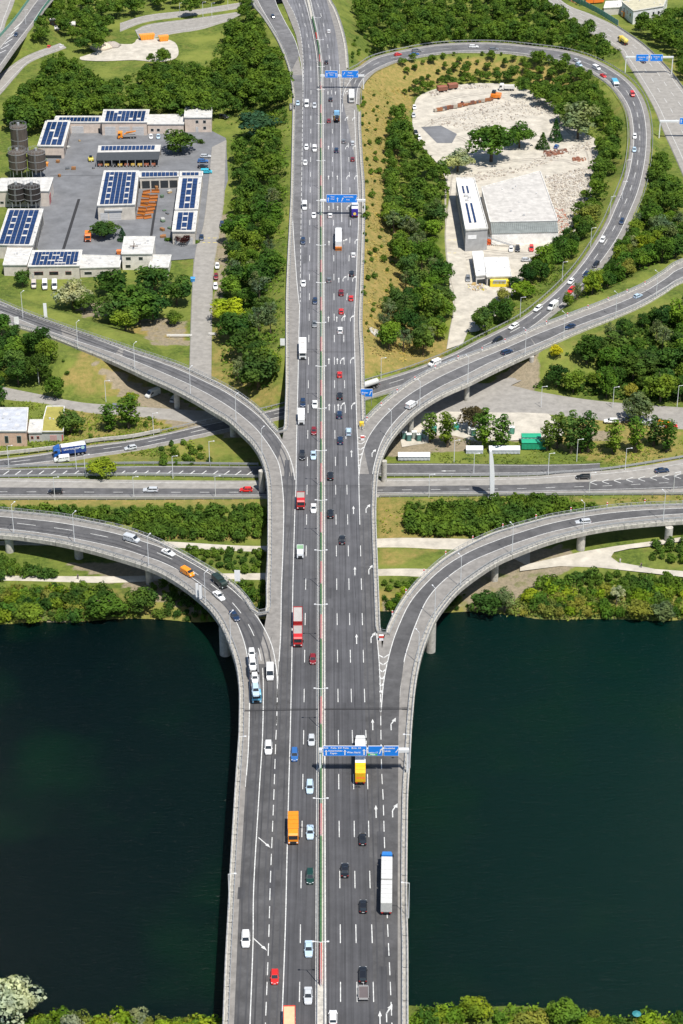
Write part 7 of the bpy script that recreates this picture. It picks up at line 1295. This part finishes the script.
wood([(232, 22), (246, 8), (262, 30), (274, 52), (284, 80), (286, 96), (262, 100), (240, 92), (228, 70)], 8.0, (9, 13), [('broad', 'mid')] * 3 + [('broad', 'dark')], 'tall leafy tree between the far gantry and the top left side streets', 'trees along the top left of the motorway')
wood([(56, 2), (150, -8), (240, -14), (300, -20), (225, 0), (150, 8), (112, 16), (104, 36), (80, 44), (66, 32), (50, 14)], 8.5, (8, 12), MIXW, 'tree in the dense band at the top left', 'trees at the top left edge')
wood([(36, 30), (44, 26), (42, 50), (36, 62), (28, 66)], 6, (8, 12), [('broad', 'mid')], 'tree on the slope below the corner flyover', 'trees below the corner flyover')
wood([(232, 150), (280, 130), (280, 180), (272, 215), (276, 260), (284, 300), (276, 360), (248, 374), (222, 362), (213, 330), (222, 300), (234, 262), (228, 228), (230, 190)], 7.4, (7, 13.5), [('broad', 'mid')] * 4 + [('broad', 'dark')] * 2 + [('airy', 'greygreen')], 'leafy tree on the strip between the depot street and the motorway', 'trees between the depot street and the motorway', m=5)
wood([(355, 2), (540, -16), (560, 2), (612, 48), (598, 56), (560, 44), (500, 36), (420, 40), (396, 44), (378, 40), (362, 22)], 8.8, (8, 12), MIXW + [('broad', 'dark')] * 2, 'dense tree in the wood above the loop road', 'trees above the loop road', m=3)
wood([(512, 66), (556, 64), (592, 82), (612, 104), (616, 130), (610, 170), (596, 208), (572, 246), (540, 272), (514, 300), (480, 326), (470, 322), (505, 290), (530, 262), (556, 246), (578, 210), (596, 170), (600, 144), (582, 124), (560, 108), (545, 96), (520, 84)], 5.6, (5.5, 10.5), [('broad', 'mid')] * 5 + [('broad', 'dark')] * 3 + [('broad', 'olive')], 'bushy tree in the green belt between the storage yard and the loop road', 'trees between the storage yard and the loop', m=2)
wood([(398, 108), (412, 128), (426, 148), (440, 166), (443, 190), (436, 232), (446, 282), (452, 300), (444, 328), (420, 342), (396, 338), (380, 324), (388, 300), (408, 286), (398, 252), (390, 222), (392, 190), (386, 160)], 7.0, (6, 12.5), [('broad', 'mid')] * 4 + [('airy', 'greygreen')] * 2 + [('broad', 'dark')], 'leafy tree on the belt between the dry slope and the storage yard', 'trees left of the storage yard', m=2)
wood([(400, 66), (500, 62), (510, 74), (480, 78), (440, 82), (418, 90), (404, 92)], 6.0, (2.5, 6.5), [('broad', 'mid'), ('broad', 'dark')], 'small round tree on the dry grass at the top of the yard', 'small trees above the storage yard', m=2)
wood([(658, 150), (683, 150), (720, 210), (683, 246), (640, 272), (600, 296), (560, 310), (545, 320), (574, 292), (602, 268), (632, 232), (650, 190)], 5.8, (6.5, 11), MIXW, 'bushy tree between the loop road, the expressway and the upper right ramp', 'trees in the wedge right of the loop', m=2)
wood([(542, 352), (590, 338), (640, 320), (700, 296), (720, 380), (683, 396), (620, 392), (570, 388), (540, 378)], 8.0, (8, 12), MIXW + [('broad', 'dark')] * 2, 'dense tree in the wood below the upper right ramp', 'trees below the upper right ramp', m=2.5)
wood([(0, 322), (22, 322), (46, 344), (46, 366), (16, 378), (-10, 392), (-30, 350)], 7.2, (8, 12), [('broad', 'dark'), ('broad', 'mid')], 'dark leafy tree at the left edge below the upper left ramp', 'trees at the left edge below the ramp')
wood([(640, 20), (683, 10), (720, 60), (683, 70), (672, 40)], 8, (8, 12), [('broad', 'mid'), ('airy', 'greygreen'), ('broad', 'dark')], 'tree near the white office at the top right', 'trees at the top right')
# trees one can tell apart
for k, x, y, h, w_, pal, l in [('broad', 257, 121, 13, 20, 'teal', 'very large dark blue-green tree beside the motorway, right of the depot'), ('broad', 227, 308, 10, 14, [(.19, .25, .018)], 'bright yellow-green tree by the depot street'), ('broad', 246, 338, 12, 16, 'dark', 'big dark round tree at the lower end of the strip by the depot street'),
    ('broad', 72, 291, 12, 15, 'silver', 'silvery grey tree in front of the solar roofed office'), ('broad', 22, 277, 7, 7, 'dark', 'small dark tree in front of the plain white shed'), ('broad', 112, 278, 12, 15, 'dark', 'dark tree at the upper left of the clump before the gatehouse'), ('broad', 138, 300, 15, 20, 'mid', 'largest tree of the clump in front of the gatehouse'), ('broad', 112, 304, 12, 15, 'mid', 'tree at the lower left of the clump before the gatehouse'), ('broad', 154, 275, 12, 15, 'dark', 'tree at the upper right of the clump before the gatehouse'), ('broad', 176, 288, 12, 14, 'dark', 'dark tree on the right, beside the grass corner of the depot'), ('broad', 125, 318, 10, 12, 'mid', 'front tree of the clump before the gatehouse, nearest the ramp'), ('broad', 152, 302, 13, 15, 'dark', 'dark tree at the right side of the clump before the gatehouse'), ('broad', 84, 300, 8, 10, 'mid', 'green tree at the foot of the silvery one by the solar roofed office'), ('broad', 174, 316, 6, 7, 'mid', 'small round tree below the dark one by the depot street'),
    ('broad', 180, 139, 11, 16, 'dark', 'round dark tree in front of the two-storey house'), ('bush', 201, 140, 3, 4, 'dark', 'little dark bush right of the round depot tree'), ('broad', 104, 228, 7, 14, 'dark', 'low dark tree on the small lawn in the depot yard'), ('conifer', 122, 233, 6, 4.5, 'teal', 'blue-green small conifer on the small depot lawn'), ('broad', 183, 236, 5.5, 8.5, 'plum', 'dark purple-red tree in front of the short depot hall'), ('bush', 168, 238, 2.2, 3.5, 'mid', 'small green bush left of the dark red tree'), ('bush', 196, 241, 1.6, 3.5, 'mid', 'low green hedge bush right of the dark red tree'),
    ('broad', 492, 138, 19, 23, 'mid', 'biggest broad tree in the middle of the storage yard'), ('broad', 520, 132, 13, 15, 'mid', 'tree right behind the biggest tree of the yard'), ('conifer', 543, 139, 8, 7, 'dark', 'small dark egg-shaped conifer in the yard'), ('conifer', 556, 128, 11, 7, 'dark', 'dark pointed conifer left of the tall poplar in the yard'), ('broad', 579, 117, 18, 19, 'greygreen', 'very tall grey-green tree at the right of the yard'), ('broad', 458, 158, 11, 15, 'silver', 'thin silvery tree at the left of the storage yard'),
    ('broad', 524, 288, 7, 10, 'bright', 'bright green round tree right of the yellow kiosk'), ('broad', 70, 418, 10, 10, 'mid', 'large tree beside the grass covered roof'), ('poplar', 107.5, 417, 9, 6, 'mid', 'slim tree in the meadow, left of two by the grey car'), ('poplar', 128, 411, 11, 7.5, 'mid', 'taller slim tree in the meadow, right of two by the grey car'), ('broad', 54, 385, 9, 8, 'mid', 'tree standing alone above the narrow road at left'), ('broad', 131, 397, 5, 6, 'bright', 'light green bush tree in front of the ramp abutment'), ('broad', 102, 466, 6, 10.5, 'bright', 'round bright tree between the riverside roads at left'),
    ('poplar', 430, 426, 10, 5.5, 'mid', 'poplar nearest the pier of the upper right ramp'), ('poplar', 448, 428, 12, 6, 'mid', 'second poplar from the ramp pier'), ('broad', 474, 415, 10, 10, [(.07, .06, .03)], 'brownish broad tree among the poplars near the ramp'), ('poplar', 484, 427, 13, 7, 'mid', 'tall poplar just left of the mast top'), ('poplar', 502, 432, 12, 6.5, 'mid', 'poplar just right of the mast top'), ('poplar', 548, 435, 10, 5, 'mid', 'first poplar right of the green container'), ('poplar', 558, 429, 12, 5, 'mid', 'slim second poplar right of the green container'), ('poplar', 572, 431, 14, 6.5, 'mid', 'third poplar right of the green container'), ('poplar', 581, 437, 10, 5, 'mid', 'shorter poplar between two tall ones'), ('poplar', 589.5, 431, 14, 6.5, 'mid', 'tall poplar, last of the tight row'),
    ('poplar', 614.5, 436, 11, 6, 'mid', 'poplar standing apart below the white parked car'), ('poplar', 637, 434, 12, 6.5, 'mid', 'tall poplar below the parked silver car'), ('broad', 638, 404, 11, 11, 'greygreen', 'broad grey-green tree above the parked cars'), ('poplar', 655, 430, 10, 6, 'mid', 'poplar left of the orange car'), ('poplar', 668, 434, 11, 6, 'mid', 'poplar in front of the red car at the right edge'), ('broad', 556, 334 + 24, 5, 5, 'yellow', 'small yellow-green tree in the dark wood at right'),
    ('broad', 489, 604, 8, 11, 'dark', 'dark spreading tree on the right bank, left part'), ('airy', 505, 598, 9, 9, 'greygreen', 'grey-green spreading tree on the right bank near the ramp pier'), ('broad', 106, 603, 8, 13, 'mid', 'wide tree on the left bank above the water'), ('broad', 140, 598, 8, 10, 'dark', 'dark tree on the left bank at the edge of the ramp shadow'), ('broad', 30, 612, 6, 9, 'mid', 'round tree overhanging the water at left'), ('broad', 640, 608, 6, 8, 'olive', 'pale round tree at the water on the right bank, left of two'), ('broad', 663, 610, 6, 8, 'greygreen', 'pale round tree at the water on the right bank, right of two'), ('airy', 617, 594, 6, 6, 'silver', 'thin dry tree on the right bank'),
    ('broad', 14, 996, 14, 12, 'white', 'pale cream blossoming tree at the bottom left corner'), ('broad', 566, 1010, 6, 8.5, 'mid', 'dense dark green tree at the bottom right bank'), ('broad', 476, 1008, 5.5, 8, 'bright', 'bright green round tree on the bottom bank, left of the dense one')]: tree_at(k, x, y, h, w_, pal, l)
print('TREES', dict(NT))
# bushes
BM_ = [('bush', 'mid')] * 4 + [('bush', 'dark')] * 2 + [('bush', 'olive')]
for poly, sp, hs, mix_, l, g in [([(0, 508), (262, 505), (262, 533), (160, 533), (120, 520), (60, 510)], 2.7, (2.4, 4.6), [('bush', 'dark')] * 2 + [('bush', 'mid')] * 3 + [('bush', 'olive')], 'dense dark bush in the hedge band above the lower left ramp', 'bushes above the lower left ramp'),
    ([(186, 546), (262, 550), (262, 568), (235, 570), (204, 560)], 2.9, (2, 3.6), [('bush', 'dark'), ('bush', 'mid')], 'bush between the cycle path and the tow path at left', 'bushes between the two paths at left'),
    ([(408, 504), (480, 500), (545, 494), (570, 502), (596, 506), (540, 512), (500, 524), (470, 530), (410, 528)], 2.7, (2.4, 5), BM_ + [('bush', 'bright')], 'dense bush in the hedge band above the lower right ramp', 'bushes above the lower right ramp'),
    ([(380, 580), (426, 580), (404, 596), (390, 612), (381, 612)], 3.0, (1.8, 3), [('bush', 'mid'), ('bush', 'bright')], 'bush in the narrow wedge under the lower right gore', 'bushes in the wedge at the right gore'),
    ([(-10, 548), (50, 550), (58, 562), (56, 572), (-10, 574)], 3.0, (2.4, 4), BM_, 'bush under the lower left ramp above the tow path', 'bushes under the lower left ramp'),
    ([(-10, 588), (60, 584), (128, 584), (170, 590), (160, 610), (110, 616), (64, 614), (-10, 614)], 2.8, (2.6, 5.2), BM_ + [('bush', 'bright')], 'bush on the left bank between tow path and water', 'bushes on the left bank'),
    ([(524, 580), (600, 572), (690, 578), (690, 612), (600, 612), (536, 608)], 2.7, (2.4, 5), [('bush', 'mid')] * 4 + [('bush', 'bright')] * 2 + [('bush', 'olive')], 'bush on the right bank between gravel track and water', 'bushes on the right bank'),
    ([(470, 596), (520, 590), (530, 612), (470, 612)], 3.2, (2, 3.4), BM_ + [('bush', 'greygreen')], 'bush around the spreading trees on the right bank', 'bushes near the right ramp pier'),
    ([(660, 535), (690, 535), (690, 560), (650, 556)], 3.2, (2, 3.6), BM_, 'bush inside the bend of the gravel track', 'bushes inside the gravel bend'),
    ([(590, 462), (545, 465), (420, 470), (420, 473), (545, 470), (600, 466)], 4, (1, 1.8), [('bush', 'bright')], 'low bush between the two riverside carriageways at right', 'bushes between the riverside roads'),
    ([(160, 440), (235, 432), (258, 440), (258, 460), (160, 462)], 4.4, (2, 3.6), BM_, 'bush on the grass under the upper left ramp bend', 'bushes by the upper left ramp bend'),
    ([(75, 430), (150, 415), (150, 425), (80, 437)], 4.4, (1.4, 2.6), [('bush', 'mid'), ('bush', 'bright')], 'bush on the meadow beside the road of the blue lorry', 'bushes on the left meadow'),
    ([(30, 345), (80, 352), (100, 380), (50, 385), (46, 360)], 6.5, (1.4, 2.6), BM_, 'bush on the grassy slope below the upper left ramp', 'bushes below the upper left ramp'),
    ([(362, 90), (392, 100), (396, 200), (392, 330), (364, 340), (362, 200)], 6.5, (.7, 3.4), [('bush', 'mid'), ('bush', 'dark'), ('bush', 'olive')], 'bush scattered on the dry slope right of the motorway', 'bushes on the dry slope'),
    ([(365, 20), (400, 44), (380, 52), (352, 62), (350, 40)], 7, (1.4, 2.8), [('bush', 'mid'), ('bush', 'dark')], 'bush on the bright lawn above the loop exit', 'bushes above the loop exit'),
    ([(35, 1010), (215, 1008), (215, 1070), (-20, 1070), (-20, 1010)], 2.6, (2.4, 5), [('bush', 'mid')] * 2 + [('bush', 'bright')] * 2 + [('bush', 'silver'), ('bush', 'olive')], 'bush on the bank at the bottom left', 'bushes on the bottom left bank'),
    ([(412, 1006), (470, 1000), (600, 1002), (700, 1004), (700, 1070), (412, 1070)], 2.6, (2.4, 5), [('bush', 'mid')] * 3 + [('bush', 'bright')] * 3 + [('bush', 'olive')], 'bush on the bank at the bottom right', 'bushes on the bottom right bank')]:
    wood(poly, sp, hs, mix_, l, g, m=1.2, hz=.5, maxn=200)


UNDER = True
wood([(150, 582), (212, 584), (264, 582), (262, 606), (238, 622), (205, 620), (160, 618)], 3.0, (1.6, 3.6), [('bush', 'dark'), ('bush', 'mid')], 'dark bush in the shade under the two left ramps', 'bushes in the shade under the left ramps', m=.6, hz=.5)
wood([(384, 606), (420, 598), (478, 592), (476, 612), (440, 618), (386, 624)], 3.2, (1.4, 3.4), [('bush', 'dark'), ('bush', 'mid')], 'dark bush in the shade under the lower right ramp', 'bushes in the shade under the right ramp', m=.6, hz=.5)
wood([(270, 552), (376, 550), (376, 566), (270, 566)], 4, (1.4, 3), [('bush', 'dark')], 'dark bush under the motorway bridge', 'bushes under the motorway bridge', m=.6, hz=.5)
UNDER = False
# undergrowth that nobody could count: tufts and low leaves over the rough ground
def undergrowth(name, label, poly, n, col, size, seed, hmax=.8):
    r = random.Random(seed); xs = [q[0] for q in poly]; ysl = [q[1] for q in poly]; mb = MB(); k = 0; t_ = 0
    while k < n and t_ < n * 4:
        t_ += 1; px, py = r.uniform(min(xs), max(xs)), r.uniform(min(ysl), max(ysl))
        if not inpoly(px, py, poly): continue
        p = ground(px, py)
        if p.z < -1.4 or not clear(p.x, p.y, .6) or math.sin(p.x * .35 + seed) * math.sin(p.y * .27) < r.uniform(-1.1, .3): continue
        k += 1
        for _ in range(5):
            c = p + Vector((r.gauss(0, .5), r.gauss(0, .5), r.uniform(.05, hmax))); nn = Vector((r.gauss(0, .6), r.gauss(0, .6), 1)).normalized(); a = nn.orthogonal().normalized(); b = nn.cross(a); s = size * 1.3 * r.uniform(.6, 1.4); mb.add([c + a * s, c + b * s * .7, c - a * s, c - b * s * .7], [(0, 1, 2, 3)])
    o = mb.build(name, LEAF, None, col); tag(o, label, 'undergrowth', kind='stuff')
for nm, l, poly, n, col, sz, sd, hm in [('undergrowth', 'low green undergrowth beside the left edge of the motorway', [(232, 140), (290, 100), (288, 200), (284, 300), (284, 400), (225, 385), (212, 300), (232, 250)], 1500, (.085, .15, .02), .3, 1, 1.0),
    ('undergrowth', 'low undergrowth between the loop road and the storage yard', [(510, 60), (600, 78), (624, 130), (600, 220), (550, 290), (480, 338), (466, 332), (540, 262), (580, 210), (600, 150), (540, 92)], 1500, (.07, .12, .02), .3, 2, 1.0),
    ('undergrowth', 'low undergrowth in the wedge between loop and upper right ramp', [(655, 150), (700, 160), (700, 255), (560, 318), (540, 322), (600, 280), (640, 220)], 1000, (.07, .13, .02), .3, 3, 1.0),
    ('dry_grass', 'tufts of dry grass on the slope right of the motorway', [(362, 80), (400, 66), (500, 60), (420, 92), (400, 130), (394, 220), (400, 330), (440, 350), (364, 374)], 1500, (.30, .25, .09), .22, 4, .4),
    ('undergrowth', 'weeds along the left bank of the river', [(-10, 596), (210, 600), (210, 624), (-10, 630)], 900, (.10, .14, .035), .28, 5, .8),
    ('undergrowth', 'weeds along the right bank of the river', [(385, 600), (700, 590), (700, 626), (385, 628)], 1000, (.12, .16, .04), .28, 6, .8),
    ('undergrowth', 'weeds on the meadows around the riverside roads', [(0, 400), (262, 420), (262, 462), (0, 450)], 900, (.13, .18, .03), .24, 7, .5),
    ('undergrowth', 'weeds on the grass right of the mast', [(390, 440), (690, 440), (690, 520), (380, 535)], 900, (.13, .17, .035), .24, 8, .5),
    ('undergrowth', 'mixed low growth on the bottom banks', [(-20, 1004), (222, 1006), (222, 1070), (-20, 1070)], 700, (.10, .17, .02), .28, 9, 1.0), ('undergrowth', 'mixed low growth on the lower right bank', [(408, 1004), (700, 1004), (700, 1070), (408, 1070)], 900, (.11, .18, .02), .28, 10, 1.0),
    ('undergrowth', 'dark low growth on the floor of the wood behind the depot', [(14, 60), (60, 52), (110, 84), (160, 60), (205, 66), (234, 20), (260, 20), (288, 90), (288, 125), (230, 125), (215, 110), (100, 112), (30, 130), (10, 110)], 2600, (.045, .085, .016), .42, 12, 1.2),
    ('undergrowth', 'dark low growth on the floor of the wood above the loop road', [(352, 0), (560, -20), (625, 50), (600, 62), (540, 46), (420, 42), (380, 44)], 2200, (.045, .085, .016), .45, 13, 1.2),
    ('undergrowth', 'dark low growth on the floor of the wood below the upper right ramp', [(548, 348), (700, 292), (700, 402), (620, 400), (536, 388)], 1500, (.045, .085, .016), .42, 14, 1.2)]: undergrowth(nm, l, poly, n, col, sz, sd, hm)

# the 300 nearest trees and bushes are objects; what is left of each kind is one mass
def simple_crown(kind, seed):
    r = random.Random(seed); mb = MB()
    if kind == 'bush':
        for i in range(6): t = r.uniform(0, 6.28); k = r.uniform(0, 1.2); q = r.uniform(.8, 1.2); leaves(mb, (math.cos(t) * k, math.sin(t) * k, r.uniform(.6, 1.7)), (q, q, q * .9), 45, .30, r, lo=-.4)
    else:
        for i in range(17):
            z = r.uniform(-.7, 1); t = r.uniform(0, 6.28); q = math.sqrt(max(0, 1 - z * z)); k = r.uniform(.45, .95); rr_ = r.uniform(1.1, 1.9); leaves(mb, (math.cos(t) * q * 2.8 * k, math.sin(t) * q * 2.8 * k, 5.6 + z * 3.4 * k), (rr_, rr_, rr_ * .85), 52, .42, r, lo=-.5)
    return np.array(mb.v)
SC = {'tree': [simple_crown('tree', 70 + i) for i in range(4)], 'bush': [simple_crown('bush', 80 + i) for i in range(4)]}
def vis(q):
    a = proj(q[1], q[2], q[3] + q[4] * .6); return -15 < a[0] < 698 and -12 < a[1] < 1036
PLAN = [q for q in PLAN if not any(math.hypot(q[1] - a, q[2] - b) < w_ * .5 + (2.5 if q[0] != 'bush' else .5) or (abs(q[1] - a) < w_ * .5 + 2 and 0 < b - q[2] < 9 and q[0] != 'bush') for a, b, w_ in NAMED)]
for kind_, cap, nm, lab in (('tree', 296, 'woodland', 'leafy woodland merging into one mass behind the loop road and along the top'), ('bush', 290, 'shrubbery', 'bushes merging into one mass along the slopes and banks')):
    sel = sorted([q for q in PLAN if (q[0] == 'bush') == (kind_ == 'bush')], key=lambda q: (not vis(q), q[2])); k = cap - NT[kind_]
    for q in sel[:k]: plant(*q)
    by = {}
    for q in sel[k:]: by.setdefault(0, []).append(q)
    for pal, L_ in by.items():
        V = []
        for q in L_:
            v = vr.choice(SC[kind_]).copy(); a = vr.uniform(0, 6.28); w0, h0 = (4, 3) if kind_ == 'bush' else (8, 10); v[:, :2] *= q[5] / w0; v[:, 2] *= q[4] / h0; c, s_ = math.cos(a), math.sin(a); x = v[:, 0] * c - v[:, 1] * s_; y = v[:, 0] * s_ + v[:, 1] * c; V.append(np.stack([x + q[1], y + q[2], v[:, 2] + q[3]], 1))
        V = np.concatenate(V); n_ = len(V) // 4; me_ = bpy.data.meshes.new(nm); me_.vertices.add(len(V)); me_.vertices.foreach_set('co', V.ravel()); me_.loops.add(n_ * 4); me_.loops.foreach_set('vertex_index', np.arange(n_ * 4)); me_.polygons.add(n_); me_.polygons.foreach_set('loop_start', np.arange(n_) * 4); me_.polygons.foreach_set('loop_total', np.full(n_, 4)); me_.materials.append(LEAF); me_.update(calc_edges=True)
        o = link(nm, me_, None, None, (.066, .118, .020)); tag(o, lab, kind_, kind='stuff')
print('TREES', dict(NT), len(PLAN))
